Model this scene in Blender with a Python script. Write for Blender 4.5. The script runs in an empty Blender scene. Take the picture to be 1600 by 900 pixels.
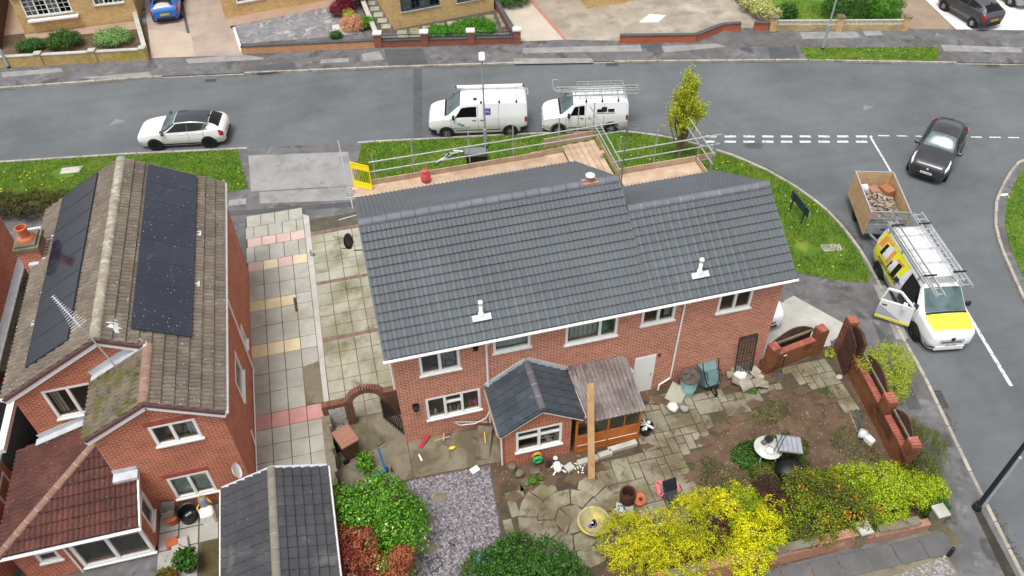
import bpy, bmesh, math, random
import numpy as np
from mathutils import Vector, Matrix
random.seed(11)
rng = np.random.default_rng(11)
SC = bpy.context.scene
COL = SC.collection
# ------------------------------------------------------------------ camera
# World: X along the rear wall of the grey-roofed house, Y towards the street, Z up, metres.
_t, _r, _y = math.radians(44.914), math.radians(-1.131), math.radians(13.525)
CF = np.array([0, math.cos(_t), -math.sin(_t)]); CR = np.array([1., 0, 0]); CU = np.cross(CR, CF)
CR, CU = math.cos(_r)*CR+math.sin(_r)*CU, -math.sin(_r)*CR+math.cos(_r)*CU
_c, _s = math.cos(-_y), math.sin(-_y); _M = np.array([[_c, -_s, 0], [_s, _c, 0], [0, 0, 1]])
CF, CR, CU = _M@CF, _M@CR, _M@CU
CP = np.array([-0.12, -16.53, 23.6]); FPX = 1264.25
cam = bpy.data.cameras.new('camera'); camo = bpy.data.objects.new('camera', cam); COL.objects.link(camo)
camo.matrix_world = Matrix(((CR[0], CU[0], -CF[0], CP[0]), (CR[1], CU[1], -CF[1], CP[1]), (CR[2], CU[2], -CF[2], CP[2]), (0, 0, 0, 1)))
cam.sensor_width = 36; cam.lens = FPX/1600*36; cam.clip_start = 0.1; cam.clip_end = 2000
SC.camera = camo
# ------------------------------------------------------------------ overcast sky and soft sun
SUN_EL, SUN_AZ = math.radians(72), math.radians(225)
w = bpy.data.worlds.new('World'); SC.world = w; w.use_nodes = True
nt = w.node_tree; nt.nodes.clear()
sky = nt.nodes.new('ShaderNodeTexSky'); sky.sky_type = 'NISHITA'; sky.sun_disc = False
sky.sun_elevation = SUN_EL; sky.sun_rotation = SUN_AZ; sky.dust_density = 4; sky.air_density = 1.0
hs = nt.nodes.new('ShaderNodeHueSaturation'); hs.inputs['Saturation'].default_value = 0.16
bg = nt.nodes.new('ShaderNodeBackground'); bg.inputs['Strength'].default_value = 0.14
wo = nt.nodes.new('ShaderNodeOutputWorld')
nt.links.new(sky.outputs[0], hs.inputs['Color']); nt.links.new(hs.outputs[0], bg.inputs['Color']); nt.links.new(bg.outputs[0], wo.inputs['Surface'])
sl = bpy.data.lights.new('sun', 'SUN'); sl.energy = 1.35; sl.angle = math.radians(22); sl.color = (1, .98, .95)
so = bpy.data.objects.new('sun', sl); COL.objects.link(so)
sd = Vector((math.sin(SUN_AZ)*math.cos(SUN_EL), math.cos(SUN_AZ)*math.cos(SUN_EL), math.sin(SUN_EL)))
so.rotation_euler = sd.to_track_quat('Z', 'Y').to_euler(); so.location = (0, 0, 60)
SC.view_settings.view_transform = 'Standard'; SC.view_settings.look = 'None'
SC.view_settings.exposure = 0.55; SC.view_settings.gamma = 1; SC.view_settings.use_curve_mapping = False

# ------------------------------------------------------------------ survey helpers (pixel of the photo -> metres on a known plane)
def G(x, y, z=0.0):
    d = CF*FPX+CR*(x-800)-CU*(y-450); k = (z-CP[2])/d[2]; p = CP+k*d
    return Vector((p[0], p[1], z))
def GL(pts, z=0.0): return [G(x, y, z) for x, y in pts]
def onY(x, y, Y):
    d = CF*FPX+CR*(x-800)-CU*(y-450); k = (Y-CP[1])/d[1]; return Vector(CP+k*d)
def onX(x, y, X):
    d = CF*FPX+CR*(x-800)-CU*(y-450); k = (X-CP[0])/d[0]; return Vector(CP+k*d)
# ------------------------------------------------------------------ object helpers
def wm(o):
    m = Matrix.Identity(4)
    while o is not None:
        m = o.matrix_parent_inverse @ o.matrix_basis @ m if o.parent else o.matrix_basis @ m
        o = o.parent
    return m
def link(o, parent=None):
    COL.objects.link(o)
    if parent is not None:
        o.parent = parent; o.matrix_parent_inverse = wm(parent).inverted()
    return o
def tag(o, label=None, cat=None, group=None, kind=None):
    if label: o['label'] = label
    if cat: o['category'] = cat
    if group: o['group'] = group
    if kind: o['kind'] = kind
    return o
def thing(name, label, cat, loc=(0, 0, 0), group=None):
    o = bpy.data.objects.new(name, None); o.location = loc; o.empty_display_size = .3
    COL.objects.link(o); return tag(o, label, cat, group)
def inst(name, me, M, parent=None, mat=None):
    o = bpy.data.objects.new(name, me); o.matrix_basis = M
    link(o, parent)
    if mat is not None:
        o.material_slots[0].link = 'OBJECT'; o.material_slots[0].material = mat
    return o
def copy_tree(o, parent=None):
    c = o.copy(); COL.objects.link(c); c.parent = parent
    for ch in [x for x in o.children]: copy_tree(ch, c)
    return c
def place(o, loc, rz=0): o.matrix_basis = Matrix.Translation(Vector(loc)) @ Matrix.Rotation(rz, 4, 'Z')
def frame(o, x, y, z):
    M = Matrix.Identity(4)
    for i, a in enumerate((x, y, z)):
        for j in range(3): M[j][i] = a[j]
    for j in range(3): M[j][3] = o[j]
    return M
class MB:
    def __init__(s): s.v = []; s.f = []; s.m = []; s.cm = 0
    def add(s, vs, fs):
        b = len(s.v); s.v += [tuple(p) for p in vs]; s.f += [tuple(b+i for i in f) for f in fs]; s.m += [s.cm]*len(fs); return s
    def quad(s, *p): return s.add(p, [tuple(range(len(p)))])
    def box(s, a, b, M=None):
        x0, y0, z0 = a; x1, y1, z1 = b
        vs = [(x0, y0, z0), (x1, y0, z0), (x1, y1, z0), (x0, y1, z0), (x0, y0, z1), (x1, y0, z1), (x1, y1, z1), (x0, y1, z1)]
        if M is not None: vs = [M @ Vector(p) for p in vs]
        return s.add(vs, [(0, 3, 2, 1), (4, 5, 6, 7), (0, 1, 5, 4), (1, 2, 6, 5), (2, 3, 7, 6), (3, 0, 4, 7)])
    def cbox(s, c, d, rz=0, ch=0):
        M = Matrix.Translation(Vector(c)) @ Matrix.Rotation(rz, 4, 'Z')
        if ch: return s.chbox((-d[0]/2, -d[1]/2, -d[2]/2), (d[0]/2, d[1]/2, d[2]/2), ch, M)
        return s.box((-d[0]/2, -d[1]/2, -d[2]/2), (d[0]/2, d[1]/2, d[2]/2), M)
    def chbox(s, a, b, ch, M=None):   # box with chamfered top edge and corners
        x0, y0, z0 = a; x1, y1, z1 = b
        def ring(i, z): return [(x0+i, y0, z), (x1-i, y0, z), (x1, y0+i, z), (x1, y1-i, z), (x1-i, y1, z), (x0+i, y1, z), (x0, y1-i, z), (x0, y0+i, z)]
        r0 = ring(ch, z0); r1 = ring(ch, z1-ch)
        x0 += ch; y0 += ch; x1 -= ch; y1 -= ch
        r2 = ring(ch*.6, z1)
        vs = r0+r1+r2
        if M is not None: vs = [M @ Vector(p) for p in vs]
        fs = [tuple(range(7, -1, -1)), tuple(range(16, 24))]
        for k in (0, 8):
            for i in range(8): j = (i+1) % 8; fs.append((k+i, k+j, k+8+j, k+8+i))
        return s.add(vs, fs)
    def tube(s, p, q, r, n=8, r2=None, cap=True):
        p = Vector(p); q = Vector(q); d = (q-p); r2 = r if r2 is None else r2
        if d.length < 1e-6: return s
        d.normalize(); a = d.orthogonal().normalized(); b = d.cross(a)
        vs = [p+(a*math.cos(2*math.pi*i/n)+b*math.sin(2*math.pi*i/n))*r for i in range(n)]
        vs += [q+(a*math.cos(2*math.pi*i/n)+b*math.sin(2*math.pi*i/n))*r2 for i in range(n)]
        fs = [(i, (i+1) % n, n+(i+1) % n, n+i) for i in range(n)]
        if cap: fs += [tuple(range(n-1, -1, -1)), tuple(range(n, 2*n))]
        return s.add(vs, fs)
    def path(s, pts, r, n=6):
        for a, b in zip(pts, pts[1:]): s.tube(a, b, r, n)
        return s
    def bar(s, p, q, wd, ht, up=(0, 0, 1)):   # rectangular bar from p to q
        p = Vector(p); q = Vector(q); d = (q-p); L = d.length; d.normalize(); u = Vector(up); sd_ = d.cross(u)
        if sd_.length < 1e-4: sd_ = d.orthogonal()
        sd_.normalize(); u = sd_.cross(d)
        return s.box((0, -wd/2, -ht/2), (L, wd/2, ht/2), frame(p, d, sd_, u))
    def prism(s, poly, z0, z1):
        n = len(poly); P = [(p[0], p[1]) for p in poly]
        ar = sum(P[i][0]*P[(i+1) % n][1]-P[(i+1) % n][0]*P[i][1] for i in range(n))
        if ar < 0: P = P[::-1]
        vs = [(x, y, z0) for x, y in P]+[(x, y, z1) for x, y in P]
        fs = [tuple(range(n-1, -1, -1)), tuple(range(n, 2*n))]+[(i, (i+1) % n, n+(i+1) % n, n+i) for i in range(n)]
        return s.add(vs, fs)
    def sheet(s, poly, z):
        n = len(poly); P = [(p[0], p[1]) for p in poly]
        ar = sum(P[i][0]*P[(i+1) % n][1]-P[(i+1) % n][0]*P[i][1] for i in range(n))
        if ar < 0: P = P[::-1]
        return s.add([(x, y, z) for x, y in P], [tuple(range(n))])
    def lathe(s, prof, c=(0, 0, 0), n=16, M=None):
        vs = []
        for r, z in prof:
            for i in range(n):
                a = 2*math.pi*i/n; vs.append(Vector((c[0]+r*math.cos(a), c[1]+r*math.sin(a), c[2]+z)))
        if M is not None: vs = [M @ p for p in vs]
        fs = []
        for k in range(len(prof)-1):
            for i in range(n):
                j = (i+1) % n; fs.append((k*n+i, k*n+j, (k+1)*n+j, (k+1)*n+i))
        fs.append(tuple(range(n-1, -1, -1))); fs.append(tuple(range((len(prof)-1)*n, len(prof)*n)))
        return s.add(vs, fs)
    def torus(s, c, R, r, axis='Z', n=20, k=8, M=None):
        vs = []; fs = []
        for i in range(n):
            a = 2*math.pi*i/n
            for j in range(k):
                b = 2*math.pi*j/k; x = (R+r*math.cos(b))*math.cos(a); y = (R+r*math.cos(b))*math.sin(a); z = r*math.sin(b)
                p = Vector((x, y, z)) if axis == 'Z' else (Vector((x, z, y)) if axis == 'Y' else Vector((z, x, y)))
                p = p+Vector(c); vs.append(M @ p if M is not None else p)
        for i in range(n):
            for j in range(k): fs.append((i*k+j, ((i+1) % n)*k+j, ((i+1) % n)*k+(j+1) % k, i*k+(j+1) % k))
        return s.add(vs, fs)
    def rock(s, c, r, seed=None, sq=(1, 1, 1)):
        t = (1+5**.5)/2
        vs = [(-1, t, 0), (1, t, 0), (-1, -t, 0), (1, -t, 0), (0, -1, t), (0, 1, t), (0, -1, -t), (0, 1, -t), (t, 0, -1), (t, 0, 1), (-t, 0, -1), (-t, 0, 1)]
        fs = [(0, 11, 5), (0, 5, 1), (0, 1, 7), (0, 7, 10), (0, 10, 11), (1, 5, 9), (5, 11, 4), (11, 10, 2), (10, 7, 6), (7, 1, 8), (3, 9, 4), (3, 4, 2), (3, 2, 6), (3, 6, 8), (3, 8, 9), (4, 9, 5), (2, 4, 11), (6, 2, 10), (8, 6, 7), (9, 8, 1)]
        R = Matrix.Rotation(random.uniform(0, 6.28), 3, 'Z') @ Matrix.Rotation(random.uniform(0, 3), 3, 'X')
        out = []
        for p in vs:
            q = R @ (Vector(p).normalized()*r*random.uniform(.75, 1.2)); out.append((c[0]+q.x*sq[0], c[1]+q.y*sq[1], c[2]+q.z*sq[2]))
        return s.add(out, fs)
    def mesh(s, name, mats, smooth=False):
        me = bpy.data.meshes.new(name); me.from_pydata(s.v, [], s.f)
        for m in (mats if isinstance(mats, (list, tuple)) else [mats]): me.materials.append(m)
        if any(s.m): me.polygons.foreach_set('material_index', s.m)
        if smooth: me.polygons.foreach_set('use_smooth', [True]*len(me.polygons))
        me.update(); return me
    def build(s, name, mats, parent=None, smooth=False, **kw):
        o = bpy.data.objects.new(name, s.mesh(name, mats, smooth)); link(o, parent)
        if smooth == 'auto':
            o.data.polygons.foreach_set('use_smooth', [True]*len(o.data.polygons))
            o.data.set_sharp_from_angle(angle=math.radians(38))
        return tag(o, **kw) if kw else o
def struct(name, mb, mat, parent=None, kind='structure', label=None, smooth=False):
    return mb.build(name, mat, parent, smooth, kind=kind, label=label)
# ------------------------------------------------------------------ materials
def lin(c):
    c = [x/255 for x in c]; return [x/12.92 if x <= .04045 else ((x+.055)/1.055)**2.4 for x in c]
def rgba(c): return (*lin(c), 1)
class NT:
    def __init__(s, m): s.t = m.node_tree; s.n = s.t.nodes; s.l = s.t.links
    def new(s, ty, **kw):
        x = s.n.new(ty)
        for k, v in kw.items(): setattr(x, k, v)
        return x
    def math(s, op, a, b=None, c=None):
        x = s.new('ShaderNodeMath', operation=op)
        for i, q in enumerate((a, b, c)):
            if q is None: continue
            if isinstance(q, (int, float)): x.inputs[i].default_value = q
            else: s.l.new(q, x.inputs[i])
        return x.outputs[0]
    def mix(s, f, a, b, mode='MIX'):
        x = s.new('ShaderNodeMix', data_type='RGBA', blend_type=mode)
        for sock, q in ((x.inputs[0], f), (x.inputs[6], a), (x.inputs[7], b)):
            if isinstance(q, (int, float)): sock.default_value = q
            elif isinstance(q, (tuple, list)): sock.default_value = q
            else: s.l.new(q, sock)
        return x.outputs[2]
    def noise(s, vec, scale, detail=5, rough=.6, dist=0):
        x = s.new('ShaderNodeTexNoise'); x.inputs['Scale'].default_value = scale; x.inputs['Detail'].default_value = detail; x.inputs['Roughness'].default_value = rough
        x.inputs['Distortion'].default_value = dist
        s.l.new(vec, x.inputs['Vector']); return x.outputs['Fac']
    def ramp(s, f, stops):
        x = s.new('ShaderNodeValToRGB'); e = x.color_ramp.elements
        while len(e) < len(stops): e.new(.5)
        for el, (p, c) in zip(e, stops): el.position = p; el.color = c
        s.l.new(f, x.inputs[0]); return x.outputs[0]
    def step(s, f, a, b):
        x = s.new('ShaderNodeMapRange'); x.inputs[1].default_value = a; x.inputs[2].default_value = b; s.l.new(f, x.inputs[0]); return x.outputs[0]
def newmat(name):
    m = bpy.data.materials.new(name); m.use_nodes = True; N = NT(m); p = N.n['Principled BSDF']
    g = N.new('ShaderNodeNewGeometry'); return m, N, p, g.outputs['Position'], g
def finish(N, p, col, rough, metal=0, bump=None, bdist=.01, bstr=.6, coat=0, spec=.5):
    if isinstance(col, (tuple, list)): p.inputs['Base Color'].default_value = col
    else: N.l.new(col, p.inputs['Base Color'])
    if isinstance(rough, (int, float)): p.inputs['Roughness'].default_value = rough
    else: N.l.new(rough, p.inputs['Roughness'])
    p.inputs['Metallic'].default_value = metal; p.inputs['Coat Weight'].default_value = coat; p.inputs['Coat Roughness'].default_value = .05
    p.inputs['Specular IOR Level'].default_value = spec
    if bump is not None:
        b = N.new('ShaderNodeBump'); b.inputs['Strength'].default_value = bstr; b.inputs['Distance'].default_value = bdist
        N.l.new(bump, b.inputs['Height']); N.l.new(b.outputs[0], p.inputs['Normal'])
def obrand(N, g):
    oi = N.new('ShaderNodeObjectInfo')
    return N.math('FRACT', N.math('ADD', oi.outputs['Random'], g.outputs['Random Per Island']))
def mat(name, c1, c2=None, rough=.8, ns=2., detail=6, bump=0, bs=40, rnd=0, metal=0, coat=0, spec=.5, lo=.35, hi=.65, specks=None, stain=None, ns2=None, fine=0):
    m, N, p, pos, g = newmat(name)
    if c2 is None and not rnd and not specks and not stain and not bump and not fine:
        finish(N, p, rgba(c1), rough, metal, coat=coat, spec=spec); return m
    f = N.step(N.noise(pos, ns, detail, .65), lo, hi)
    col = N.mix(f, rgba(c1), rgba(c2 or c1))
    if rnd:
        r = obrand(N, g); v = N.math('MULTIPLY_ADD', r, 2*rnd, 1-rnd)
        x = N.new('ShaderNodeCombineXYZ')
        for i in range(3): N.l.new(v, x.inputs[i])
        col = N.mix(1., col, x.outputs[0], 'MULTIPLY')
    if fine:   # fine grain
        v = N.math('MULTIPLY_ADD', N.noise(pos, 60, 3, .7), 2*fine, 1-fine)
        x = N.new('ShaderNodeCombineXYZ')
        for i in range(3): N.l.new(v, x.inputs[i])
        col = N.mix(1., col, x.outputs[0], 'MULTIPLY')
    for st in (stain or []):
        sc_, sr, a, b, amt = st
        k = N.math('MULTIPLY', N.step(N.noise(pos, sc_, 5, .6, .4), a, b), amt)
        col = N.mix(k, col, rgba(sr))
    for sp in (specks or []):
        sc_, sr, th = sp
        vo = N.new('ShaderNodeTexVoronoi'); vo.inputs['Scale'].default_value = sc_; N.l.new(pos, vo.inputs['Vector'])
        k = N.math('LESS_THAN', vo.outputs['Distance'], th)
        k = N.math('MULTIPLY', k, N.math('GREATER_THAN', N.noise(pos, sc_*.21, 2), .5))
        col = N.mix(k, col, rgba(sr))
    b = N.noise(pos, bs, 4, .7) if bump else None
    finish(N, p, col, rough, metal, b, bump, .7, coat, spec); return m
def brickmat(name, c1, c2, cm, dark=None, bw=.225, rh=.075, stain=None, var=.5):
    m, N, p, pos, g = newmat(name)
    sx = N.new('ShaderNodeSeparateXYZ'); N.l.new(pos, sx.inputs[0]); sn = N.new('ShaderNodeSeparateXYZ'); N.l.new(g.outputs['True Normal'], sn.inputs[0])
    u = N.math('SUBTRACT', N.math('MULTIPLY', sx.outputs[1], sn.outputs[0]), N.math('MULTIPLY', sx.outputs[0], sn.outputs[1]))
    top = N.math('GREATER_THAN', N.math('ABSOLUTE', sn.outputs[2]), .7)
    uu = N.math('ADD', N.math('MULTIPLY', u, N.math('SUBTRACT', 1., top)), N.math('MULTIPLY', sx.outputs[0], top))
    vv = N.math('ADD', N.math('MULTIPLY', sx.outputs[2], N.math('SUBTRACT', 1., top)), N.math('MULTIPLY', sx.outputs[1], top))
    cv = N.new('ShaderNodeCombineXYZ'); N.l.new(uu, cv.inputs[0]); N.l.new(vv, cv.inputs[1])
    bt = N.new('ShaderNodeTexBrick'); N.l.new(cv.outputs[0], bt.inputs['Vector'])
    bt.inputs['Scale'].default_value = 1; bt.inputs['Brick Width'].default_value = bw; bt.inputs['Row Height'].default_value = rh; bt.inputs['Mortar Size'].default_value = .0095
    bt.inputs['Mortar Smooth'].default_value = .2; bt.inputs['Bias'].default_value = -.1
    bt.inputs['Color1'].default_value = rgba(c1); bt.inputs['Color2'].default_value = rgba(c2); bt.inputs['Mortar'].default_value = rgba(cm)
    col = bt.outputs['Color']
    k = N.math('MULTIPLY', N.step(N.noise(pos, 1.3, 6, .7), .45, .75), .3); col = N.mix(k, col, rgba(dark or (96, 60, 50)))
    for sc_, sr, a, b, amt in (stain or []):
        k = N.math('MULTIPLY', N.step(N.noise(pos, sc_, 5, .6, .3), a, b), amt); col = N.mix(k, col, rgba(sr))
    h = N.math('SUBTRACT', N.math('MULTIPLY', N.noise(pos, 70, 3), .4), bt.outputs['Fac'])
    finish(N, p, col, .9, 0, h, .008, .6, spec=.2); return m
def glassmat(name, tint=(20, 26, 28), rough=.03, alpha=.05):
    m, N, p, pos, g = newmat(name); N.n.remove(p)
    tr = N.new('ShaderNodeBsdfTransparent'); tr.inputs[0].default_value = rgba((240, 245, 243)); gl = N.new('ShaderNodeBsdfGlossy'); gl.inputs['Roughness'].default_value = rough
    df = N.new('ShaderNodeBsdfDiffuse'); df.inputs[0].default_value = rgba(tint)
    m1 = N.new('ShaderNodeMixShader'); m1.inputs[0].default_value = alpha; N.l.new(tr.outputs[0], m1.inputs[1]); N.l.new(df.outputs[0], m1.inputs[2])
    fr = N.new('ShaderNodeLayerWeight'); m2 = N.new('ShaderNodeMixShader')
    N.l.new(N.math('MULTIPLY_ADD', N.math('POWER', fr.outputs['Facing'], 3.), .5, .05), m2.inputs[0]); N.l.new(m1.outputs[0], m2.inputs[1]); N.l.new(gl.outputs[0], m2.inputs[2])
    N.l.new(m2.outputs[0], N.n['Material Output'].inputs[0]); return m
def leafmat(name, cols, rough=.55, trans=.35, patch=None, ps=1.2):
    trans *= .6
    m, N, p, pos, g = newmat(name)
    r = g.outputs['Random Per Island']; n = len(cols)
    col = N.ramp(r, [((i+.5)/n, rgba(c)) for i, c in enumerate(cols)])
    if patch:
        k = N.step(N.noise(pos, ps, 3), .48, .6); col = N.mix(N.math('MULTIPLY', k, .8), col, N.ramp(r, [((i+.5)/len(patch), rgba(c)) for i, c in enumerate(patch)]))
    finish(N, p, col, rough, spec=.3)
    tl = N.new('ShaderNodeBsdfTranslucent'); N.l.new(col, tl.inputs[0]); mx = N.new('ShaderNodeMixShader'); mx.inputs[0].default_value = trans
    N.l.new(p.outputs[0], mx.inputs[1]); N.l.new(tl.outputs[0], mx.inputs[2]); N.l.new(mx.outputs[0], N.n['Material Output'].inputs[0]); return m
m_asphalt = mat('asphalt', (86, 89, 91), (100, 104, 106), .9, ns=.35, bump=.006, bs=120, fine=.22, stain=[(.1, (114, 117, 118), .48, .68, .5), (.7, (78, 82, 84), .55, .8, .4)])
def road_streaks(m):
    N = NT(m); p = N.n['Principled BSDF']; src = p.inputs['Base Color'].links[0].from_socket
    g = N.new('ShaderNodeNewGeometry'); mp = N.new('ShaderNodeMapping'); mp.inputs['Rotation'].default_value = (0, 0, .2); mp.inputs['Scale'].default_value = (.07, 1.1, 1); N.l.new(g.outputs['Position'], mp.inputs[0])
    f = N.noise(mp.outputs[0], 1.0, 6, .62); v = N.math('MULTIPLY_ADD', f, .34, .83); x = N.new('ShaderNodeCombineXYZ')
    for i in range(3): N.l.new(v, x.inputs[i])
    col = N.mix(1., src, x.outputs[0], 'MULTIPLY')
    vo = N.new('ShaderNodeTexVoronoi'); vo.feature = 'DISTANCE_TO_EDGE'; vo.inputs['Scale'].default_value = .16; N.l.new(g.outputs['Position'], vo.inputs['Vector'])
    w2 = N.math('MULTIPLY', N.math('LESS_THAN', vo.outputs['Distance'], .0022), N.math('GREATER_THAN', N.noise(g.outputs['Position'], .35, 2), .56)); col = N.mix(N.math('MULTIPLY', w2, .12), col, rgba((62, 64, 66)))
    N.l.new(col, p.inputs['Base Color'])
road_streaks(m_asphalt)
m_asph_dark = mat('asphalt_repair', (70, 72, 74), (84, 85, 86), .9, ns=1.2, bump=.006, bs=120, fine=.2)
m_pave = mat('pavement_asphalt', (88, 88, 90), (114, 112, 112), .9, ns=.8, bump=.006, bs=90, fine=.18, stain=[(.8, (56, 55, 56), .54, .64, .75), (1.9, (140, 138, 135), .58, .68, .5), (.35, (74, 70, 62), .5, .62, .5)])
m_pave_pale = mat('pavement_pale', (130, 128, 126), (150, 148, 145), .9, ns=1.6, bump=.004, bs=90, fine=.12, stain=[(1.2, (112, 110, 109), .5, .7, .6)])
m_kerb = mat('kerb_concrete', (150, 143, 132), (172, 165, 153), .9, ns=3, rnd=.13, bump=.006, bs=60, stain=[(2.5, (96, 92, 80), .52, .7, .6)])
m_conc = mat('concrete', (170, 168, 161), (188, 185, 177), .9, ns=1.2, bump=.004, bs=60, fine=.08, stain=[(.9, (140, 134, 122), .5, .7, .6)])
m_conc_dirty = mat('concrete_mossy', (114, 106, 90), (132, 123, 104), .9, ns=.8, bump=.006, bs=60, fine=.15, stain=[(.75, (84, 76, 56), .48, .6, .75), (1.6, (104, 112, 66), .56, .7, .5), (1.1, (60, 54, 44), .6, .68, .7)])
m_soil = mat('soil', (84, 66, 51), (104, 84, 65), 1, ns=1.5, bump=.03, bs=25, fine=.3, stain=[(1.2, (72, 56, 42), .5, .66, .8), (6, (150, 132, 106), .6, .7, .5)], specks=[(9, (190, 180, 165), .12)])
m_turf = mat('turf_soil', (62, 92, 24), (98, 128, 34), 1, ns=1.1, bump=.03, bs=30, fine=.3, stain=[(.8, (134, 140, 52), .55, .7, .6)])
m_white = mat('white_upvc', (236, 236, 234), (246, 246, 244), .35, ns=2)
m_whitedirt = mat('white_paint_weathered', (226, 224, 218), (240, 240, 236), .5, ns=3, stain=[(4, (170, 165, 150), .6, .75, .5)])
m_glass = glassmat('window_glass')
m_black = mat('black_plastic', (26, 27, 29), rough=.5)
m_rubber = mat('tyre_rubber', (20, 20, 21), rough=.85)
m_galv = mat('galvanised_steel', (168, 172, 174), (196, 199, 200), .45, ns=5, metal=.55)
m_alu = mat('aluminium', (190, 192, 194), (214, 215, 216), .4, ns=4, metal=.5)
m_board = mat('scaffold_board', (172, 146, 122), (192, 168, 144), .85, ns=2.2, rnd=.14, bump=.004, bs=30, stain=[(3, (160, 124, 96), .56, .7, .5)])
m_lead = mat('lead_flashing', (176, 182, 186), (200, 204, 206), .6, ns=3, bump=.01, bs=8)
# ================================================================== GROUND, ROADS, PAVEMENTS
m_ground = mat('earth', (92, 86, 66), (112, 108, 78), 1, ns=.2, fine=.2)
struct('ground', MB().sheet([(-600, -600), (600, -600), (600, 600), (-600, 600)], -.15), m_ground)
struct('road', MB().sheet([(-60, -60), (90, -60), (90, 80), (-60, 80)], 0), m_asphalt)
FAR = [(-60, 36.5), (-40, 32.9), (-26, 30.45), (-18.27, 29.17), (-10.16, 28.1), (-4.35, 26.98), (2.8, 25.6), (9.9, 24.06), (17.0, 22.28), (25.78, 19.95), (33.05, 17.61), (37.57, 16.19), (60, 8.6), (90, -2)]
NEAR = [(-60, 28.8), (-40, 25.4), (-24, 22.75), (-16.94, 21.61), (-11.27, 20.71), (-5.35, 19.58), (0.4, 18.5), (1.18, 18.40), (8.13, 17.13), (12.0, 16.35), (14.0, 15.75), (15.6, 14.85), (17.0, 13.7), (18.27, 12.35), (19.22, 10.9), (19.86, 9.5), (20.36, 7.75), (20.47, 6.14), (20.36, 4.65), (20.10, 3.1), (19.65, 1.5), (19.25, 0.0), (18.95, -1.8), (18.55, -3.5), (17.9, -6.2), (17.23, -9.3), (15.0, -19), (9.2, -44), (5.5, -60)]
RIGHT = [(90, -13.5), (60, -2.5), (45, 3.2), (36, 6.9), (33, 8.2), (31.46, 8.6), (29.92, 7.63), (28.24, 6.24), (27.05, 4.79), (26.3, 3.46), (25.63, 1.79), (24.97, 0.1), (23.9, -4), (22.8, -9), (20.7, -19), (15, -44), (11.3, -60)]
struct('pavement_near', MB().prism(NEAR+[(-60, -60)], -.1, .1), m_pave)
struct('pavement_far', MB().prism(FAR+[(90, 80), (-60, 80)], -.1, .1), m_pave)
struct('pavement_right', MB().prism(RIGHT+[(90, -60)], -.1, .1), m_pave)
def resample(pts, step):
    out = [Vector((*pts[0], 0))]; acc = 0
    P = [Vector((x, y, 0)) for x, y in pts]
    for a, b in zip(P, P[1:]):
        L = (b-a).length; t = step-acc
        while t <= L: out.append(a+(b-a)*(t/L)); t += step
        acc = (acc+L) % step
    return out
kerb_me = MB().chbox((-.445, -.07, -.1), (.445, .06, .112), .012).mesh('kerb_stone', m_kerb)
kerb_low = MB().chbox((-.445, -.07, -.1), (.445, .06, .03), .012).mesh('dropped_kerb_stone', m_kerb)
def kerb(name, pts, flip, lo, drops):
    root = struct(name, MB().prism([Vector((*p, 0)) for p in pts]+[Vector((p[0], p[1]+(.05 if flip else -.05), 0)) for p in pts[::-1]], -.09, .02), m_kerb)
    R = resample(pts, .915)
    for a, b in zip(R, R[1:]):
        c = (a+b)/2; d = (b-a).normalized()
        if not (lo[0] < c.x < lo[1] and c.y > lo[2]): continue
        side = Vector((-d.y, d.x, 0))*(-1 if flip else 1)
        low = any(x0 < c.x < x1 for x0, x1 in drops)
        M = frame(c+Vector((0, 0, random.uniform(-.006, .004))), d, Vector((-d.y, d.x, 0)), Vector((0, 0, 1))) @ Matrix.Rotation(random.uniform(-.008, .008), 4, 'Z')
        inst('kerb_stone', kerb_low if low else kerb_me, M, root)
kerb('kerb_far', FAR, False, (-21, 42, -99), [(-9.9, -4.9), (11.3, 15.3), (33.6, 41)])
kerb('kerb_near', NEAR, True, (-20, 22, -11), [(-5.2, 0.5)])
kerb('kerb_right', RIGHT, True, (22, 36, -9), [])
# --- paint markings, repairs and covers on the road
m_paint = mat('road_paint', (204, 204, 201), (220, 220, 216), .8, ns=4, stain=[(7, (120, 122, 122), .5, .64, .85)])
def strip(mb, a, b, wd, z=.004):
    a = Vector(a[:2]); b = Vector(b[:2]); d = (b-a).normalized(); n = Vector((-d.y, d.x))*wd/2
    mb.sheet([a-n, b-n, b+n, a+n], z)
mark = MB()
struct('road_markings', mark.sheet([G(1358, 212), G(1362, 212), G(1364, 214), G(1359, 214)], .0035), m_paint)
dash = []
for k in range(9):      # give way double dashes
    x0 = 1103+k*29.3
    for yy in (213.2, 221.4):
        dash.append((G(x0, yy+(k*.0)), G(x0+17.5, yy+.1), .17))
for k in range(9):
    x0 = 1372+k*29.0; dash.append((G(x0, 212.0+(k*.42)), G(x0+17.5, 212.2+k*.42), .09))
dash += [(G(1360, 214), G(1392, 268), .1), (G(1500, 470), G(1580, 603), .14)]
rm = bpy.data.objects['road_markings']
for a, b, wd in dash:
    mb = MB(); strip(mb, a, b, wd, .0045); mb.build('road_line', m_paint, rm)
rep = MB().sheet(GL([(646, 108), (659, 108), (661, 216), (646, 217)]), .004)
struct('road_repair', rep, m_asph_dark)
m_iron = mat('cast_iron', (92, 92, 92), (112, 110, 108), .7, ns=6, metal=.3)
m_asph_mid = mat('worn_cover', (128, 130, 130), (116, 118, 119), .9, ns=4, fine=.15)
def tri_cover(px, py, s, nm='triangular_cover'):
    c = G(px, py); mb = MB().sheet([c+Vector((-.45*s, -.25*s, 0)), c+Vector((.5*s, -.05*s, 0)), c+Vector((-.1*s, .35*s, 0))], .005)
    return mb
tag(tri_cover(183, 191, 1.0).build('utility_cover', m_asph_mid), 'pale triangular utility cover set in the road near the white hatchback', 'road cover')
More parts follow.
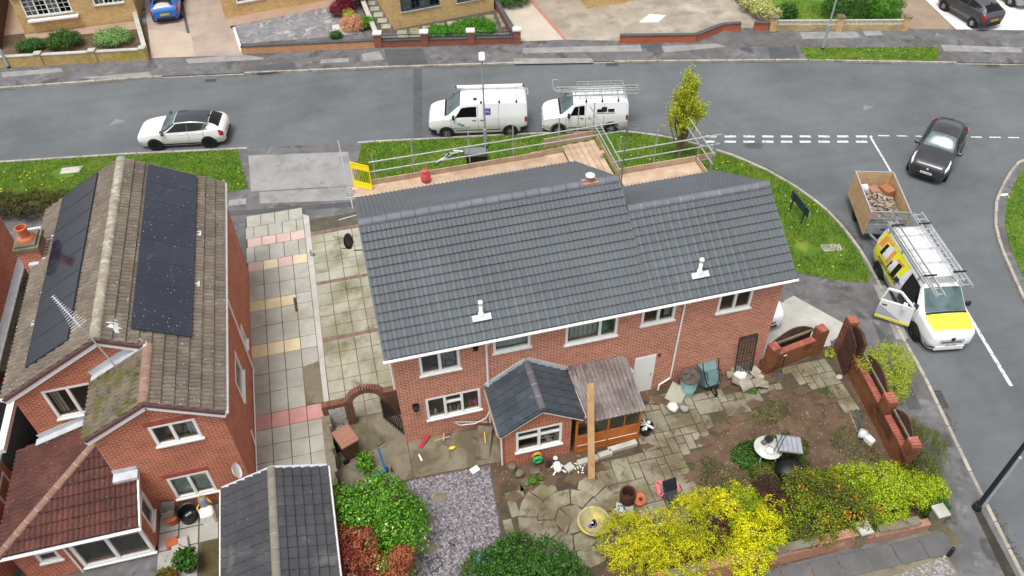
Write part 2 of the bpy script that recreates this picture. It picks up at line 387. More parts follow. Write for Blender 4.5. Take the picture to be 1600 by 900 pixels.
tag(tri_cover(1355, 168, .75).build('utility_cover', m_asph_mid), 'small pale cover set in the road above the give way dashes', 'road cover')
def drain(px, py, w_, d_, rz, label):
    c = G(px, py); t = thing('drain_grate', label, 'drain', c)
    M = Matrix.Translation(c) @ Matrix.Rotation(rz, 4, 'Z')
    MB().box((-w_/2, -d_/2, .003), (w_/2, d_/2, .008), M).build('grate_pit', m_black, t)
    f = MB()
    for s_ in (-1, 1):
        f.box((-w_/2, s_*d_/2-.02, .004), (w_/2, s_*d_/2+.02, .02), M)
        f.box((s_*w_/2-.02, -d_/2+.021, .004), (s_*w_/2+.02, d_/2-.021, .02), M)
    f.build('frame', m_iron, t)
    n = max(4, int(w_/.085))
    for k in range(1, n):
        x = -w_/2+w_*k/n; MB().box((x-.018, -d_/2+.022, .006), (x+.018, d_/2-.022, .018), M).build('grate_bar', m_iron, t)
drain(1466, 624, .8, .5, 1.33, 'rectangular iron road drain beside the side road kerb below the van')
drain(956, 101, .7, .35, -.24, 'road drain at the dropped kerb below the beige forecourt')
drain(329, 126, .6, .3, -.16, 'road drain by the kerb below the tan shared driveway')
drain(1551, 103, .7, .35, -.3, 'dark road drain by the far kerb at the right end of the street')
struct('oil_stain', MB().sheet(GL([(1160, 226), (1178, 222), (1195, 226), (1187, 233), (1168, 232)]), .004), m_asph_dark)
# --- pavement repair patches (far side) as thin sheets
def patch(pts, z, m, name='pavement_patch'): return struct(name, MB().sheet(GL(pts, z), z), m)
for i, pts in enumerate([[(1, 113), (95, 106), (98, 112), (4, 121)], [(290, 92), (378, 85), (412, 90), (411, 93), (294, 99)], [(120, 122), (232, 112), (238, 118), (180, 123)],
        [(502, 93), (545, 90), (545, 97), (500, 99)], [(566, 84), (592, 80), (600, 93), (567, 96)], [(818, 75), (1000, 70), (1004, 80), (816, 83)], [(802, 91), (924, 91), (928, 98), (804, 100)],
        [(1034, 72), (1120, 68), (1135, 73), (1038, 82)], [(1250, 50), (1338, 49), (1345, 59), (1254, 61)], [(1470, 70), (1596, 74), (1597, 82), (1475, 80)], [(1348, 48), (1376, 48), (1380, 55), (1352, 56)]]):
    patch(pts, .104+.0003*i, m_pave_pale)
for i, pts in enumerate([[(600, 77), (660, 76), (668, 100), (607, 104)], [(400, 103), (460, 98), (461, 110), (401, 115)], [(1008, 66), (1032, 66), (1035, 80), (1012, 81)], [(1200, 74), (1244, 72), (1250, 92), (1203, 93)]]):
    patch(pts, .108+.0003*i, m_asph_dark)
# --- near crossing and footpath
m_cross = mat('crossing_concrete', (134, 133, 131), (150, 148, 145), .9, ns=.7, bump=.004, bs=70, fine=.12, stain=[(.9, (112, 110, 108), .5, .66, .6), (2.2, (100, 99, 97), .58, .7, .6)])
patch([(388, 243), (544, 237), (556, 290), (392, 299)], .105, m_cross, 'dropped_crossing')
patch([(405, 300), (556, 291), (558, 312), (406, 318)], .1054, m_cross, 'dropped_crossing')
patch([(480, 345), (562, 339), (566, 357), (482, 365)], .1054, m_conc_dirty, 'driveway_apron')
struct('footpath_band', MB().sheet(GL([(357, 330), (560, 315), (560, 322), (357, 338)], .1), .107), m_asph_dark)
tag(MB().chbox((-.4, -.22, 0), (.4, .22, .01), .004, Matrix.Translation(G(371, 316, .1)) @ Matrix.Rotation(-.1, 4, 'Z')).build('utility_cover', m_pave_pale), 'pale square utility cover in the footpath beside the left house', 'utility cover')
# --- verges
VA = [(-45, 26.1), (-24, 22.6), (-16.94, 21.46), (-11.27, 20.55), (-5.45, 19.45), (-5.0, 16.1), (-6.1, 16.02), (-16.2, 17.9), (-45, 23)]
VB = [(0.62, 18.25), (1.2, 18.25), (8.1, 16.98), (11.9, 16.22), (13.9, 15.62), (15.5, 14.72), (16.85, 13.6), (18.1, 12.25), (19.05, 10.85), (19.7, 9.45), (20.2, 7.7), (20.3, 6.14), (20.2, 4.65), (19.95, 3.3), (19.6, 2.85), (18.25, 3.4), (17.1, 4.15), (15.5, 5.3), (14.5, 9.2), (12, 11.6), (8, 13.4), (0.1, 14.95), (0.2, 16.6)]
VC = [G(1250, 75), G(1467, 75), G(1467, 95), G(1262, 94)]
VC = [(p.x, p.y) for p in GL([(1250, 75), (1462, 74), (1468, 86), (1462, 95), (1262, 93)], .1)]
VD = [(p[0]+.25*(1 if i > 3 else .2), p[1]-.3) for i, p in enumerate(RIGHT[2:13])]+[(27.2, -.6), (30, 2), (34, 4.4), (45, 1)]
verges = [('verge_left', VA), ('verge_corner', VB), ('verge_far', VC), ('verge_right', VD)]
def pip(x, y, P):
    c = False; j = len(P)-1
    for i in range(len(P)):
        if (P[i][1] > y) != (P[j][1] > y) and x < (P[j][0]-P[i][0])*(y-P[i][1])/(P[j][1]-P[i][1])+P[i][0]: c = not c
        j = i
    return c
m_grass = leafmat('grass_blades', [(64, 104, 20), (80, 124, 26), (98, 142, 34), (116, 154, 44), (140, 166, 62)], .6, .3, patch=[(128, 140, 50), (150, 158, 66), (112, 130, 44)], ps=.55)
def grass(name, P, z, dens, label, hmin=.04, hmax=.1, keep=None, mt=None):
    xs = [p[0] for p in P]; ys = [p[1] for p in P]; x0, x1, y0, y1 = max(min(xs), -21), min(max(xs), 42), min(ys), max(ys)
    n = int((x1-x0)*(y1-y0)*dens); V = []; F = []
    for x, y, h, a, l in zip(rng.uniform(x0, x1, n), rng.uniform(y0, y1, n), rng.uniform(hmin, hmax, n), rng.uniform(0, 6.283, n), rng.uniform(-.05, .05, n)):
        if not pip(x, y, P) or (keep and not keep(x, y)): continue
        b = len(V); dx, dy = math.cos(a)*.017, math.sin(a)*.017
        V += [(x-dx, y-dy, z), (x+dx, y+dy, z), (x+l+dy*1.5, y+l*.7-dx*1.5, z+h)]; F.append((b, b+1, b+2))
    mb = MB(); mb.v = V; mb.f = F; mb.m = [0]*len(F)
    return mb.build(name, mt or m_grass, None, label=label, kind='stuff', cat='grass')
from math import hypot
for nm, P in verges: struct(nm, MB().sheet(P, .112), m_turf)
def nocover(x, y): return hypot(x-18.1, y-5.35) > .5 and hypot((x+13.6)/1.3, y-19.8) > .5 and hypot((x-17.2)/1.2, y-8.9) > .35
grass('grass', VA, .11, 620, 'short mown grass on the verge behind the solar panel house', keep=nocover)
grass('grass', VB, .11, 560, 'long lush grass on the corner verge round the grey roofed house', .05, .12, keep=nocover)
grass('grass', VC, .11, 500, 'narrow strip of yellowish grass on the far pavement by a lamp post')
grass('grass', VD, .11, 420, 'grass at the right edge across the side road')
# dandelions and pale verge flowers
m_flower = mat('dandelion', (232, 208, 52), rough=.7)
fl = MB()
for nm, P in verges:
    xs = [p[0] for p in P]; ys = [p[1] for p in P]
    for _ in range(420 if nm != 'verge_far' else 60):
        x, y = random.uniform(max(min(xs), -20), min(max(xs), 36)), random.uniform(min(ys), max(ys))
        if pip(x, y, P) and (math.sin(x*1.1)+math.sin(y*1.7+x*.4) > .3): fl.sheet([(x-.028, y-.028), (x+.028, y-.028), (x+.028, y+.028), (x-.028, y+.028)], .2+random.uniform(-.03, .02))
fl.build('dandelion_flowers', m_flower, None, label='yellow dandelion heads scattered over the grass verges', kind='stuff', cat='flowers')
def flatslab(name, pts, z, h, m, label, cat):
    o = MB().prism(GL(pts, z), z-.02, z+h).build(name, m); return tag(o, label, cat)
flatslab('access_cover', [(1282, 383), (1312, 381), (1316, 391), (1286, 393)], .112, .012, m_conc, 'pale concrete cover lying in the corner verge grass', 'access cover')
flatslab('access_cover', [(97, 263), (130, 259), (124, 269), (94, 272)], .112, .012, m_conc, 'grey concrete cover in the grass verge behind the solar panel house', 'access cover')
# --- slabs of the two driveways
m_mort = mat('slab_joint', (74, 70, 58), (96, 90, 76), 1, ns=3)
m_slab = mat('slab_grey', (156, 155, 146), (174, 173, 163), .9, ns=1.1, rnd=.07, bump=.004, bs=50, fine=.08, stain=[(.9, (150, 142, 122), .5, .68, .6), (.5, (134, 132, 108), .55, .72, .5)])
m_slab_o = mat('slab_old', (154, 152, 136), (172, 170, 153), .9, ns=.9, rnd=.06, bump=.004, bs=50, fine=.1, stain=[(.5, (124, 120, 90), .44, .62, .8), (1.2, (92, 90, 68), .55, .68, .7)])
m_slab_p = mat('slab_pink', (194, 166, 160), (206, 178, 170), .9, ns=2, rnd=.06, fine=.08, stain=[(1.3, (180, 150, 140), .5, .7, .5)])
m_slab_r = mat('slab_red', (182, 134, 128), (194, 146, 140), .9, ns=2, rnd=.05, fine=.08, stain=[(1.3, (170, 128, 116), .5, .7, .5)])
m_slab_y = mat('slab_yellow', (202, 188, 150), (214, 202, 168), .9, ns=2, rnd=.06, fine=.08, stain=[(1.1, (190, 172, 132), .5, .7, .5)])
slab_cache = {}
def slabme(w_, l_):
    k = (round(w_, 2), round(l_, 2))
    if k not in slab_cache: slab_cache[k] = MB().chbox((-k[0]/2+.01, -k[1]/2+.01, -.04), (k[0]/2-.01, k[1]/2-.01, 0), .008).mesh('paving_slab', m_slab)
    return slab_cache[k]
def slab(cx, cy, w_, l_, parent, m, z=.135, rz=0):
    M = Matrix.Translation((cx, cy, z+random.uniform(-.004, .004))) @ Matrix.Rotation(rz+random.uniform(-.006, .006), 4, 'Z') @ Matrix.Rotation(random.uniform(-.006, .006), 4, 'X')
    return inst('paving_slab', slabme(w_, l_), M, parent, m)
dl = struct('driveway_left', MB().sheet([(-5.2, -4.2), (-2.5, -4.2), (-2.5, 14.05), (-5.2, 13.9)], .108), m_mort)
rows = [(13.15, 13.95, 'g'), (12.35, 13.15, 'g'), (11.75, 12.35, 'p'), (10.75, 11.75, 'g'), (10.15, 10.75, 'm'), (9.25, 10.15, 'g'), (8.35, 9.25, 'g'), (7.75, 8.35, 'y'), (6.85, 7.75, 'g'), (5.9, 6.85, 'g'), (5.25, 5.9, 'y'), (4.35, 5.25, 'g'), (3.45, 4.35, 'g'), (2.47, 3.45, 'g'), (1.8, 2.47, 'r'), (1.1, 1.8, 'g'), (.4, 1.1, 'g'), (-.3, .4, 'g'), (-1.0, -.3, 'g'), (-1.7, -1., 'g')]
for i, (y0, y1, k) in enumerate(rows):
    off = .0 if y0 < 10.2 else (.3 if i % 2 else 0)
    xs = [-2.63-.623*j+off for j in range(6)]
    xs = [min(x, -2.63) for x in xs]; xs = [x for x in xs if x > -5.15]+[-5.18]
    for j, (b, a) in enumerate(zip(xs, xs[1:])):
        if b-a < .1: continue
        if 2.6 < (y0+y1)/2 < 4.2 and j == 0: continue          # cover and rough concrete here
        mm = {'g': m_slab, 'p': m_slab_p, 'r': m_slab_r, 'y': m_slab_y, 'm': (m_slab_y, m_slab_p, m_slab_y, m_slab_p, m_slab_p)[j % 5]}[k]
        if k == 'y' and j in (0, 3): mm = m_conc if j == 0 else mm
        slab((a+b)/2, (y0+y1)/2, b-a, y1-y0, dl, mm)
MB().prism([(-3.25, 2.5), (-2.55, 2.5), (-2.55, 4.5), (-3.25, 4.35)], .1, .132).build('concrete_infill', m_conc_dirty, dl)
tag(MB().chbox((-3.05, 3.1, .1), (-2.6, 3.75, .145), .01).build('manhole_cover', m_conc_dirty), 'square concrete manhole cover between the two driveways', 'manhole cover')
tag(MB().prism([(-2.62, 2.2), (-2.44, 2.2), (-2.36, 13.2), (-2.62, 13.4)], .1, .165).build('edging_strip', m_conc), 'pale concrete edging strip dividing the two driveways', 'edging')
dr = struct('driveway_right', MB().sheet([(-2.44, .2), (0.3, .2), (0.3, 13.0), (-2.37, 13.0)], .109), m_mort)
rb = [11.87, 11.27, 10.63, 9.98, 9.35, 8.78], [8.62, 8.05, 7.38, 6.76, 6.17, 5.58], [5.4, 4.72, 4.05, 3.39, 2.79, 2.15, 1.5]
for grp in rb:
    for y1, y0 in zip(grp, grp[1:]):
        xs = [-2.42, -1.83, -1.21, -.6, 0.02]
        for a, b in zip(xs, xs[1:]): slab((a+b)/2, (y0+y1)/2, b-a, y1-y0, dr, m_slab_o, .137)
m_brown = mat('brown_paver', (118, 98, 88), (136, 114, 102), .9, ns=4, rnd=.15, fine=.1)
pv = MB().chbox((-.048, -.1, -.05), (.048, .1, 0), .006).mesh('brick_paver', m_brown)
for yy in (8.70, 5.49, 11.98):
    for k in range(24): inst('brick_paver', pv, Matrix.Translation((-2.37+k*.101, yy, .14)), dr)
# ================================================================== BUILDING HELPERS
def wallpoly(mb, p0, p1, poly, th, off=0):
    """vertical slab whose outer face lies on the line p0->p1 (outside on the right hand), poly in (s, z)"""
    p0 = Vector((*p0[:2], 0)); p1 = Vector((*p1[:2], 0)); d = (p1-p0).normalized(); n = Vector((d.y, -d.x, 0))
    n_ = len(poly); fr = [p0+d*s_+n*off+Vector((0, 0, z)) for s_, z in poly]; bk = [p-n*th for p in fr]
    mb.add(fr+bk, [tuple(range(n_)), tuple(range(2*n_-1, n_-1, -1))]+[(i, n_+i, n_+(i+1) % n_, (i+1) % n_) for i in range(n_)])
def wall(mb, p0, p1, z0, z1, th=.25, holes=()):
    L = (Vector(p1[:2])-Vector(p0[:2])).length
    ss = sorted({0, L, *[h[0] for h in holes], *[h[1] for h in holes]}); zs = sorted({z0, z1, *[h[2] for h in holes], *[h[3] for h in holes]})
    for a, b in zip(ss, ss[1:]):
        run = None
        for c, d in zip(zs, zs[1:]):
            cx, cz = (a+b)/2, (c+d)/2
            solid = not any(h[0] < cx < h[1] and h[2] < cz < h[3] for h in holes)
            if solid: run = (run[0], d) if run else (c, d)
            if (not solid or d == zs[-1]) and run: wallpoly(mb, p0, p1, [(a, run[0]), (b, run[0]), (b, run[1]), (a, run[1])], th); run = None
def window(parent, p0, p1, s0, s1, z0, z1, cols=(1,), fr_m=None, top=None, sill=True, bars=None, blind=None, fw=.085, sub=True, sill_m=None):
    """upvc window in an opening of the wall line p0->p1; cols: relative widths; top: index set of lights with a fanlight"""
    fr_m = fr_m or m_white
    p0 = Vector((*p0[:2], 0)); p1 = Vector((*p1[:2], 0)); d = (p1-p0).normalized(); n = Vector((d.y, -d.x, 0)); Z = Vector((0, 0, 1))
    def bx(mb, a, b, c, e, o0, o1): mb.box((a, -o1, c), (b, -o0, e), frame(p0, d, -n, Z))
    fr = MB(); bx(fr, s0, s1, z0, z0+fw, -.07, .012); bx(fr, s0, s1, z1-fw, z1, -.07, .012); bx(fr, s0, s0+fw, z0+fw, z1-fw, -.07, .012); bx(fr, s1-fw, s1, z0+fw, z1-fw, -.07, .012)
    tot = sum(cols); x = s0+fw; wd = s1-s0-2*fw; panes = []
    for i, c in enumerate(cols):
        xe = x+wd*c/tot; a, b = x, xe
        if i < len(cols)-1: bx(fr, xe-fw*.55, xe+fw*.55, z0+fw, z1-fw, -.07, .009); b -= fw*.55
        if i > 0: a += fw*.55
        if top and i in top:
            zt = z1-fw-(z1-z0)*.28; bx(fr, a, b, zt-fw*.5, zt+fw*.5, -.07, .007); panes += [(a, b, z0+fw, zt-fw*.5, i), (a, b, zt+fw*.5, z1-fw, i)]
        else: panes.append((a, b, z0+fw, z1-fw, i))
        x = xe
    o = fr.build('window', fr_m, parent)
    for a, b, c, e, i in panes:
        g = MB(); bx(g, a+.001, b-.001, c+.001, e-.001, -.05, -.03); g.build('pane', m_glass, o)
        if bars:
            nb, mbz = bars; gb = MB()
            for k in range(1, nb): t = a+(b-a)*k/nb; bx(gb, t-.012, t+.012, c, e, -.031, -.015)
            for k in range(1, mbz): t = c+(e-c)*k/mbz; bx(gb, a, b, t-.012, t+.012, -.0305, -.016)
            gb.build('glazing_bars', fr_m, o)
        if blind and i in blind:
            q = MB(); kind, mt = blind[i]
            if kind == 'full': bx(q, a-.02, b+.02, c-.02, e+.02, -.16, -.15)
            elif kind == 'left':
                for k in range(5): t = a+(b-a)*.09*k; bx(q, t, t+(b-a)*.085, c-.05, e+.05, -.2-.03*(k % 2), -.19-.03*(k % 2))
            elif kind == 'right':
                for k in range(5): t = b-(b-a)*.09*(k+1); bx(q, t, t+(b-a)*.085, c-.05, e+.05, -.2-.03*(k % 2), -.19-.03*(k % 2))
            elif kind == 'net':
                for k in range(14): t = a-.03+(b-a+.06)*k/14; bx(q, t, t+(b-a+.06)/14*.8, c-.03, e+.03, -.2-.025*(k % 2), -.19-.025*(k % 2))
            q.build('curtain', mt, o)
    if sill:
        q = MB(); bx(q, s0-.05, s1+.05, z0-.05, z0-.002, -.02, .07); q.build('sill', sill_m or m_whitedirt, o)
    return o
PROFILE = {
    'roman': [(0, 0), (.03, .014), (.09, .032), (.15, .032), (.21, .014), (.25, 0), (.49, 0), (.53, .014), (.59, .032), (.65, .032), (.71, .014), (.75, 0), (1, 0)],
    'bold': [(0, 0), (.05, .03), (.14, .05), (.32, .05), (.42, .03), (.47, 0), (.53, 0), (.58, .03), (.67, .05), (.84, .05), (.94, .03), (1, 0)],
    'pan': [(0, 0), (.1, .035), (.25, .052), (.4, .035), (.5, 0), (.6, .035), (.75, .052), (.9, .035), (1, 0)],
    'flat': [(0, 0), (.02, 0), (.03, .006), (.97, .006), (.985, 0), (1, 0)]}
def tile_mb(kind, w_, g_, lap=.07, th=.07, lift=.0):
    pr = PROFILE[kind]; n = len(pr); vs = []
    for y, zz in ((0, th), (g_+lap, .002)):
        vs += [(x*w_*.995, y, zz+h+lift) for x, h in pr]
    vs += [(x*w_*.995, .003, th-.014+h+lift) for x, h in pr]
    vs += [(x*w_*.995, .1, th*.72-.016+h*.8+lift) for x, h in pr]
    fs = [(i, i+1, n+i+1, n+i) for i in range(n-1)]+[(2*n+i, 2*n+i+1, i+1, i) for i in range(n-1)]+[(3*n+i, 3*n+i+1, 2*n+i+1, 2*n+i) for i in range(n-1)]
    return vs, fs
CAM = Vector(CP)
def tiled(roof, O, ax, up, W, L, tw, ga, kind, m, clip=None, nobj=300, name='roof_tile', holes=None, gap=0.):
    """lay tiles on a slope: O eave corner, ax along the eave, up the slope; clip = half planes (a,b,c): a*s+b*t<=c"""
    O = Vector(O); ax = Vector(ax).normalized(); up = Vector(up).normalized(); nn = ax.cross(up)
    nc = max(1, round(W/tw)); nr = max(1, round(L/ga)); tw = W/nc; ga = L/nr
    vs, fs = tile_mb(kind, tw, ga); vs = [(x*(1-gap), y, z) for x, y, z in vs]; me = None
    cells = []; part = []
    for r in range(nr):
        for c in range(nc):
            s0, t0 = c*tw, r*ga; cor = [(s0, t0), (s0+tw, t0), (s0, t0+ga), (s0+tw, t0+ga)]
            if holes and all(any(h[0] <= s <= h[1] and h[2] <= t <= h[3] for h in holes) for s, t in cor): continue
            if clip:
                if any(all(a*s+b*t > k for s, t in cor) for a, b, k in clip): continue
                full = [(s, t) for s, t in cor]+[(s0, t0+ga+.07), (s0+tw, t0+ga+.07)]
                if any(a*s+b*t > k+1e-4 for a, b, k in clip for s, t in full): part.append((s0, t0)); continue
            cells.append((s0, t0))
    cells.sort(key=lambda q: (O+ax*q[0]+up*q[1]-CAM).length)
    if cells[:nobj]:
        mb = MB(); mb.add(vs, fs); me = mb.mesh(name, m, True); me.set_sharp_from_angle(angle=math.radians(50))
    for s0, t0 in cells[:nobj]:
        j = random.uniform(-.003, .003)
        inst(name, me, frame(O+ax*s0+up*(t0+j)+nn*random.uniform(0, .004), ax, up, nn), roof)
    rest = MB()
    for s0, t0 in cells[nobj:]:
        o = O+ax*s0+up*t0+nn*random.uniform(0, .004); rest.add([o+ax*x+up*y+nn*z for x, y, z in vs], fs)
    if part:
        bm = bmesh.new()
        for s0, t0 in part:
            bv = [bm.verts.new((s0+x, t0+y, z)) for x, y, z in vs]
            for f in fs: bm.faces.new([bv[i] for i in f])
        for a, b, k in clip:
            n2 = a*a+b*b
            bmesh.ops.bisect_plane(bm, geom=bm.verts[:]+bm.edges[:]+bm.faces[:], plane_co=(a*k/n2, b*k/n2, 0), plane_no=(a, b, 0), clear_outer=True)
        bm.verts.index_update(); bm.verts.ensure_lookup_table()
        rest.add([O+ax*v.co.x+up*v.co.y+nn*v.co.z for v in bm.verts], [tuple(v.index for v in f.verts) for f in bm.faces]); bm.free()
    if rest.f:
        o = rest.build(name+'s', m, roof, 'auto', kind='stuff')
def ridge(roof, p, q, r, m, mj, L=.45, name='ridge_tile'):
    p = Vector(p); q = Vector(q); d = (q-p); n = max(1, round(d.length/L)); st = d.length/n; d.normalize()
    sd_ = d.cross(Vector((0, 0, 1))).normalized(); u = sd_.cross(d)
    def half(r0, r1, L0, k=10):
        vs = []; fs = []
        for x, rr in ((0, r0), (L0, r1)):
            for i in range(k+1): a = math.pi*(-.08+1.16*i/k); vs.append((x, rr*math.cos(a), rr*math.sin(a)*.8))
        fs = [(i, i+1, k+2+i, k+1+i) for i in range(k)]; c = len(vs); vs += [(0, 0, -r*.3), (L0, 0, -r*.3)]
        fs += [(i+1, i, c) for i in range(k)]+[(k+1+i, k+2+i, c+1) for i in range(k)]
        mb = MB(); mb.add(vs, fs); return mb
    me = half(r, r*.97, st-.014).mesh(name, m, True); me.set_sharp_from_angle(angle=math.radians(40)); mj_ = half(r*.93, r*.93, .03, 8).mesh('ridge_joint', mj)
    for k in range(n):
        inst(name, me, frame(p+d*(st*k)+Vector((0, 0, random.uniform(-.004, .006))), d, sd_, u), roof)
        if k: inst('ridge_joint', mj_, frame(p+d*(st*k-.022), d, sd_, u), roof)
def slopemesh(mb, pts, th=.06):   # roof deck under the tiles
    pts = [Vector(p) for p in pts]; n = len(pts); nn = (pts[1]-pts[0]).cross(pts[2]-pts[0]).normalized()
    if nn.z < 0: pts = pts[::-1]; nn = -nn
    lo = [p-nn*th for p in pts]; hi = [p-nn*.012 for p in pts]
    mb.add(lo+hi, [tuple(range(n-1, -1, -1)), tuple(range(n, 2*n))]+[(i, (i+1) % n, n+(i+1) % n, n+i) for i in range(n)])
def gutter(parent, p, q, m, r=.055):
    MB().tube(p, q, r, 8).build('gutter', m, parent)
m_brick = brickmat('red_brick', (204, 116, 84), (162, 84, 60), (220, 202, 184), dark=(120, 76, 62))
m_brick2 = brickmat('orange_brick', (196, 106, 76), (160, 80, 58), (212, 176, 152))
m_tile_n = mat('new_grey_tile', (85, 90, 94), (91, 96, 100), .6, ns=.5, rnd=.035, bump=.002, bs=80, fine=.07, stain=[(.5, (104, 110, 114), .52, .8, .4), (5, (120, 125, 128), .64, .76, .3)])
m_ridge_n = mat('new_grey_ridge', (96, 98, 106), (112, 113, 120), .7, ns=1.5, rnd=.06, fine=.08)
m_mortar = mat('pale_mortar', (196, 192, 186), (176, 172, 166), .95, ns=8)
m_dark = mat('dark_void', (30, 30, 32), rough=.9)
m_room = mat('room_plaster', (214, 208, 198), rough=.9)
m_deck = mat('roofing_felt', (48, 48, 50), rough=.9)
m_curtain = mat('grey_curtain', (206, 206, 204), (188, 188, 188), .9, ns=4)
m_purple = mat('purple_curtain', (74, 50, 92), rough=.9)
# ================================================================== THE GREY-ROOFED HOUSE
H = thing('brick_house', 'red brick semi-detached house with a newly laid grey tiled roof in the centre', 'house', (6.6, 3.5, 0))
ZE, MS = 4.97, .63
rear = [(.82, 2.11, 3.50, 4.48), (3.2, 4.43, 3.88, 4.50), (5.6, 7.38, 3.56, 4.6), (8.2, 9.38, 3.76, 4.6), (10.92, 12.15, 3.6, 4.6), (.84, 2.69, 1.13, 2.26)]
wm_ = MB(); door_h = (8.19, 8.97, .1, 2.09)
wall(wm_, (0, 0), (13.25, 0), 0, 4.85, .25, rear+[door_h])
# rear wall shows the extension's party line too
wall(wm_, (13.25, .251), (13.25, 5.1), 0, 4.8, .25); wall(wm_, (13.249, 5.35), (8.4, 5.35), 0, 4.8, .25)
wall(wm_, (8.149, 7.05), (0, 7.05), 0, 4.85, .25); wall(wm_, (0, 6.799), (0, .251), 0, 4.85, .25, [(2.4, 3.3, .1, 2.1)]); wall(wm_, (8.15, 5.36), (8.15, 7.04), 0, 4.85, .25)
for X, yr, y1, ztop, dirx in ((.0, 3.42, 7.05, 7.24, -1), (13.25, 2.48, 5.35, 6.62, 1)):
    P = [(.02, 4.86 if dirx < 0 else 4.81), (y1-.02, 4.86 if dirx < 0 else 4.81), (yr, ztop-.14)]
    if dirx < 0: wallpoly(wm_, (0, y1), (0, 0), [(y1-a, b) for a, b in P][::-1], .25)
    else: wallpoly(wm_, (X, 0), (X, y1), P, .25)
wallpoly(wm_, (8.35, 0), (8.35, 7.05), [(2.6, 6.62), (6.6, 5.3), (3.42, 7.1)], .2)
wm_.build('wall', m_brick, H)
rooms = MB(); rooms.box((.3, .3, 2.4), (13, 5.0, 2.5)).box((.3, 3.0, .1), (13, 3.1, 4.7)).box((.3, .3, .02), (13, 5, .09)).box((2.75, .3, .1), (2.85, 2.9, 4.7)).box((7.7, .3, .1), (7.8, 2.9, 4.7)).box((.3, .3, 4.72), (13, 5.0, 4.8))
rooms.build('interior', m_room, H)
bl = {0: None}
window(H, (0, 0), (13.25, 0), *rear[0], (1, 1), blind={1: ('net', mat('patterned_curtain', (196, 200, 206), (60, 80, 110), .9, ns=16, lo=.48, hi=.54))})
window(H, (0, 0), (13.25, 0), *rear[1], (1,), blind={0: ('full', m_curtain)})
window(H, (0, 0), (13.25, 0), *rear[2], (2.1, 1), blind={0: ('net', m_curtain)})
window(H, (0, 0), (13.25, 0), *rear[3], (1, 1), blind={1: ('right', m_curtain)})
window(H, (0, 0), (13.25, 0), *rear[4], (1, 1), blind={1: ('right', m_purple)})
window(H, (0, 0), (13.25, 0), *rear[5], (1, 1.05, 1), top={1})
d = MB().box((8.19, -.005, .1), (8.97, .05, 2.09)).build('door', m_white, H)
MB().box((8.23, -.012, .14), (8.93, -.006, 2.05)).build('door_panel', m_white, d)
MB().box((8.84, -.05, 1.0), (8.87, -.013, 1.14)).build('handle', m_galv, d)
MB().box((9.02, -.06, 1.98), (9.12, -.002, 2.08)).build('alarm_box', mat('dull_red', (110, 36, 40)), H)
# roof: decks, tiles, ridges
rf = MB()
yr1, zr1 = 3.40, ZE+MS*3.70; yr2, zr2 = 2.48, ZE+MS*2.78
yf1, zf1 = 7.75, 4.86; yf2, zf2 = 5.85, 4.78
slopemesh(rf, [(-.2, -.3, ZE), (8.35, -.3, ZE), (8.35, yr1, zr1), (-.2, yr1, zr1)]); slopemesh(rf, [(8.352, -.3, ZE), (13.4, -.3, ZE), (13.4, yr2, zr2), (8.352, yr2, zr2)])
slopemesh(rf, [(-.2, yf1, zf1), (8.35, yf1, zf1), (8.35, yr1, zr1), (-.2, yr1, zr1)]); slopemesh(rf, [(8.352, yf2, zf2), (13.4, yf2, zf2), (13.4, yr2, zr2), (8.352, yr2, zr2)])
roof = rf.build('roof', m_deck, H)
up = (0, 1, MS); Lr = 3.70*math.hypot(1, MS)
tiled(roof, (-.2, -.33, ZE-.02), (1, 0, 0), up, 8.55, Lr-.05, .3, .292, 'roman', m_tile_n, nobj=180)
tiled(roof, (8.352, -.33, ZE-.02), (1, 0, 0), up, 5.05, 2.78*math.hypot(1, MS)-.05, .3, .292, 'roman', m_tile_n, nobj=120)
for (x0, x1, yf, zf, yr, zr) in ((-.2, 8.35, yf1, zf1, yr1, zr1), (8.352, 13.4, yf2, zf2, yr2, zr2)):
    u = Vector((0, yr-yf, zr-zf)); tiled(roof, (x1, yf, zf), (-1, 0, 0), u, x1-x0, u.length-.05, .3, .292, 'roman', m_tile_n, nobj=0)
ridge(roof, (-.22, yr1, zr1-.02), (8.33, yr1, zr1-.02), .16, m_ridge_n, m_dark)
ridge(roof, (8.37, yr2, zr2-.02), (13.42, yr2, zr2-.02), .16, m_ridge_n, m_mortar)
# verge trims, fascia, gutter, downpipes
for x in (-.215, 13.405):
    yr, zr, yf, zf = (yr1, zr1, yf1, zf1) if x < 0 else (yr2, zr2, yf2, zf2)
    for a, b in (((x, -.33, ZE-.06), (x, yr, zr-.06)), ((x, yf, zf-.06), (x, yr, zr-.06))): MB().bar(a, b, .03, .15).build('verge_trim', m_tile_n, H)
MB().bar((8.365, yr2+.2, zr2+.12), (8.365, yr1, zr1-.05), .03, .12).build('verge_trim', m_tile_n, H); MB().bar((8.365, yf1, zf1-.05), (8.365, yr1, zr1-.05), .03, .12).build('verge_trim', m_tile_n, H)
MB().box((0.0, -.03, 4.66), (13.25, -.002, 4.84)).build('fascia', m_white, H)
MB().box((-.12, -.28, 4.82), (13.35, -.03, 4.85)).build('soffit', m_white, H)
gutter(H, (-.26, -.36, 4.88), (13.45, -.36, 4.88), m_white)
def downpipe(parent, pts, m=m_white, r=.034):
    mb = MB(); mb.path(pts, r, 8); mb.build('downpipe', m, parent)
downpipe(H, [(2.98, -.36, 4.86), (2.98, -.3, 4.7), (2.97, -.06, 4.5), (2.97, -.06, .3)])
downpipe(H, [(9.66, -.36, 4.86), (9.66, -.3, 4.72), (9.66, -.06, 4.52), (9.64, -.06, .62), (9.25, -.06, .36), (9.22, -.1, .12)])
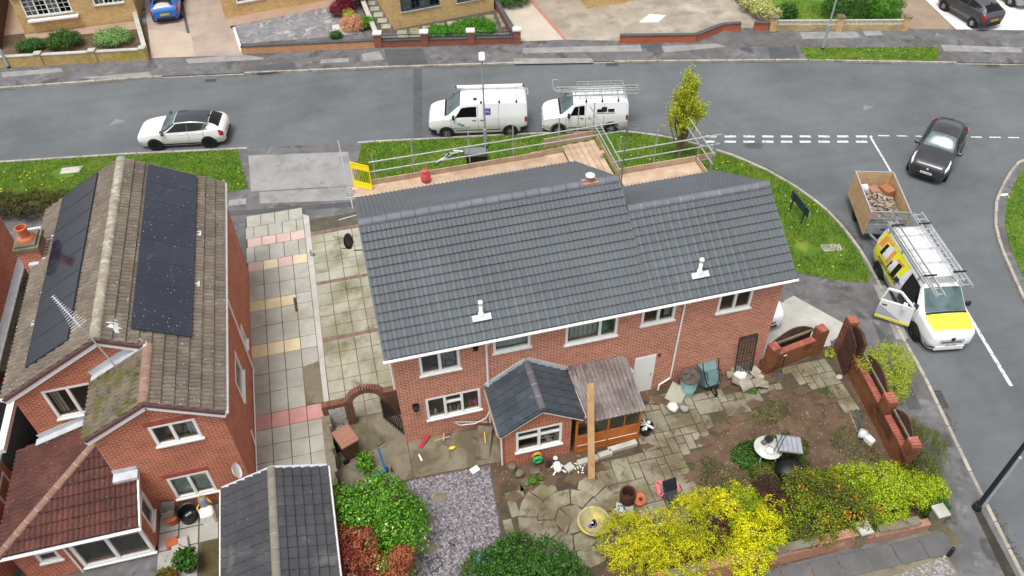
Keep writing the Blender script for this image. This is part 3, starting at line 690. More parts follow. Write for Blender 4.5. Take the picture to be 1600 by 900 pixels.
downpipe(H, [(-.06, .25, 4.7), (-.06, .25, 2.8)])
# roof furniture
def vent(x, label):
    y0 = .22; z0 = ZE+MS*(y0+.3)+.12; t = thing('vent_pipe', label, 'roof vent', (x, y0, z0))
    MB().box((-.3, -.1, -.02), (.3, .1, .02), frame(Vector((x, y0-.02, z0)), Vector((1, 0, 0)), Vector((0, 1, MS)).normalized(), Vector((0, -MS, 1)).normalized())).build('flashing', m_lead, t)
    MB().lathe([(.10, -.05), (.09, .12), (.06, .14), (.06, .55)], (x, y0+.06, z0), 14).build('pipe', m_white, t, True)
    MB().lathe([(.08, 0), (.08, .1), (.03, .14)], (x, y0+.06, z0+.52), 14).build('cowl', m_whitedirt, t, True)
vent(2.93, 'white flue pipe standing on the left half of the grey tiled roof')
vent(10.15, 'white flue pipe standing on the right half of the grey tiled roof')
m_terra = mat('terracotta', (196, 110, 74), (176, 92, 60), .85, ns=5, bump=.004, bs=30)
t = thing('ridge_vent', 'terracotta ridge vent with a white cap on the main grey ridge', 'ridge vent', (7.36, yr1, zr1))
MB().lathe([(.13, -.1), (.13, .06), (.1, .12), (.09, .2)], (7.36, yr1, zr1+.05), 12).build('vent_base', mat('dull_terracotta', (164, 116, 92), (146, 100, 80), .9, ns=5), t, 'auto')
MB().box((7.1, yr1-.15, zr1-.08), (7.62, yr1+.15, zr1+.1)).build('ridge_piece', mat('terracotta_pink', (176, 140, 120), (156, 118, 100), .9, ns=5), t)
MB().lathe([(.15, 0), (.16, .04), (.05, .09)], (7.36, yr1, zr1+.3), 14).build('cap', m_white, t, True)
def aerial(name, label, base, top, boom, els, tilt=0, m=m_galv, el_len=(.35, .75)):
    t = thing(name, label, 'aerial', base)
    MB().tube(base, top, .022, 8).build('mast', m, t)
    a, b = Vector(boom[0]), Vector(boom[1]); MB().bar(a, b, .03, .03).build('boom', m, t)
    d = (b-a).normalized(); s = d.cross(Vector((0, 0, 1))).normalized()
    for k in range(els):
        c = a+(b-a)*(k+.3)/els; l = el_len[0]+(el_len[1]-el_len[0])*(k/els)**2
        MB().tube(c-s*l/2, c+s*l/2, .009, 5).build('element', m, t)
    return t
aerial('tv_aerial', 'television aerial on a dark mast at the right end of the main ridge', (8.5, 3.5, 6.8), (8.55, 3.6, 9.1), ((8.2, 3.55, 9.2), (8.95, 3.75, 9.0)), 9, m=mat('dull_aerial', (120, 122, 124), metal=.4, rough=.5))
# black satellite dish on the left gable
t = thing('satellite_dish', 'black satellite dish on the left gable end above the driveway', 'satellite dish', (-.55, 5.6, 4.3))
Md = Matrix.Translation((-.62, 5.9, 4.5)) @ Matrix.Rotation(math.radians(-60), 4, 'Y') @ Matrix.Rotation(math.radians(25), 4, 'X')
MB().lathe([(.02, .0), (.16, .02), (.28, .08), (.29, .085), (.16, .03), (.02, .01)], n=18, M=Md).build('dish', m_black, t, True)
MB().tube((-.02, 5.6, 4.2), (-.55, 5.66, 4.25), .02).build('bracket', m_black, t)
MB().tube((-.62, 5.7, 4.3), (-.95, 5.6, 4.5), .012).build('feed_arm', m_black, t)
def lampbox(c, label, nm='wall_light'):
    t = thing(nm, label, 'wall light', c); x, y, z = c
    MB().box((x-.1, y-.03, z-.14), (x+.1, y, z+.14)).build('backplate', m_black, t)
    MB().lathe([(.05, -.12), (.1, -.06), (.1, .06), (.03, .14)], (x, y-.12, z), 8).build('lantern', m_black, t)
lampbox((.5, -.002, 2.02), 'black lantern light on the brick wall left of the kitchen window')
t = thing('floodlight', 'small black floodlight under the gutter by the left downpipe', 'floodlight', (2.62, -.05, 4.35))
MB().box((2.55, -.14, 4.3), (2.7, -.04, 4.44)).build('lamp_head', m_black, t); MB().box((2.6, -.04, 4.34), (2.65, -.001, 4.4)).build('bracket', m_black, t)
# items on the inside sills
def sill_item(c, r, h, col, label, group):
    o = MB().lathe([(r, 0), (r*1.05, h*.6), (r*.5, h*.8), (r*.45, h)], c, 8).build('bottle', mat('sill_item', col, rough=.4)); tag(o, label, 'bottle', group)
BN = ['dark red', 'cream', 'dark green', 'sage green', 'pale grey', 'sea green', 'white', 'bright green', 'orange', 'magenta', 'pink']
for k, (x, col) in enumerate([(1.0, (150, 40, 40)), (1.15, (210, 210, 205)), (1.28, (60, 70, 60)), (1.52, (150, 180, 160)), (1.66, (190, 195, 190)), (1.8, (90, 140, 120)), (1.95, (200, 200, 200)), (2.22, (40, 130, 60)), (2.33, (210, 120, 40)), (2.45, (190, 50, 150)), (2.55, (210, 90, 170))]):
    sill_item((x, .2, 1.16), .05, .25+.1*(k > 7), col, BN[k]+' bottle on the inside sill of the downstairs kitchen window', 'kitchen sill bottles')
tag(MB().lathe([(.02, 0), (.22, .08), (.26, .2), (.16, .34), (.03, .36)], (7.0, .32, 3.68), 10).build('bag', mat('teal_cloth', (40, 150, 130), (24, 110, 100), .8, ns=6), None, True), 'teal bundle on the sill of the wide bedroom window', 'bag')
# ================================================================== LEFT HOUSE WITH SOLAR PANELS
m_tile_w = mat('weathered_tile', (116, 105, 92), (98, 88, 79), .95, ns=.9, rnd=.12, bump=.006, bs=40, fine=.15, stain=[(1.4, (146, 138, 118), .55, .7, .5), (3, (82, 76, 62), .56, .68, .6)], specks=[(7, (206, 204, 190), .1), (16, (190, 188, 172), .12)])
m_tile_m = mat('mossy_tile', (104, 96, 80), (116, 104, 88), 1, ns=1.6, rnd=.12, bump=.03, bs=22, fine=.25, stain=[(1.1, (88, 86, 36), .5, .58, .85), (3, (58, 52, 42), .54, .66, .8)])
m_ridge_w = mat('lichen_ridge', (132, 120, 104), (158, 150, 134), .95, ns=3, rnd=.08, bump=.008, bs=30, stain=[(4, (188, 184, 170), .5, .62, .7), (3, (150, 140, 60), .62, .7, .6)])
m_ridge_b = mat('brown_ridge', (128, 98, 84), (144, 116, 100), .95, ns=3, rnd=.08, bump=.006, bs=30, specks=[(9, (206, 200, 186), .1)])
m_barge = mat('purple_brown_verge', (92, 62, 62), (104, 74, 72), .9, ns=3)
m_solar = mat('solar_cell', (24, 28, 40), (34, 39, 53), .2, ns=.6, coat=.6, specks=[(7.5, (214, 218, 224), .085), (17, (190, 196, 204), .1)], stain=[(3, (70, 78, 92), .62, .74, .35)])
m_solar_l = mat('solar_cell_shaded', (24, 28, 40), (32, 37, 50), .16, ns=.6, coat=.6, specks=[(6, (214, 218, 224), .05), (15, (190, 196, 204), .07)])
m_sframe = mat('solar_frame', (66, 72, 84), rough=.4, metal=.4)
LH = thing('brick_house', 'red brick house with weathered brown tiled roof carrying solar panels on both slopes', 'house', (-8, 4, 0))
LZ, LM = 4.65, .55; xr, zr = -8.13, LZ+LM*3.16; xw, zw = -6.88, LZ+LM*1.91
q = MB(); T = .25
uw = [(1.53, 2.83, 3.54, 4.48), (1.25, 2.5, .69, 1.86)]      # wing rear openings, s from x=-8.7
wall(q, (-8.7, -.65), (-5.1, -.65), 0, 4.55, T, uw); wallpoly(q, (-8.7, -.65), (-5.1, -.65), [(.02, 4.551), (3.58, 4.551), (1.82, 5.58)], T)
rw = [(2.35, 3.75, 1.65, 2.75), (5.45, 5.95, .9, 1.8)]
wall(q, (-5.1, -.399), (-5.1, 10.0), 0, 4.55, T, rw)
gw = [(.8, 2.28, 3.17, 4.52)]
wall(q, (-11.15, 1.5), (-8.701, 1.5), 0, 4.55, T, gw); wallpoly(q, (-11.15, 1.5), (-5.1, 1.5), [(.02, 4.551), (6.03, 4.551), (3.02, 6.24)], T)
wall(q, (-8.7, 1.25), (-8.7, -.399), 0, 4.55, T); wall(q, (-11.15, 10.25), (-11.15, 1.751), 0, 4.55, T); wall(q, (-5.1, 10.25), (-10.9, 10.25), 0, 4.55, T)
wallpoly(q, (-5.1, 10.25), (-11.15, 10.25), [(.02, 4.551), (6.03, 4.551), (3.02, 6.24)], T)
q.build('wall', m_brick2, LH)
MB().box((-10.85, 1.8, 2.35), (-5.4, 9.9, 2.45)).box((-10.85, 3.4, .1), (-5.4, 3.5, 4.5)).box((-8.4, .5, .1), (-5.4, .6, 4.5)).box((-8.4, -.38, 2.3), (-5.36, .5, 2.4)).build('interior', m_room, LH)
m_frost = mat('frosted_blind', (196, 200, 200), (180, 186, 186), .6, ns=3)
m_cream = mat('cream_curtain', (206, 198, 184), (186, 178, 164), .9, ns=4)
window(LH, (-8.7, -.65), (-5.1, -.65), *uw[0], (1, 1.2), blind={1: ('right', m_frost)}); window(LH, (-8.7, -.65), (-5.1, -.65), *uw[1], (1, 1), blind={0: ('full', m_frost), 1: ('full', m_frost)})
window(LH, (-11.15, 1.5), (-5.1, 1.5), *gw[0], (1, 1.1), blind={0: ('left', m_cream)})
for r in rw: window(LH, (-5.1, -.399), (-5.1, 10.), *r, (1,), blind={0: ('full', m_frost)})
# soldier course lintels over the wing windows
m_sold = mat('soldier_brick', (176, 92, 70), (158, 80, 62), .9, ns=6, rnd=.12)
sb = MB().chbox((-.034, -.012, 0), (.034, .02, .215), .004).mesh('soldier_brick', m_sold)
for s0, s1, z0, z1 in uw:
    n = int((s1-s0+.2)/.078)
    for k in range(n): inst('soldier_brick', sb, Matrix.Translation((-8.7+s0-.06+k*.078, -.65, z1+.004)), LH)
rf = MB()
slopemesh(rf, [(-4.97, 1.35, LZ), (-4.97, 10.4, LZ), (xr, 10.4, zr), (xr, 1.35, zr)]); slopemesh(rf, [(-11.29, 1.35, LZ), (-11.29, 10.4, LZ), (xr, 10.4, zr), (xr, 1.35, zr)])
slopemesh(rf, [(-4.97, -.8, LZ), (-4.97, 1.348, LZ), (xw, 1.348, zw), (xw, -.8, zw)]); slopemesh(rf, [(-8.79, -.8, LZ), (-8.79, 1.5, LZ), (xw, 1.5, zw), (xw, -.8, zw)])
LR = rf.build('roof', m_deck, LH); h = math.hypot(1, LM)
tiled(LR, (-4.95, 1.35, LZ), (0, 1, 0), (-1, 0, LM), 9.05, 3.16*h-.06, .33, .345, 'bold', m_tile_w, nobj=150)
tiled(LR, (-4.95, -.8, LZ), (0, 1, 0), (-1, 0, LM), 2.15, 1.91*h-.05, .33, .345, 'bold', m_tile_w, nobj=60)
tiled(LR, (-11.31, 10.4, LZ), (0, -1, 0), (1, 0, LM), 9.05, 3.16*h-.06, .33, .345, 'bold', m_tile_w, nobj=50)
tiled(LR, (-8.81, 1.5, LZ), (0, -1, 0), (1, 0, LM), 2.3, 1.91*h-.05, .33, .345, 'bold', m_tile_m, nobj=40)
ridge(LR, (xr, 1.33, zr-.01), (xr, 10.42, zr-.01), .17, m_ridge_w, m_mortar); ridge(LR, (xw, -.82, zw-.01), (xw, 1.4, zw-.01), .16, m_ridge_b, m_mortar)
def barge(parent, a, b, y):
    MB().bar((*a[:1], y, a[1]-.04), (*b[:1], y, b[1]-.04), .06, .11).build('verge_tiles', m_barge, parent)
    MB().bar((a[0], y+.03, a[1]-.18), (b[0], y+.03, b[1]-.18), .04, .17).build('bargeboard', m_white, parent)
for a, b, y in (((-11.3, LZ), (xr, zr), 1.33), ((xr, zr), (-6.3, zr-LM*1.83), 1.33), ((-8.8, LZ), (xw, zw), -.82), ((xw, zw), (-4.96, LZ), -.82), ((-4.96, LZ), (xr, zr), 10.42), ((-11.3, LZ), (xr, zr), 10.42)):
    barge(LH, a, b, y)
gutter(LH, (-4.91, -.8, LZ-.06), (-4.91, 10.4, LZ-.06), m_white); gutter(LH, (-11.36, 1.35, LZ-.06), (-11.36, 10.4, LZ-.06), m_white)
downpipe(LH, [(-4.95, 4.6, LZ-.1), (-5.03, 4.6, 4.4), (-5.03, 4.6, .12)]); downpipe(LH, [(-5.03, 4.5, .3), (-5.03, -.5, .3)], r=.022); downpipe(LH, [(-5.03, 1.0, .3), (-5.03, 1.25, .95)], r=.025)
MB().bar((-8.8, 1.38, LZ+.13), (xw, 1.38, zw+.13), .2, .03).build('lead_flashing', m_lead, LH); MB().bar((-8.8, 1.482, LZ+.24), (xw-.1, 1.482, zw+.18), .02, .2).build('lead_apron', m_lead, LH)
def solar(label, M0, m, n=8):
    t = thing('solar_array', label, 'solar panels', M0.translation)
    pw, ph = 1.035, 1.70
    pm = MB().box((.012, .012, .01), (pw-.012, ph-.012, .034)); fm = MB()
    for a, b in (((0, 0, 0), (pw, .018, .04)), ((0, ph-.018, 0), (pw, ph, .04)), ((0, .0185, 0), (.018, ph-.0185, .04)), ((pw-.018, .0185, 0), (pw, ph-.0185, .04))): fm.box(a, b)
    pme, fme = pm.mesh('solar_panel', m), fm.mesh('panel_frame', m_sframe)
    for k in range(n):
        M = M0 @ Matrix.Translation((k*(pw+.012), 0, 0)); p = inst('solar_panel', pme, M, t); inst('panel_frame', fme, M, p)
    rl = MB()
    for yy in (.35, 1.3): rl.box((0, yy, -.11), (n*(pw+.012), yy+.04, -.002), M0)
    for i, yy in enumerate((.35, 1.3)): MB().box((0, yy, -.11), (n*(pw+.012), yy+.04, -.002), M0).build('mounting_rail', m_sframe, t)
u1 = Vector((-1, 0, LM)).normalized(); a1 = Vector((0, 1, 0)); n1 = a1.cross(u1)
solar('dusty blue-black solar array on the right slope of the brown roof', frame(Vector((-5.86, 1.86, LZ+LM*.89))+n1*.13, a1, u1, n1), m_solar)
u2 = Vector((1, 0, LM)).normalized(); a2 = Vector((0, -1, 0)); n2 = a2.cross(u2)
solar('dark solar array on the left slope of the brown roof beside the chimney', frame(Vector((-10.47, 10.27, LZ+LM*.82))+n2*.13, a2, u2, n2), m_solar_l)
def bracket(x, y, label, left=False):
    z = LZ+LM*((x+11.29) if left else (-4.97-x))+.06; tag(MB().cbox((x, y, z), (.22, .26, .06), 0, .01).build('roof_bracket', m_lead), label, 'bracket')
bracket(-5.72, 6.95, 'grey flashing plate by the upper right edge of the right solar array'); bracket(-5.72, 4.35, 'grey flashing plate by the lower right edge of the right solar array')
bracket(-10.62, 8.2, 'grey flashing plate beside the upper part of the left solar array', True); bracket(-10.62, 3.9, 'grey flashing plate beside the lower part of the left solar array', True)
tag(MB().add([Vector(p) for p in [(-7.95, 1.75, 6.3), (-7.45, 1.6, 6.05), (-7.4, 1.95, 6.02), (-7.75, 2.3, 6.24), (-7.9, 2.1, 6.34), (-7.7, 1.8, 6.33)]], [(0, 1, 5), (1, 2, 5), (2, 3, 5), (3, 4, 5), (4, 0, 5)]).build('flashing_patch', mat('flashing_white', (214, 216, 216), (190, 192, 192), .7, ns=7)), 'crumpled pale flashing sheet near the rear end of the brown ridge', 'flashing')
aerial('tv_aerial', 'long white television aerial on a mast at the rear gable of the solar panel house', (-7.95, 1.28, 5.2), (-8.25, 1.2, 7.5), ((-8.62, 1.55, 8.1), (-8.18, 1.1, 7.2)), 16, el_len=(.12, .55), m=mat('white_aerial', (210, 212, 214), metal=.3, rough=.4))
# chimney stack on the left eave
CH = thing('chimney', 'short brick chimney stack with an orange clay pot on the left eave', 'chimney', (-11.2, 7.7, 3.5))
MB().box((-11.62, 7.25, 2.4), (-10.92, 8.15, 5.35)).build('stack', m_brick2, CH)
MB().box((-11.68, 7.19, 5.35), (-10.86, 8.21, 5.5)).box((-11.6, 7.27, 5.501), (-10.94, 8.13, 5.58)).build('stack_cap', m_conc_dirty, CH)
MB().lathe([(.27, 0), (.25, .05), (.16, .1), (.15, .38), (.2, .4), (.2, .47), (.16, .48), (.15, .3), (.02, .28)], (-11.27, 7.7, 5.58), 16).build('chimney_pot', m_terra, CH, 'auto')
MB().box((-10.93, 7.15, 4.7), (-10.7, 8.25, 4.98)).box((-11.4, 7.1, 4.6), (-10.9, 7.26, 4.86)).build('lead_soaker', m_lead, CH)
# single storey hipped extension behind
m_tile_b = mat('brown_pantile', (98, 58, 50), (76, 45, 40), .9, ns=.9, rnd=.12, bump=.005, bs=40, fine=.12, stain=[(2, (66, 44, 40), .5, .68, .6), (1.2, (120, 82, 70), .58, .72, .4)], specks=[(8, (196, 168, 156), .08), (19, (205, 195, 185), .1)])
EX = thing('rear_extension', 'single storey brick extension with a hipped brown tiled roof at lower left', 'extension', (-10, -1, 0))
EZ, EM = 2.02, .32; ew = [(.6, 1.2, 1.02, 1.82), (1.55, 3.62, .25, 1.86)]
q = MB(); wall(q, (-11.8, -2.08), (-8.18, -2.08), 0, 2.0, .25, ew); wall(q, (-8.18, -1.829), (-8.18, -.66), 0, 2.1, .25, [(.28, 1.0, .6, 1.78)]); wallpoly(q, (-8.18, -2.08), (-8.18, -.66), [(0.02, 2.101), (1.40, 2.101), (1.40, 2.45)], .25); wall(q, (-11.8, 1.49), (-11.8, -1.829), 0, 2.0, .25)
q.build('wall', m_brick2, EX)
MB().box((-11.5, -1.2, .05), (-8.45, -1.1, 1.95)).build('interior', m_room, EX)
window(EX, (-11.8, -2.08), (-8.18, -2.08), *ew[0], (1,), top={0}); window(EX, (-11.8, -2.08), (-8.18, -2.08), *ew[1], (1, 1), fw=.1); window(EX, (-8.18, -1.829), (-8.18, -.66), .28, 1.0, .6, 1.78, (1,), blind={0: ('full', m_frost)})
xe0, xe1, ye = -11.95, -8.08, -2.24; a = Vector
ZT = EZ+EM*(-.65-ye)
rf = MB(); slopemesh(rf, [(xe0, ye, EZ), (xe1, ye, EZ), (xe1, -.65, ZT), (-8.7, -.65, ZT), (-8.7, ye+3.25, EZ+EM*3.25)]); slopemesh(rf, [(xe0, ye, EZ), (-8.7, ye+3.25, EZ+EM*3.25), (-8.7, 1.5, EZ+EM*3.25), (xe0, 1.5, EZ)])
ER = rf.build('roof', m_deck, EX); hE = math.hypot(1, EM)
tiled(ER, (xe0, ye-.02, EZ), (1, 0, 0), (0, 1, EM), xe1-xe0, 3.25*hE, .3, .33, 'pan', m_tile_b, clip=[(-1, 1/hE, 0), (1, 0, 3.25-1e-3)], nobj=90)
tiled(ER, (-8.7, ye-.02, EZ), (1, 0, 0), (0, 1, EM), .62, 1.59*hE, .31, .33, 'pan', m_tile_b, nobj=20)
tiled(ER, (xe0-.02, 1.5, EZ), (0, -1, 0), (1, 0, EM), 1.5-ye, 3.25*hE, .3, .33, 'pan', m_tile_b, clip=[(1, 1/hE, 1.5-ye)], nobj=60)
ridge(ER, (xe0-.02, ye-.02, EZ+.03), (-8.72, ye+3.23, EZ+EM*3.25+.05), .13, m_ridge_b, m_mortar, .4, 'hip_tile')
MB().bar((xe1+.02, ye, EZ-.02), (xe1+.02, -.66, ZT-.02), .05, .14).build('verge_board', m_whitedirt, EX)
gutter(EX, (xe0, ye-.06, EZ-.06), (xe1+.05, ye-.06, EZ-.06), m_white); MB().box((xe0, ye+.02, EZ-.2), (xe1, ye+.05, EZ-.03)).build('fascia', m_white, EX)
fl_ = MB(); fl_.box((-8.72, -.95, ZT+.02), (xe1+.06, -.66, ZT+.13)).box((-8.72, -.67, ZT+.131), (xe1+.06, -.655, ZT+.3)); fl_.build('lead_flashing', m_lead, EX)
MB().bar((-11.3, 1.38, EZ+EM*(-11.3-xe0)+.16), (-8.72, 1.38, EZ+EM*(-8.72-xe0)+.16), .24, .03).build('lead_apron', m_lead, EX); MB().bar((-11.2, 1.484, EZ+EM*(-11.2-xe0)+.26), (-8.72, 1.484, EZ+EM*(-8.72-xe0)+.26), .02, .2).build('lead_upstand', m_lead, EX)
MB().tube((-10.35, -2.13, 1.95), (-10.35, -2.13, .1), .03).build('downpipe', m_white, EX)
# garage
m_tile_g = mat('garage_tile', (54, 54, 58), (68, 67, 70), .9, ns=.8, rnd=.08, bump=.003, bs=60, fine=.12, stain=[(1.1, (112, 108, 106), .54, .7, .5)], specks=[(6, (190, 186, 178), .06)])
GA = thing('garage', 'garage with a dark grey tiled pitched roof between the houses', 'garage', (-4.1, -5, 0))
gz, gm = 2.4, .33; gx0, gx1, gxr = -5.62, -2.5, -4.06; gy0, gy1 = -8.5, -1.85; gzr = gz+gm*(gx1-gxr)
q = MB(); wall(q, (-5.5, gy1-.1), (-5.5, gy0), 0, gz-.02, .2); wall(q, (-2.62, gy0), (-2.62, gy1-.1), 0, gz-.02, .2); wall(q, (-2.821, gy1-.1), (-5.299, gy1-.1), 0, gz-.02, .2); wallpoly(q, (-2.64, gy1-.1), (-5.48, gy1-.1), [(0.02, gz-.019), (2.8, gz-.019), (1.41, gz+.42)], .2); q.build('wall', m_brick2, GA)
rf = MB(); slopemesh(rf, [(gx0, gy0, gz), (gx0, gy1, gz), (gxr, gy1, gzr), (gxr, gy0, gzr)]); slopemesh(rf, [(gx1, gy0, gz), (gx1, gy1, gz), (gxr, gy1, gzr), (gxr, gy0, gzr)])
GR = rf.build('roof', m_deck, GA); hg = math.hypot(1, gm)
tiled(GR, (gx1, gy0, gz), (0, 1, 0), (-1, 0, gm), gy1-gy0, (gx1-gxr)*hg-.04, .33, .27, 'flat', m_tile_g, nobj=70, gap=.03)
tiled(GR, (gx0, gy1, gz), (0, -1, 0), (1, 0, gm), gy1-gy0, (gxr-gx0)*hg-.04, .33, .27, 'flat', m_tile_g, nobj=70, gap=.03)
ridge(GR, (gxr, gy0, gzr), (gxr, gy1+.02, gzr), .13, mat('garage_ridge', (112, 108, 100), (128, 124, 112), .95, ns=3, rnd=.06, bump=.004, bs=30), m_mortar)
for a_, b_ in (((gx0, gy1+.02, gz+.02), (gxr, gy1+.02, gzr+.01)), ((gx1, gy1+.02, gz+.02), (gxr, gy1+.02, gzr+.01))): MB().bar(a_, b_, .1, .05).build('verge_capping', m_lead, GA)
gutter(GA, (gx0-.04, gy0, gz-.03), (gx0-.04, gy1, gz-.03), m_whitedirt, .045); gutter(GA, (gx1+.04, gy0, gz-.03), (gx1+.04, gy1, gz-.03), m_whitedirt, .045)
tag(MB().lathe([(.02, 0), (.2, .03), (.26, .09), (.2, .05), (.02, .02)], n=14, M=Matrix.Translation((-5.28, -1.2, 2.25)) @ Matrix.Rotation(1.2, 4, 'Y')).build('satellite_dish', m_whitedirt), 'small pale dish fixed to the wall corner above the garage', 'satellite dish')
# next house to the left, flat roofed link
m_moss = mat('mossy_flat_roof', (46, 44, 38), (62, 58, 46), 1, ns=2, bump=.05, bs=14, fine=.3, stain=[(2.5, (84, 82, 52), .55, .68, .7)])
NB = thing('brick_house', 'edge of a red brick house at the far left with a lead edged flat roof', 'house', (-14, 8, 0))
q = MB(); wall(q, (-13.35, -14), (-13.35, 11.0), 0, 4.6, .25); wall(q, (-13.35, 11.25), (-19, 11.25), 0, 4.6, .25); wall(q, (-12.4, -9), (-12.4, 1.2), 0, 2.2, .2); q.build('wall', m_brick2, NB)
MB().box((-13.34, 4.8, 2.2), (-11.4, 12.2, 2.38)).build('flat_roof', m_moss, NB)
lf = MB().box((-13.34, 12.2, 2.2), (-11.3, 12.45, 2.52)).box((-13.34, 4.8, 2.381), (-13.0, 12.2, 2.46)); lf.build('lead_edge', m_lead, NB)
wn = [(6.6, 9.0, 1.0, 2.0)]
MB().box((-13.34, -9, 2.2), (-12.35, 1.6, 2.3)).build('lean_to_roof', mat('polycarbonate', (150, 170, 172), (130, 150, 152), .3, ns=2), NB)
MB().box((-12.42, 1.3, 2.301), (-12.2, 4.4, 2.5)).build('fascia', m_white, NB)
window(NB, (-12.4, -9), (-12.4, 1.2), 8.2, 9.9, .9, 1.95, (1, 1), sill=True)
MB().box((-13.3, 1.3, 0), (-12.45, 4.4, 2.3)).build('porch', mat('dark_glazing', (34, 40, 44), rough=.15), NB)
# ================================================================== VEHICLES
def pchip(x, y, q):
    x = np.asarray(x, float); y = np.asarray(y, float); h = np.diff(x); dl = np.diff(y)/h; d = np.zeros_like(y)
    for k in range(1, len(x)-1):
        if dl[k-1]*dl[k] > 0: w1 = 2*h[k]+h[k-1]; w2 = h[k]+2*h[k-1]; d[k] = (w1+w2)/(w1/dl[k-1]+w2/dl[k])
    d[0], d[-1] = dl[0], dl[-1]
    i = np.clip(np.searchsorted(x, q)-1, 0, len(x)-2); t = (q-x[i])/h[i]
    return (2*t**3-3*t**2+1)*y[i]+(t**3-2*t**2+t)*h[i]*d[i]+(-2*t**3+3*t**2)*y[i+1]+(t**3-t**2)*h[i]*d[i+1]
HATCH = [(2.18, .26, .50, .62, .45, .56, .60, .42, .64, .66), (2.08, .2, .68, .78, .5, .72, .69, .58, .75, .77), (1.75, .18, .80, .87, .55, .82, .81, .68, .87, .89), (1.3, .18, .82, .895, .58, .855, .88, .70, .94, .97),
         (.93, .18, .82, .895, .6, .86, .92, .70, .985, 1.02), (.15, .18, .82, .895, .6, .86, .945, .60, 1.33, 1.40), (-.6, .18, .82, .895, .6, .86, .965, .60, 1.37, 1.44), (-1.25, .18, .82, .895, .6, .85, 1.0, .57, 1.29, 1.36),
         (-1.66, .2, .80, .89, .6, .83, 1.02, .55, 1.19, 1.25), (-2.02, .24, .76, .85, .6, .79, .93, .60, .97, .995), (-2.14, .3, .66, .75, .6, .70, .80, .56, .84, .86), (-2.18, .36, .6, .68, .58, .62, .72, .48, .76, .78)]
VAN = [(2.48, .30, .55, .72, .55, .66, .78, .5, .84, .87), (2.36, .22, .74, .86, .6, .82, .93, .70, 1.0, 1.03), (2.0, .2, .84, .94, .7, .90, 1.05, .77, 1.13, 1.17), (1.6, .2, .86, .96, .72, .93, 1.12, .80, 1.20, 1.25),
       (.78, .2, .87, .965, .75, .94, 1.15, .74, 1.76, 1.82), (.3, .2, .87, .965, .75, .94, 1.16, .76, 1.84, 1.90), (-2.1, .22, .87, .965, .75, .94, 1.16, .76, 1.84, 1.90), (-2.38, .28, .84, .94, .75, .92, 1.14, .74, 1.79, 1.84), (-2.48, .36, .78, .88, .75, .87, 1.12, .69, 1.68, 1.72)]
CONN = [(2.14, .30, .52, .66, .5, .62, .72, .48, .78, .81), (2.02, .22, .70, .80, .55, .77, .86, .66, .92, .95), (1.7, .2, .80, .875, .6, .85, .98, .74, 1.05, 1.09), (1.25, .2, .82, .89, .65, .87, 1.05, .76, 1.13, 1.18),
        (.55, .2, .83, .895, .7, .88, 1.08, .70, 1.64, 1.72), (.1, .2, .83, .895, .7, .88, 1.09, .71, 1.72, 1.80), (-1.85, .22, .83, .895, .7, .88, 1.09, .72, 1.74, 1.82), (-2.06, .28, .80, .87, .7, .86, 1.08, .70, 1.68, 1.75), (-2.14, .36, .74, .82, .7, .82, 1.05, .66, 1.58, 1.63)]
m_carglass = mat('car_glass', (10, 13, 16), rough=.05, spec=.4)
m_carglass_l = mat('windscreen_glass', (96, 116, 118), (66, 84, 86), .2, ns=1.4, spec=.6)
m_wpaint = mat('white_car_paint', (236, 237, 238), rough=.25, coat=.7)
m_lamp = mat('headlamp', (222, 226, 228), rough=.1, coat=.6)
m_tail = mat('tail_lamp', (168, 22, 26), rough=.2, coat=.6)
m_plate_y = mat('yellow_plate', (236, 190, 30), rough=.5)
m_plate_w = mat('white_plate', (232, 232, 228), rough=.5)
m_chrome = mat('chrome', (200, 202, 204), rough=.15, metal=.9)
m_rim_d = mat('black_alloy', (34, 35, 38), rough=.35, metal=.5)
m_rim_s = mat('silver_alloy', (150, 152, 156), (176, 178, 180), .35, ns=5, metal=.6)
m_gap = mat('panel_gap', (60, 62, 64), rough=.8)
def text_part(s, size, M, m, parent, name='lettering', flip=False):
    cu = bpy.data.curves.new('txt', 'FONT'); cu.body = s; cu.size = size; cu.align_x = 'CENTER'; cu.align_y = 'CENTER'; cu.extrude = .002
    o = bpy.data.objects.new('txt', cu); COL.objects.link(o); bpy.context.view_layer.update()
    me = bpy.data.meshes.new_from_object(o.evaluated_get(bpy.context.evaluated_depsgraph_get())); bpy.data.objects.remove(o)
    me.materials.clear(); me.materials.append(m); return inst(name, me, M, parent)
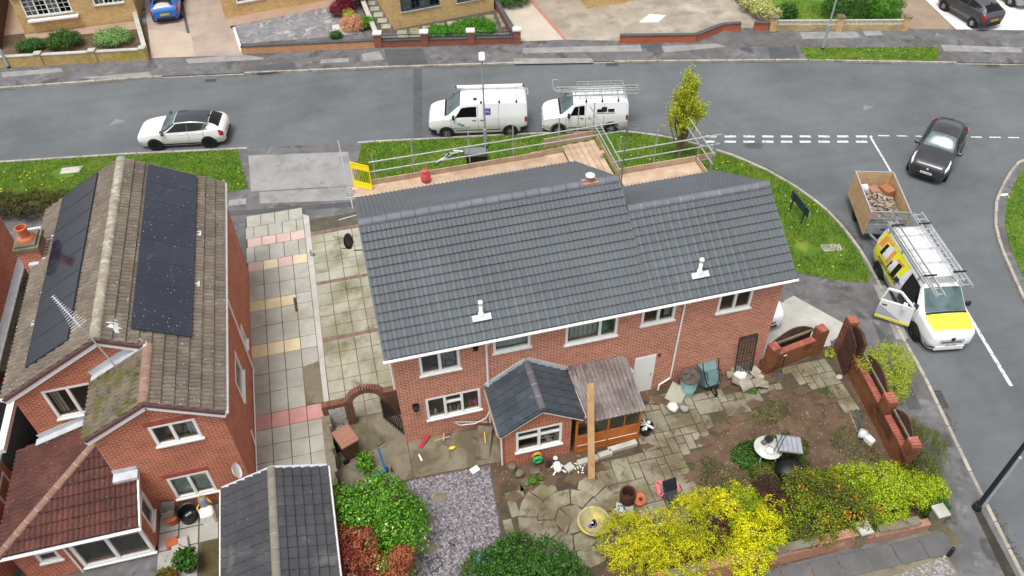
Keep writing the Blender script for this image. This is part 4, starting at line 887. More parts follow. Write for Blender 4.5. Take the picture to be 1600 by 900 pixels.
class Car:
    def __init__(s, name, label, st, sx, sy, sz, paint, axles, wr, rim, arch=None, cat='car'):
        s.t = thing(name, label, cat); s.paint = paint; s.cache = {}
        A = np.array(st); A[:, 0] *= sx; A[:, [1, 4, 6, 8, 9]] *= sz; A[:, [2, 3, 5, 7]] *= sy; s.A = A; s.X = -A[:, 0]; s.x0, s.x1 = A[0, 0], A[-1, 0]
        xs = np.unique(np.concatenate([np.linspace(s.x1, s.x0, 44), A[:, 0]])); vs = np.linspace(0, 7, 29)
        mb = MB(); n = len(vs); V = []; F = []
        for sg in (1, -1):
            b = len(V)
            for x in xs:
                for v in vs: p = s.S(x, v); V.append((p[0], p[1]*sg, p[2]))
            for i in range(len(xs)-1):
                for j in range(n-1):
                    f = (b+i*n+j, b+(i+1)*n+j, b+(i+1)*n+j+1, b+i*n+j+1); F.append(f if sg < 0 else f[::-1])
            for e in (0, len(xs)-1):
                f = [b+e*n+j for j in range(n)]; F.append(tuple(f if (e == 0) == (sg > 0) else f[::-1]))
        mb.add(V, F); me = mb.mesh('body', paint, True)
        bm = bmesh.new(); bm.from_mesh(me); bmesh.ops.remove_doubles(bm, verts=bm.verts, dist=.0008); bmesh.ops.recalc_face_normals(bm, faces=bm.faces); bm.to_mesh(me); bm.free()
        me.set_sharp_from_angle(angle=math.radians(42))
        s.body = inst('body', me, Matrix.Identity(4), s.t)
        s.wheels(axles, wr, rim, arch)
    def S(s, x, v):
        k = round(x, 4); c = s.cache.get(k)
        if c is None:
            zb, w0, wm_, zm, wb, zl, wt, ze, zt = [float(pchip(s.X, s.A[:, j], np.array(-x))) for j in range(1, 10)]
            vq = np.linspace(0, 7, 141); py = [0, w0*.93, w0, wm_, wb, wt, wt*.6, 0]; pz = [zb, zb, zb+.1, zm, zl, ze, ze*.3+zt*.7, zt]
            Y = pchip(range(8), py, vq); Z = pchip(range(8), pz, vq); g = (vq >= 4) & (vq <= 5)
            Y[g] = wb+(wt-wb)*(vq[g]-4); Z[g] = zl+(ze-zl)*(vq[g]-4); c = s.cache[k] = (Y.tolist(), Z.tolist())
        f = v*20; i = min(int(f), 139); t = f-i; Y, Z = c
        return (x, Y[i]+(Y[i+1]-Y[i])*t, Z[i]+(Z[i+1]-Z[i])*t)
    def patch(s, name, corners, m, off=.008, sides=(1, -1), nu=8, nv=5, parent=None, join=False):
        """corners in (x, v): a b c d counted round; bilinear patch lifted off the body"""
        (xa, va), (xb, vb), (xc, vc), (xd, vd) = corners; mbs = []
        for sg in sides:
            V = []; F = []
            for i in range(nu+1):
                for j in range(nv+1):
                    u, w_ = i/nu, j/nv; x = (xa*(1-u)+xb*u)*(1-w_)+(xd*(1-u)+xc*u)*w_; v = (va*(1-u)+vb*u)*(1-w_)+(vd*(1-u)+vc*u)*w_
                    p = np.array(s.S(x, v)); e = .01
                    du = np.array(s.S(min(x+e, s.x0), v))-np.array(s.S(max(x-e, s.x1), v)); dv = np.array(s.S(x, min(v+.03, 7)))-np.array(s.S(x, max(v-.03, 0)))
                    n_ = np.cross(du, dv); l = np.linalg.norm(n_); n_ = n_/l if l > 1e-9 else np.array([0, 0, 1.])
                    if n_[2] < 0 and v > 5 or (v <= 5 and n_[1] < 0): n_ = -n_
                    p = p+n_*off; V.append((p[0], max(p[1], 0)*sg, p[2]))
            for i in range(nu):
                for j in range(nv): f = (i*(nv+1)+j, (i+1)*(nv+1)+j, (i+1)*(nv+1)+j+1, i*(nv+1)+j+1); F.append(f)
            mbs.append((V, F))
        if join:
            mb = MB()
            for V, F in mbs: mb.add(V, F)
            return mb.build(name, m, parent or s.t, True)
        return [MB().add(V, F).build(name, m, parent or s.t, True) for V, F in mbs]
    def seam(s, x, v0=2.3, v1=4.0, x2=None, sides=(1, -1)):
        x2 = x if x2 is None else x2
        s.patch('door_seam', [(x-.007, v0), (x+.007, v0), (x2+.007, v1), (x2-.007, v1)], m_gap, .003, sides, 1, 8)
    def wheels(s, axles, r, rim, arch):
        tw = .2; ty = MB().lathe([(r*.62, -tw/2), (r*.95, -tw/2), (r, -tw*.35), (r, tw*.35), (r*.95, tw/2), (r*.62, tw/2), (r*.6, tw*.3), (r*.6, -tw*.3)], n=24).mesh('tyre', m_rubber, True)
        ty.set_sharp_from_angle(angle=.6)
        rm_ = MB().lathe([(r*.62, .0), (r*.63, tw*.4), (r*.58, tw*.42), (r*.54, tw*.22), (.06, tw*.26), (.05, tw*.36), (.02, tw*.37)], n=20)
        for k in range(5):
            a = k*2*math.pi/5; M = Matrix.Rotation(a, 4, 'Z'); rm_.box((.04, -.035, tw*.24), (r*.6, .035, tw*.37), M)
        rme = rm_.mesh('rim', rim)
        ar = MB().lathe([(.01, -.3), (r*1.14, -.3), (r*1.14, .004), (r*1.0, .004), (.01, .0)], n=24).mesh('wheel_arch', m_black)
        for xa in axles:
            for sg in (1, -1):
                w_ = s.S(xa, 3)[1]; Ro = Matrix.Rotation(math.radians(-90*sg), 4, 'X')
                inst('wheel_arch', ar, Matrix.Translation((xa, sg*(w_+.002), r*.98)) @ Ro, s.t)
                M = Matrix.Translation((xa, sg*(w_-tw/2+.03), r)) @ Ro; wh = inst('wheel', ty, M, s.t); inst('rim', rme, M, wh)
                if arch:
                    mb = MB(); k = 14; V = []
                    for i in range(k+1):
                        a = math.radians(-12+204*i/k)
                        for rr in (r*1.12, r*1.34): V.append((xa+rr*math.cos(a), sg*(w_+.012), r+rr*math.sin(a)))
                    mb.add(V, [(2*i, 2*i+1, 2*i+3, 2*i+2) for i in range(k)]); mb.build('arch_moulding', arch, s.t)
    def box(s, name, c, d, m, rz=0, ch=.01, parent=None): return MB().cbox(c, d, rz, min(ch, min(d)/3)).build(name, m, parent or s.t)
    def mirror(s, x, v, m, sz=(.12, .2, .14)):
        p = s.S(x, v)
        for sg in (1, -1): s.box('wing_mirror', (x+.03, sg*(p[1]+.11), p[2]+.06), sz, m, 0, .03)
    def plates(s, front, rear, zf, zr, tf, tr):
        f = s.box('number_plate', (s.x0+.012, 0, zf), (.012, .52, .11), front); r = s.box('number_plate', (s.x1-.012, 0, zr), (.012, .52, .11), rear)
        text_part(tf, .1, Matrix.Translation((s.x0+.02, 0, zf)) @ Matrix.Rotation(math.pi/2, 4, 'Z') @ Matrix.Rotation(math.pi/2, 4, 'X'), m_black, f); text_part(tr, .1, Matrix.Translation((s.x1-.02, 0, zr)) @ Matrix.Rotation(-math.pi/2, 4, 'Z') @ Matrix.Rotation(math.pi/2, 4, 'X'), m_black, r)
    def put(s, front, rear, near):   # world contact points of the near side wheels; near = +1 if the near side is the car's left
        f = Vector((front[0], front[1], 0)); r = Vector((rear[0], rear[1], 0)); d = (f-r).normalized(); l = Vector((-d.y, d.x, 0))
        mid = (f+r)/2-l*near*s.half-d*s.axm; rz = math.atan2(d.y, d.x); place(s.t, mid, rz)
def hatch(name, label, paint, sx=1, sy=1, sz=1, rim=m_rim_s, roof=None, wr=.315, axles=(1.29, -1.36), lamp_hi=False, tail_v=(3.2, 4.1), fpl='', rpl='', black_pillars=False):
    axl = [a*sx for a in axles]; c = Car(name, label, HATCH, sx, sy, sz, paint, axl, wr, rim); c.half = .8*sy; c.axm = sum(axl)/2
    X = lambda x: x*sx
    c.patch('windscreen', [(X(.88), 5.06), (X(.2), 5.1), (X(.2), 7), (X(.88), 7)], m_carglass_l, .006, join=True, nu=10, nv=8)
    if roof: c.patch('roof_panel', [(X(.17), 4.97), (X(-1.48), 4.97), (X(-1.48), 7), (X(.17), 7)], roof, .004, join=True, nu=14, nv=8)
    if roof:
        c.patch('pillar', [(X(.95), 4.1), (X(.15), 4.9), (X(.15), 5.1), (X(.95), 5.06)], roof, .003); c.patch('rear_pillar', [(X(.5), 4.06), (X(-1.5), 4.06), (X(-1.55), 4.98), (X(.1), 4.98)], roof, .004, nu=16, nv=6)
    c.patch('side_window', [(X(.72), 4.1), (X(-.42), 4.1), (X(-.42), 4.86), (X(.12), 4.86)], m_carglass, .007); c.patch('side_window', [(X(-.48), 4.1), (X(-1.12), 4.14), (X(-1.3), 4.84), (X(-.48), 4.86)], m_carglass, .007)
    c.patch('quarter_window', [(X(-1.18), 4.2), (X(-1.36), 4.35), (X(-1.44), 4.72), (X(-1.34), 4.8)], m_carglass, .009)
    c.patch('rear_window', [(X(-1.5), 5.08), (X(-1.95), 4.98), (X(-1.95), 7), (X(-1.5), 7)], m_carglass, .008, join=True, nu=5, nv=8)
    c.patch('headlamp', [(X(2.1), 3.6), (X(1.8), 3.75), (X(1.72), 4.15), (X(2.05), 4.2)], m_lamp, .006)
    c.patch('grille', [(X(2.172), 1.4), (X(2.172), 1.4), (X(2.172), 1.4), (X(2.172), 1.4)], m_black, .002, nu=1, nv=1, join=True)
    c.box('lower_grille', (c.x0+.004, 0, .36*sz), (.02, .9*sy, .14*sz), m_black); c.box('upper_grille', (c.x0+.004, 0, .56*sz), (.02, .7*sy, .07*sz), m_black)
    c.patch('tail_lamp', [(X(-1.98), tail_v[0]), (X(-2.14), tail_v[0]), (X(-2.14), tail_v[1]), (X(-1.9), tail_v[1])], m_tail, .008)
    c.box('rear_bumper', (c.x1-.004, 0, .38*sz), (.03, 1.15*sy, .16*sz), m_black)
    for x in (.86, -.45, -1.2): c.seam(X(x), 2.3, 4.0)
    c.patch('sill_trim', [(X(1.0), 1.7), (X(-1.05), 1.7), (X(-1.05), 2.25), (X(1.0), 2.25)], m_black, .004, nu=4, nv=2)
    for x in (-.1, -.95):
        p = c.S(X(x), 3.75)
        for sg in (1, -1): c.box('door_handle', (X(x)-.05, sg*(p[1]+.012), p[2]), (.17, .025, .03), paint)
    c.mirror(X(.72), 4.05, roof or paint); c.plates(m_plate_w, m_plate_y, .47*sz, .62*sz, fpl or 'YK20 ABT', rpl or 'YK20 ABT')
    c.box('roof_fin', (X(-1.45), 0, c.S(X(-1.45), 7)[2]+.03), (.16, .03, .06), m_black)
    return c
m_blackroof = mat('black_roof', (44, 48, 55), rough=.2, coat=.7)
c = hatch('hatchback_car', 'white hatchback with a black roof parked at the verge on the left', m_wpaint, rim=m_rim_d, roof=m_blackroof, wr=.33, fpl='YP71 TXD', rpl='YP71 TXD'); c.put((-9.39, 20.72), (-6.73, 20.24), 1)
m_blue = mat('blue_paint', (22, 92, 168), (26, 100, 178), .25, ns=2, coat=.8)
c = hatch('hatchback_car', 'bright blue hatchback seen from behind on the tan driveway', m_blue, .93, .97, 1.04, wr=.3, rpl='FX16 LKD'); place(c.t, (-9.45, 36.35, .1), math.radians(90.5))
m_grey = mat('dark_grey_paint', (62, 62, 68), (72, 72, 78), .3, ns=2, coat=.7)
c = hatch('hatchback_car', 'dark grey hatchback on the pale concrete drive at top right', m_grey, .9, .95, 1.06, wr=.3, rpl='YS07 HKG')
c.put((37.1, 23.0), (37.35, 20.6), 1); c.t.location.z = .1; c.t.location.x += .0
m_silver = mat('silver_paint', (150, 152, 152), (160, 162, 162), .3, ns=2, metal=.4, coat=.7)
c = hatch('hatchback_car', 'silver car cut off by the top right corner of the picture', m_silver, .95, .97, 1.02, wr=.3, rpl='YJ12 OPE'); place(c.t, (41.95, 23.75, .1), math.radians(97))
m_juke = mat('black_purple_paint', (42, 41, 46), (52, 50, 56), .25, ns=2, coat=.8)
m_jroof = mat('grey_sheen_roof', (88, 84, 98), rough=.3, coat=.7)
c = hatch('crossover_car', 'black crossover car waiting in the mouth of the side road', m_juke, .945, 1.0, 1.19, rim=m_rim_s, wr=.335, tail_v=(4.0, 4.6), fpl='SA13 EOB', rpl='SA13 EOB')
for sg in (1, -1):
    MB().lathe([(.09, 0), (.1, .03), (.02, .06)], n=14, M=Matrix.Translation((c.x0-.07, sg*.52, .6)) @ Matrix.Rotation(math.pi/2, 4, 'Y')).build('round_lamp', m_lamp, c.t, True)
    MB().bar((c.x0+.0, sg*.09, .66), (c.x0-.06, sg*.18, .83), .03, .03).build('grille_chevron', m_chrome, c.t)
    c.patch('lamp_blade', [(1.95, 4.1), (1.45, 4.2), (1.3, 4.75), (1.85, 4.45)], m_lamp, .01, (sg,))
MB().lathe([(.07, 0), (.07, .02), (.02, .03)], n=14, M=Matrix.Translation((c.x0-.01, 0, .735)) @ Matrix.Rotation(math.pi/2, 4, 'Y')).build('grille_badge', m_chrome, c.t, True)
c.patch('rear_shoulder_lamp', [(-1.35, 4.0), (-1.8, 4.0), (-1.8, 4.5), (-1.5, 4.4)], mat('red_lamp', (226, 60, 80), rough=.3), .014)
place(c.t, (27.3, 9.62, 0), math.radians(-139))
# --- vans
def van(name, label, st, L0, axles, wr, rim, paint, arch=None, sx=1, sy=1, sz=1, cowl=1.6, head=.78, axm=None, doors=(.05, -1.0), lowbump=m_black, fpl='', rpl=''):
    c = Car(name, label, st, sx, sy, sz, paint, axles, wr, rim, arch, 'van'); c.half = .87*sy; c.axm = sum(axles)/2
    c.patch('windscreen', [(cowl-.06, 5.06), (head+.06, 5.12), (head+.06, 7), (cowl-.06, 7)], m_carglass_l, .006, join=True, nu=10, nv=8)
    c.patch('windscreen_surround', [(cowl+.06, 5.06), (cowl-.055, 5.06), (cowl-.055, 7), (cowl+.06, 7)], m_black, .004, join=True, nu=3, nv=8)
    c.patch('side_window', [(cowl-.45, 4.08), (doors[0]+.07, 4.06), (doors[0]+.07, 4.8), (head+.02, 4.8)], m_carglass, .008)
    c.patch('headlamp', [(c.x0-.06, 3.65), (c.x0-.42, 3.85), (c.x0-.46, 4.2), (c.x0-.1, 4.25)], m_lamp, .007)
    c.box('front_bumper', (c.x0-.03, 0, .34), (.1, 1.15*sy, .2), lowbump, 0, .03); c.box('grille', (c.x0+.004, 0, .62*sz), (.02, .75, .1), m_black)
    c.patch('bumper_corner', [(c.x0-.02, 1.2), (c.x0-.38, 1.2), (c.x0-.38, 2.5), (c.x0-.02, 2.7)], lowbump, .01)
    c.patch('rear_bumper', [(c.x1+.02, 1.1), (c.x1+.35, 1.1), (c.x1+.35, 2.6), (c.x1+.02, 2.6)], lowbump, .012); c.box('bumper_bar', (c.x1-.01, 0, .45), (.06, 1.4*sy, .17), lowbump)
    c.patch('tail_lamp', [(c.x1+.015, 3.3), (c.x1+.13, 3.3), (c.x1+.13, 3.98), (c.x1+.015, 3.98)], m_tail, .008)
    for x in (cowl-.25,)+doors: c.seam(x, 2.2, 4.9 if x < cowl-.3 else 4.0)
    for x in (doors[0]+.2, doors[0]-.2):
        p = c.S(x, 3.7)
        for sg in (1, -1): c.box('door_handle', (x, sg*(p[1]+.012), p[2]), (.17, .025, .035), m_black)
    c.patch('side_moulding', [(axles[0]-.5, 2.3), (axles[1]+.5, 2.3), (axles[1]+.5, 2.42), (axles[0]-.5, 2.42)], m_gap, .005, nu=6, nv=1)
    c.mirror(cowl-.42, 4.15, m_black, (.12, .2, .2)); c.plates(m_plate_w, m_plate_y, .5, .75, fpl or 'FD21 KVX', rpl or 'FD21 KVX')
    return c
def ladder(name, label, a, b, wdir, W, rungs, m=m_alu, rail=.065, cat='ladder', double=False):
    a = Vector(a); b = Vector(b); wd = Vector(wdir).normalized(); t = thing(name, label, cat, a)
    for s_ in (-1, 1):
        MB().bar(a+wd*W/2*s_, b+wd*W/2*s_, .028, rail).build('rail', m, t)
        if double: MB().bar(a+wd*(W/2-.045)*s_+Vector((0, 0, .08)), b*.97+a*.03+wd*(W/2-.045)*s_+Vector((0, 0, .08)), .028, rail).build('upper_rail', m, t)
    for k in range(rungs):
        p = a+(b-a)*(k+.5)/rungs; MB().tube(p-wd*W/2, p+wd*W/2, .016, 6).build('rung', m, t)
    return t
def local(o, p): return wm(o) @ Vector(p)
# white panel van with pipe tube
c = van('panel_van', 'white panel van with a pipe tube on its roof and a purple square badge', VAN, 4.96, (1.60, -1.62), .33, m_rim_s, m_wpaint, doors=(-.02, -1.05), fpl='FD21 KVX', rpl='FD21 KVX')
V1 = c; S1 = c.S(-.55, 4.45)
def decal(c, name, x0, x1, v0, v1, m, side=1, off=.007): return c.patch(name, [(x0, v0), (x1, v0), (x1, v1), (x0, v1)], m, off, (side,), 4, 4)[0]
m_purp = mat('purple_badge', (92, 78, 150), rough=.4); m_teal = mat('teal_logo', (60, 190, 205), rough=.4); m_mag = mat('magenta_logo', (226, 60, 140), rough=.4)
bd = decal(c, 'square_badge', -.28, -.66, 4.18, 4.66, m_purp)
def text_on(c, s, x, v, size, m, parent, side=1, off=.016):
    p = Vector(c.S(x, v)); q = Vector(c.S(x, v+.1)); up_ = (q-p).normalized(); ax_ = Vector((-1, 0, 0)) if side > 0 else Vector((1, 0, 0))
    if side < 0: p.y = -p.y; up_.y = -up_.y
    nn = ax_.cross(up_).normalized(); text_part(s, size, frame(p+nn*off, ax_, up_, nn), m, parent)
text_on(c, 'KVRL', -.47, 4.42, .13, m_wpaint, bd)
for x0, x1, v0, v1, m in ((1.02, .86, 3.05, 3.42, m_teal), (.86, .8, 2.95, 3.2, m_purp), (.8, .68, 2.9, 3.15, m_mag)): decal(c, 'door_logo', x0, x1, v0, v1, m)
MB().box((.4, 0, 0), (1.3, .002, .02), Matrix.Translation((-.02, .978, .6))).build('door_lettering', m_gap, c.t)
zt = 1.97
for x in (-.2, -1.1, -1.95):
    MB().tube((x, -.72, zt), (x, .72, zt), .016, 6).build('roof_bar', m_alu, c.t)
    for sg in (-1, 1): c.box('bar_foot', (x, sg*.73, 1.9), (.1, .07, .1), m_black)
MB().tube((1.0, -.5, 2.06), (-2.3, -.5, 2.06), .085, 14).build('pipe_tube', m_wpaint, c.t, 'auto')
for x in (1.02, -2.32): MB().tube((x-.05, -.5, 2.06), (x+.05, -.5, 2.06), .07, 12).build('tube_cap', m_black, c.t, 'auto')
MB().path([(-1.9, .2, 2.0), (-2.5, .2, 2.0), (-2.55, .2, 1.95), (-2.55, -.3, 1.95), (-2.5, -.3, 2.0), (-1.9, -.3, 2.0)], .02, 6).build('ladder_roller', m_alu, c.t)
MB().lathe([(.1, 0), (.1, .06), (.03, .1)], (.1, .42, 1.88), 12).build('roof_vent', m_gap, c.t)
c.put((4.9, 17.86), (8.07, 17.16), 1)
# white compact van with rack and ladders
m_connarch = mat('grey_plastic', (110, 112, 114), rough=.7)
c = van('compact_van', 'white compact van with grey wheel arches carrying ladders on a rack', CONN, 4.28, (1.36, -1.30), .32, mat('hub_cap', (150, 150, 148), (130, 130, 128), .5, ns=6), m_wpaint, m_connarch, cowl=1.25, head=.55, doors=(.0, -.9), lowbump=m_wpaint, fpl='YM60 UTB', rpl='YM60 UTB')
ln = decal(c, 'roofline_logo', -.55, -.9, 4.25, 4.5, m_black); decal(c, 'roofline_logo', -.78, -1.05, 4.28, 4.66, m_black, off=.009); decal(c, 'roofline_logo', -1.1, -1.42, 4.25, 4.5, m_black); decal(c, 'logo_line', -.5, -1.46, 4.14, 4.2, m_connarch)
for x, v in ((1.75, 6.0), (1.66, 6.1), (1.72, 6.3), (1.62, 6.4)): decal(c, 'bonnet_lettering', x, x-.05, v, v+.12, m_gap)
zt = 1.93
for x in (.0, -.8, -1.6):
    MB().tube((x, -.7, zt), (x, .7, zt), .018, 6).build('roof_bar', m_galv, c.t)
    for sg in (-1, 1): c.box('bar_foot', (x, sg*.69, 1.82), (.08, .06, .14), m_black)
for sg in (-1, 1):
    for z in (1.95, 2.1): MB().tube((.35, sg*.68, z), (-1.95, sg*.68, z), .014, 6).build('rack_rail', m_galv, c.t)
    for x in (.35, -.22, -.8, -1.37, -1.95): MB().tube((x, sg*.68, 1.93), (x, sg*.68, 2.1), .012, 6).build('rack_upright', m_galv, c.t)
for z in (1.95, 2.1): MB().tube((-1.95, -.68, z), (-1.95, .68, z), .014, 6).build('rack_end', m_galv, c.t)
c.put((10.42, 16.56), (13.0, 15.98), 1)
V2 = c.t
ladder('roof_ladder', 'long aluminium ladder strapped on the compact van rack, overhanging its tail', local(V2, (1.45, .02, 2.06)), local(V2, (-2.75, .0, 2.06)), wm(V2).to_3x3() @ Vector((0, 1, 0)), .36, 14, double=True)
ladder('roof_ladder', 'second ladder lying on edge at the near side of the compact van rack', local(V2, (.95, .38, 2.13)), local(V2, (-2.6, .38, 2.13)), (0, 0, 1), .32, 12)
lp = MB(); o = [local(V2, p) for p in ((1.2, -.3, 2.05), (1.35, -.3, 2.05), (1.45, -.32, 2.4), (1.35, -.5, 2.45), (1.2, -.5, 2.45))]
tag(MB().path([local(V2, p) for p in ((1.1, .05, 2.1), (1.55, .05, 2.1), (1.6, -.35, 2.15), (1.6, -.75, 2.2), (1.3, -.8, 2.2))], .016, 6).build('ladder_hook', m_galv), 'bent steel ladder hook lying ahead of the compact van rack', 'hook')
# liveried yellow and white van with open door
m_yel = mat('yellow_livery', (236, 236, 74), (230, 228, 56), .3, ns=2, coat=.6)
c = van('panel_van', 'yellow and white liveried van with ladders on the roof and an open door', VAN, 5.08, (1.72, -1.72), .34, m_rim_d, m_wpaint, sx=1.06, sy=1.0, sz=1.02, cowl=1.70, head=.83, doors=(.0, -1.1), lowbump=m_wpaint, fpl='MJ23 KXB', rpl='MJ23 KXB')
c.patch('bonnet_wrap', [(2.42, 4.75), (1.74, 4.7), (1.74, 7), (2.42, 7)], m_yel, .006, join=True, nu=8, nv=10)
for sd_ in (1, -1):
    c.patch('livery_panel', [(-.55, 2.2), (-2.52, 2.2), (-2.45, 4.98), (-.1, 4.98)], m_yel, .005, (sd_,), 12, 10)
m_lblue = mat('livery_navy', (40, 46, 90), rough=.35); m_lor = mat('livery_orange', (226, 130, 60), (236, 170, 120), .35, ns=5); m_lwh = mat('livery_pale', (224, 224, 232), rough=.35); m_lbk = mat('livery_black', (26, 26, 30), rough=.35)
for k, (x0, x1, v0, v1, m) in enumerate([(-2.35, -2.05, 4.0, 4.9, m_lor), (-2.05, -1.75, 3.6, 4.6, m_lbk), (-1.85, -1.5, 3.7, 4.75, m_lwh), (-1.5, -1.3, 3.6, 4.8, m_lor), (-1.3, -1.15, 3.3, 4.3, m_lblue), (-1.2, -.9, 3.4, 4.5, m_lwh), (-.9, -.62, 3.2, 4.6, m_lbk), (-1.0, -.5, 4.5, 4.75, m_lor), (-2.2, -1.6, 4.65, 4.9, m_lor), (-.6, -.3, 3.3, 4.0, m_lblue)]):
    c.patch('livery_graphic', [(x0, v0), (x1, v0+.1), (x1+.08, v1), (x0+.1, v1-.08)], m, .009+.001*k, (1, -1), 4, 4)
for side in (-1,): text_on(c, 'ROOFING SERVICES', -1.15, 3.15, .19, m_lbk, c.t, side, .02); text_on(c, 'ROOF REPAIRS', -1.3, 2.72, .17, m_lwh, c.t, side, .02)
c.patch('livery_white', [(-.02, 2.3), (-.55, 2.3), (-.15, 4.95), (-.0, 4.95)], m_lwh, .008, (1, -1), 4, 6)
for z in (.6, .68, .76): c.box('grille_bar', (c.x0+.012, 0, z), (.02, .95-.1*abs(z-.68), .025), m_chrome)
c.box('grille_badge', (c.x0+.02, 0, .8), (.03, .14, .16), m_black, 0, .02); c.patch('lower_bumper', [(c.x0-.01, 1.7), (c.x0-.3, 2.0), (c.x0-.3, 2.35), (c.x0-.01, 2.3)], m_black, .016)
# open driver-side-of-kerb door: dark opening and the hinged leaf
c.patch('door_opening', [(1.38, 2.3), (.06, 2.3), (.06, 4.92), (.8, 4.92)], m_lbk, .012, (-1,), 8, 8)
hx = c.S(1.38, 3)[1]
L = 1.28; M0 = Matrix.Translation((1.36, -hx-.02, 0)) @ Matrix.Rotation(math.radians(58), 4, 'Z')
dl_ = MB(); pr = [(0, .3), (-L, .34), (-L, 1.2), (-L+.1, 1.78), (-.72, 1.8), (-.06, 1.22)]
dl_.add([M0 @ Vector((x, 0, z)) for x, z in pr[:3]+[pr[5]]]+[M0 @ Vector((x, -.09, z)) for x, z in pr[:3]+[pr[5]]], [(3, 2, 1, 0), (4, 5, 6, 7), (0, 1, 5, 4), (1, 2, 6, 5), (2, 3, 7, 6), (3, 0, 4, 7)])
fr_ = [(-L, 1.2), (-L+.1, 1.78), (-.72, 1.8), (-.06, 1.22)]
od = dl_.build('open_door', m_wpaint, c.t)
for a_, b_ in zip(fr_, fr_[1:]): MB().bar(M0 @ Vector((a_[0], -.04, a_[1])), M0 @ Vector((b_[0], -.04, b_[1])), .08, .07).build('window_frame', m_wpaint, od)
MB().add([M0 @ Vector((x, -.045, z)) for x, z in fr_], [(0, 1, 2, 3)]).build('door_glass', m_glass, od)
MB().box((-L, -.1, .3), (0, -.001, .42), M0).build('yellow_trim', m_yel, od); MB().box((-L+.1, -.115, 1.0), (-L+.28, -.09, 1.04), M0).build('door_handle', m_black, od); MB().box((-.5, -.3, 1.2), (-.36, -.1, 1.42), M0).build('door_mirror', m_wpaint, od)
MB().add([M0 @ Vector((x, -.0905, z)) for x, z in ((-L, .43), (-.35, .43), (-L+.02, .95))], [(0, 1, 2)]).build('door_graphic', mat('lilac_graphic', (176, 178, 200), rough=.35), od)
zt = 2.02
for x in (.55, -.25, -1.05, -1.85, -2.35):
    MB().tube((x, -.78, zt), (x, .78, zt), .02, 6).build('roof_bar', m_galv, c.t)
for sg in (-1, 1):
    MB().bar((.9, sg*.78, zt+.06), (-2.5, sg*.78, zt+.06), .05, .1).build('rack_side', m_alu, c.t)
    for x in (.5, -1., -2.2): c.box('bar_foot', (x, sg*.77, 1.95), (.08, .06, .12), m_galv)
mesh_ = MB()
for k in range(7): mesh_.box((.62+k*.045, -.5, zt+.04), (.632+k*.045, .5, zt+.06))
for k in range(14): mesh_.box((.62, -.5+k*.074, zt+.061), (.93, -.488+k*.074, zt+.075))
mesh_.build('mesh_walkway', m_galv, c.t, kind='stuff')
fv, rv = G(1424, 522), G(1374, 432); c.half = .87; c.axm = 0; c.put((fv.x, fv.y), (rv.x-.05, rv.y-.05), -1); V3 = c.t
ym = wm(V3).to_3x3() @ Vector((0, 1, 0))
ladder('roof_ladder', 'aluminium ladder on the kerb side of the yellow van roof reaching over the windscreen', local(V3, (1.75, -.58, 2.2)), local(V3, (-2.6, -.62, 2.2)), ym, .34, 15, double=True)
ladder('roof_ladder', 'wide aluminium ladder on the road side of the yellow van roof', local(V3, (1.35, .6, 2.2)), local(V3, (-2.95, .52, 2.25)), ym, .44, 15, double=True)
for x, y, lab in ((.75, -.58, 'dark clamp holding the kerb side ladder near the windscreen'), (-2.15, -.6, 'dark clamp holding the kerb side ladder at the tail'), (.65, .6, 'dark clamp holding the road side ladder near the windscreen'), (-2.15, .52, 'dark clamp holding the road side ladder at the tail')):
    tag(MB().cbox((0, 0, 0), (.05, .5, .06)).build('ladder_clamp', m_black), lab, 'clamp'); o = [x_ for x_ in COL.objects if x_.name.startswith('ladder_clamp')][-1]; o.matrix_basis = wm(V3) @ Matrix.Translation((x, y, 2.34))
# --- trailer with ply sides behind the van
m_ply = mat('ply_board', (208, 176, 134), (190, 156, 114), .85, ns=3, bump=.003, bs=30, stain=[(4, (150, 112, 74), .55, .7, .6)])
TR = thing('box_trailer', 'galvanised trailer with tall plywood sides hitched behind the yellow van', 'trailer')
lw, ll, lz, hz = 1.55, 2.75, .55, 1.72
MB().box((-ll/2, -lw/2, lz-.06), (ll/2, lw/2, lz)).build('floor', m_galv, TR)
for sg in (-1, 1):
    MB().box((-ll/2, sg*lw/2-.015, lz+.001), (ll/2, sg*lw/2+.015, lz+.42)).build('steel_side', m_galv, TR); MB().box((-ll/2-.05, sg*(lw/2+.04)-.014, .5), (ll/2+.08, sg*(lw/2+.04)+.014, hz)).build('ply_side', m_ply, TR)
    MB().bar((-ll/2-.05, sg*(lw/2+.04), hz+.02), (ll/2+.08, sg*(lw/2+.04), hz+.02), .045, .035).build('top_rail', m_alu, TR)
MB().box((-ll/2-.03, -lw/2-.02, .55), (-ll/2, lw/2+.02, hz)).build('ply_tailboard', m_ply, TR); MB().bar((-ll/2-.02, -lw/2, hz+.02), (-ll/2-.02, lw/2, hz+.02), .04, .035).build('top_rail', m_alu, TR)
MB().box((-ll/2+.5, -lw/2+.02, lz+.01), (-ll/2+.53, lw/2-.02, 1.25)).build('inner_board', m_ply, TR)
MB().box((ll/2-.02, -lw/2, lz+.001), (ll/2+.02, lw/2, lz+.45)).build('headboard', m_galv, TR)
for y in (-.78, 0, .78): MB().bar((ll/2, y*.99, lz+.45), (ll/2, y*.99, hz), .05, .05).build('mesh_post', m_galv, TR)
for z in (1.02, 1.36, hz): MB().bar((ll/2, -.78, z), (ll/2, .78, z), .04, .05).build('mesh_rail', m_galv, TR)
mm = MB()
for k in range(30): y = -.77+k*1.54/29; mm.box((ll/2-.006, y-.006, 1.02), (ll/2+.006, y+.006, hz))
for k in range(14): z = 1.02+k*.7/13; mm.box((ll/2-.005, -.77, z-.005), (ll/2+.005, .77, z+.005))
mm.build('wire_mesh', m_galv, TR, kind='stuff')
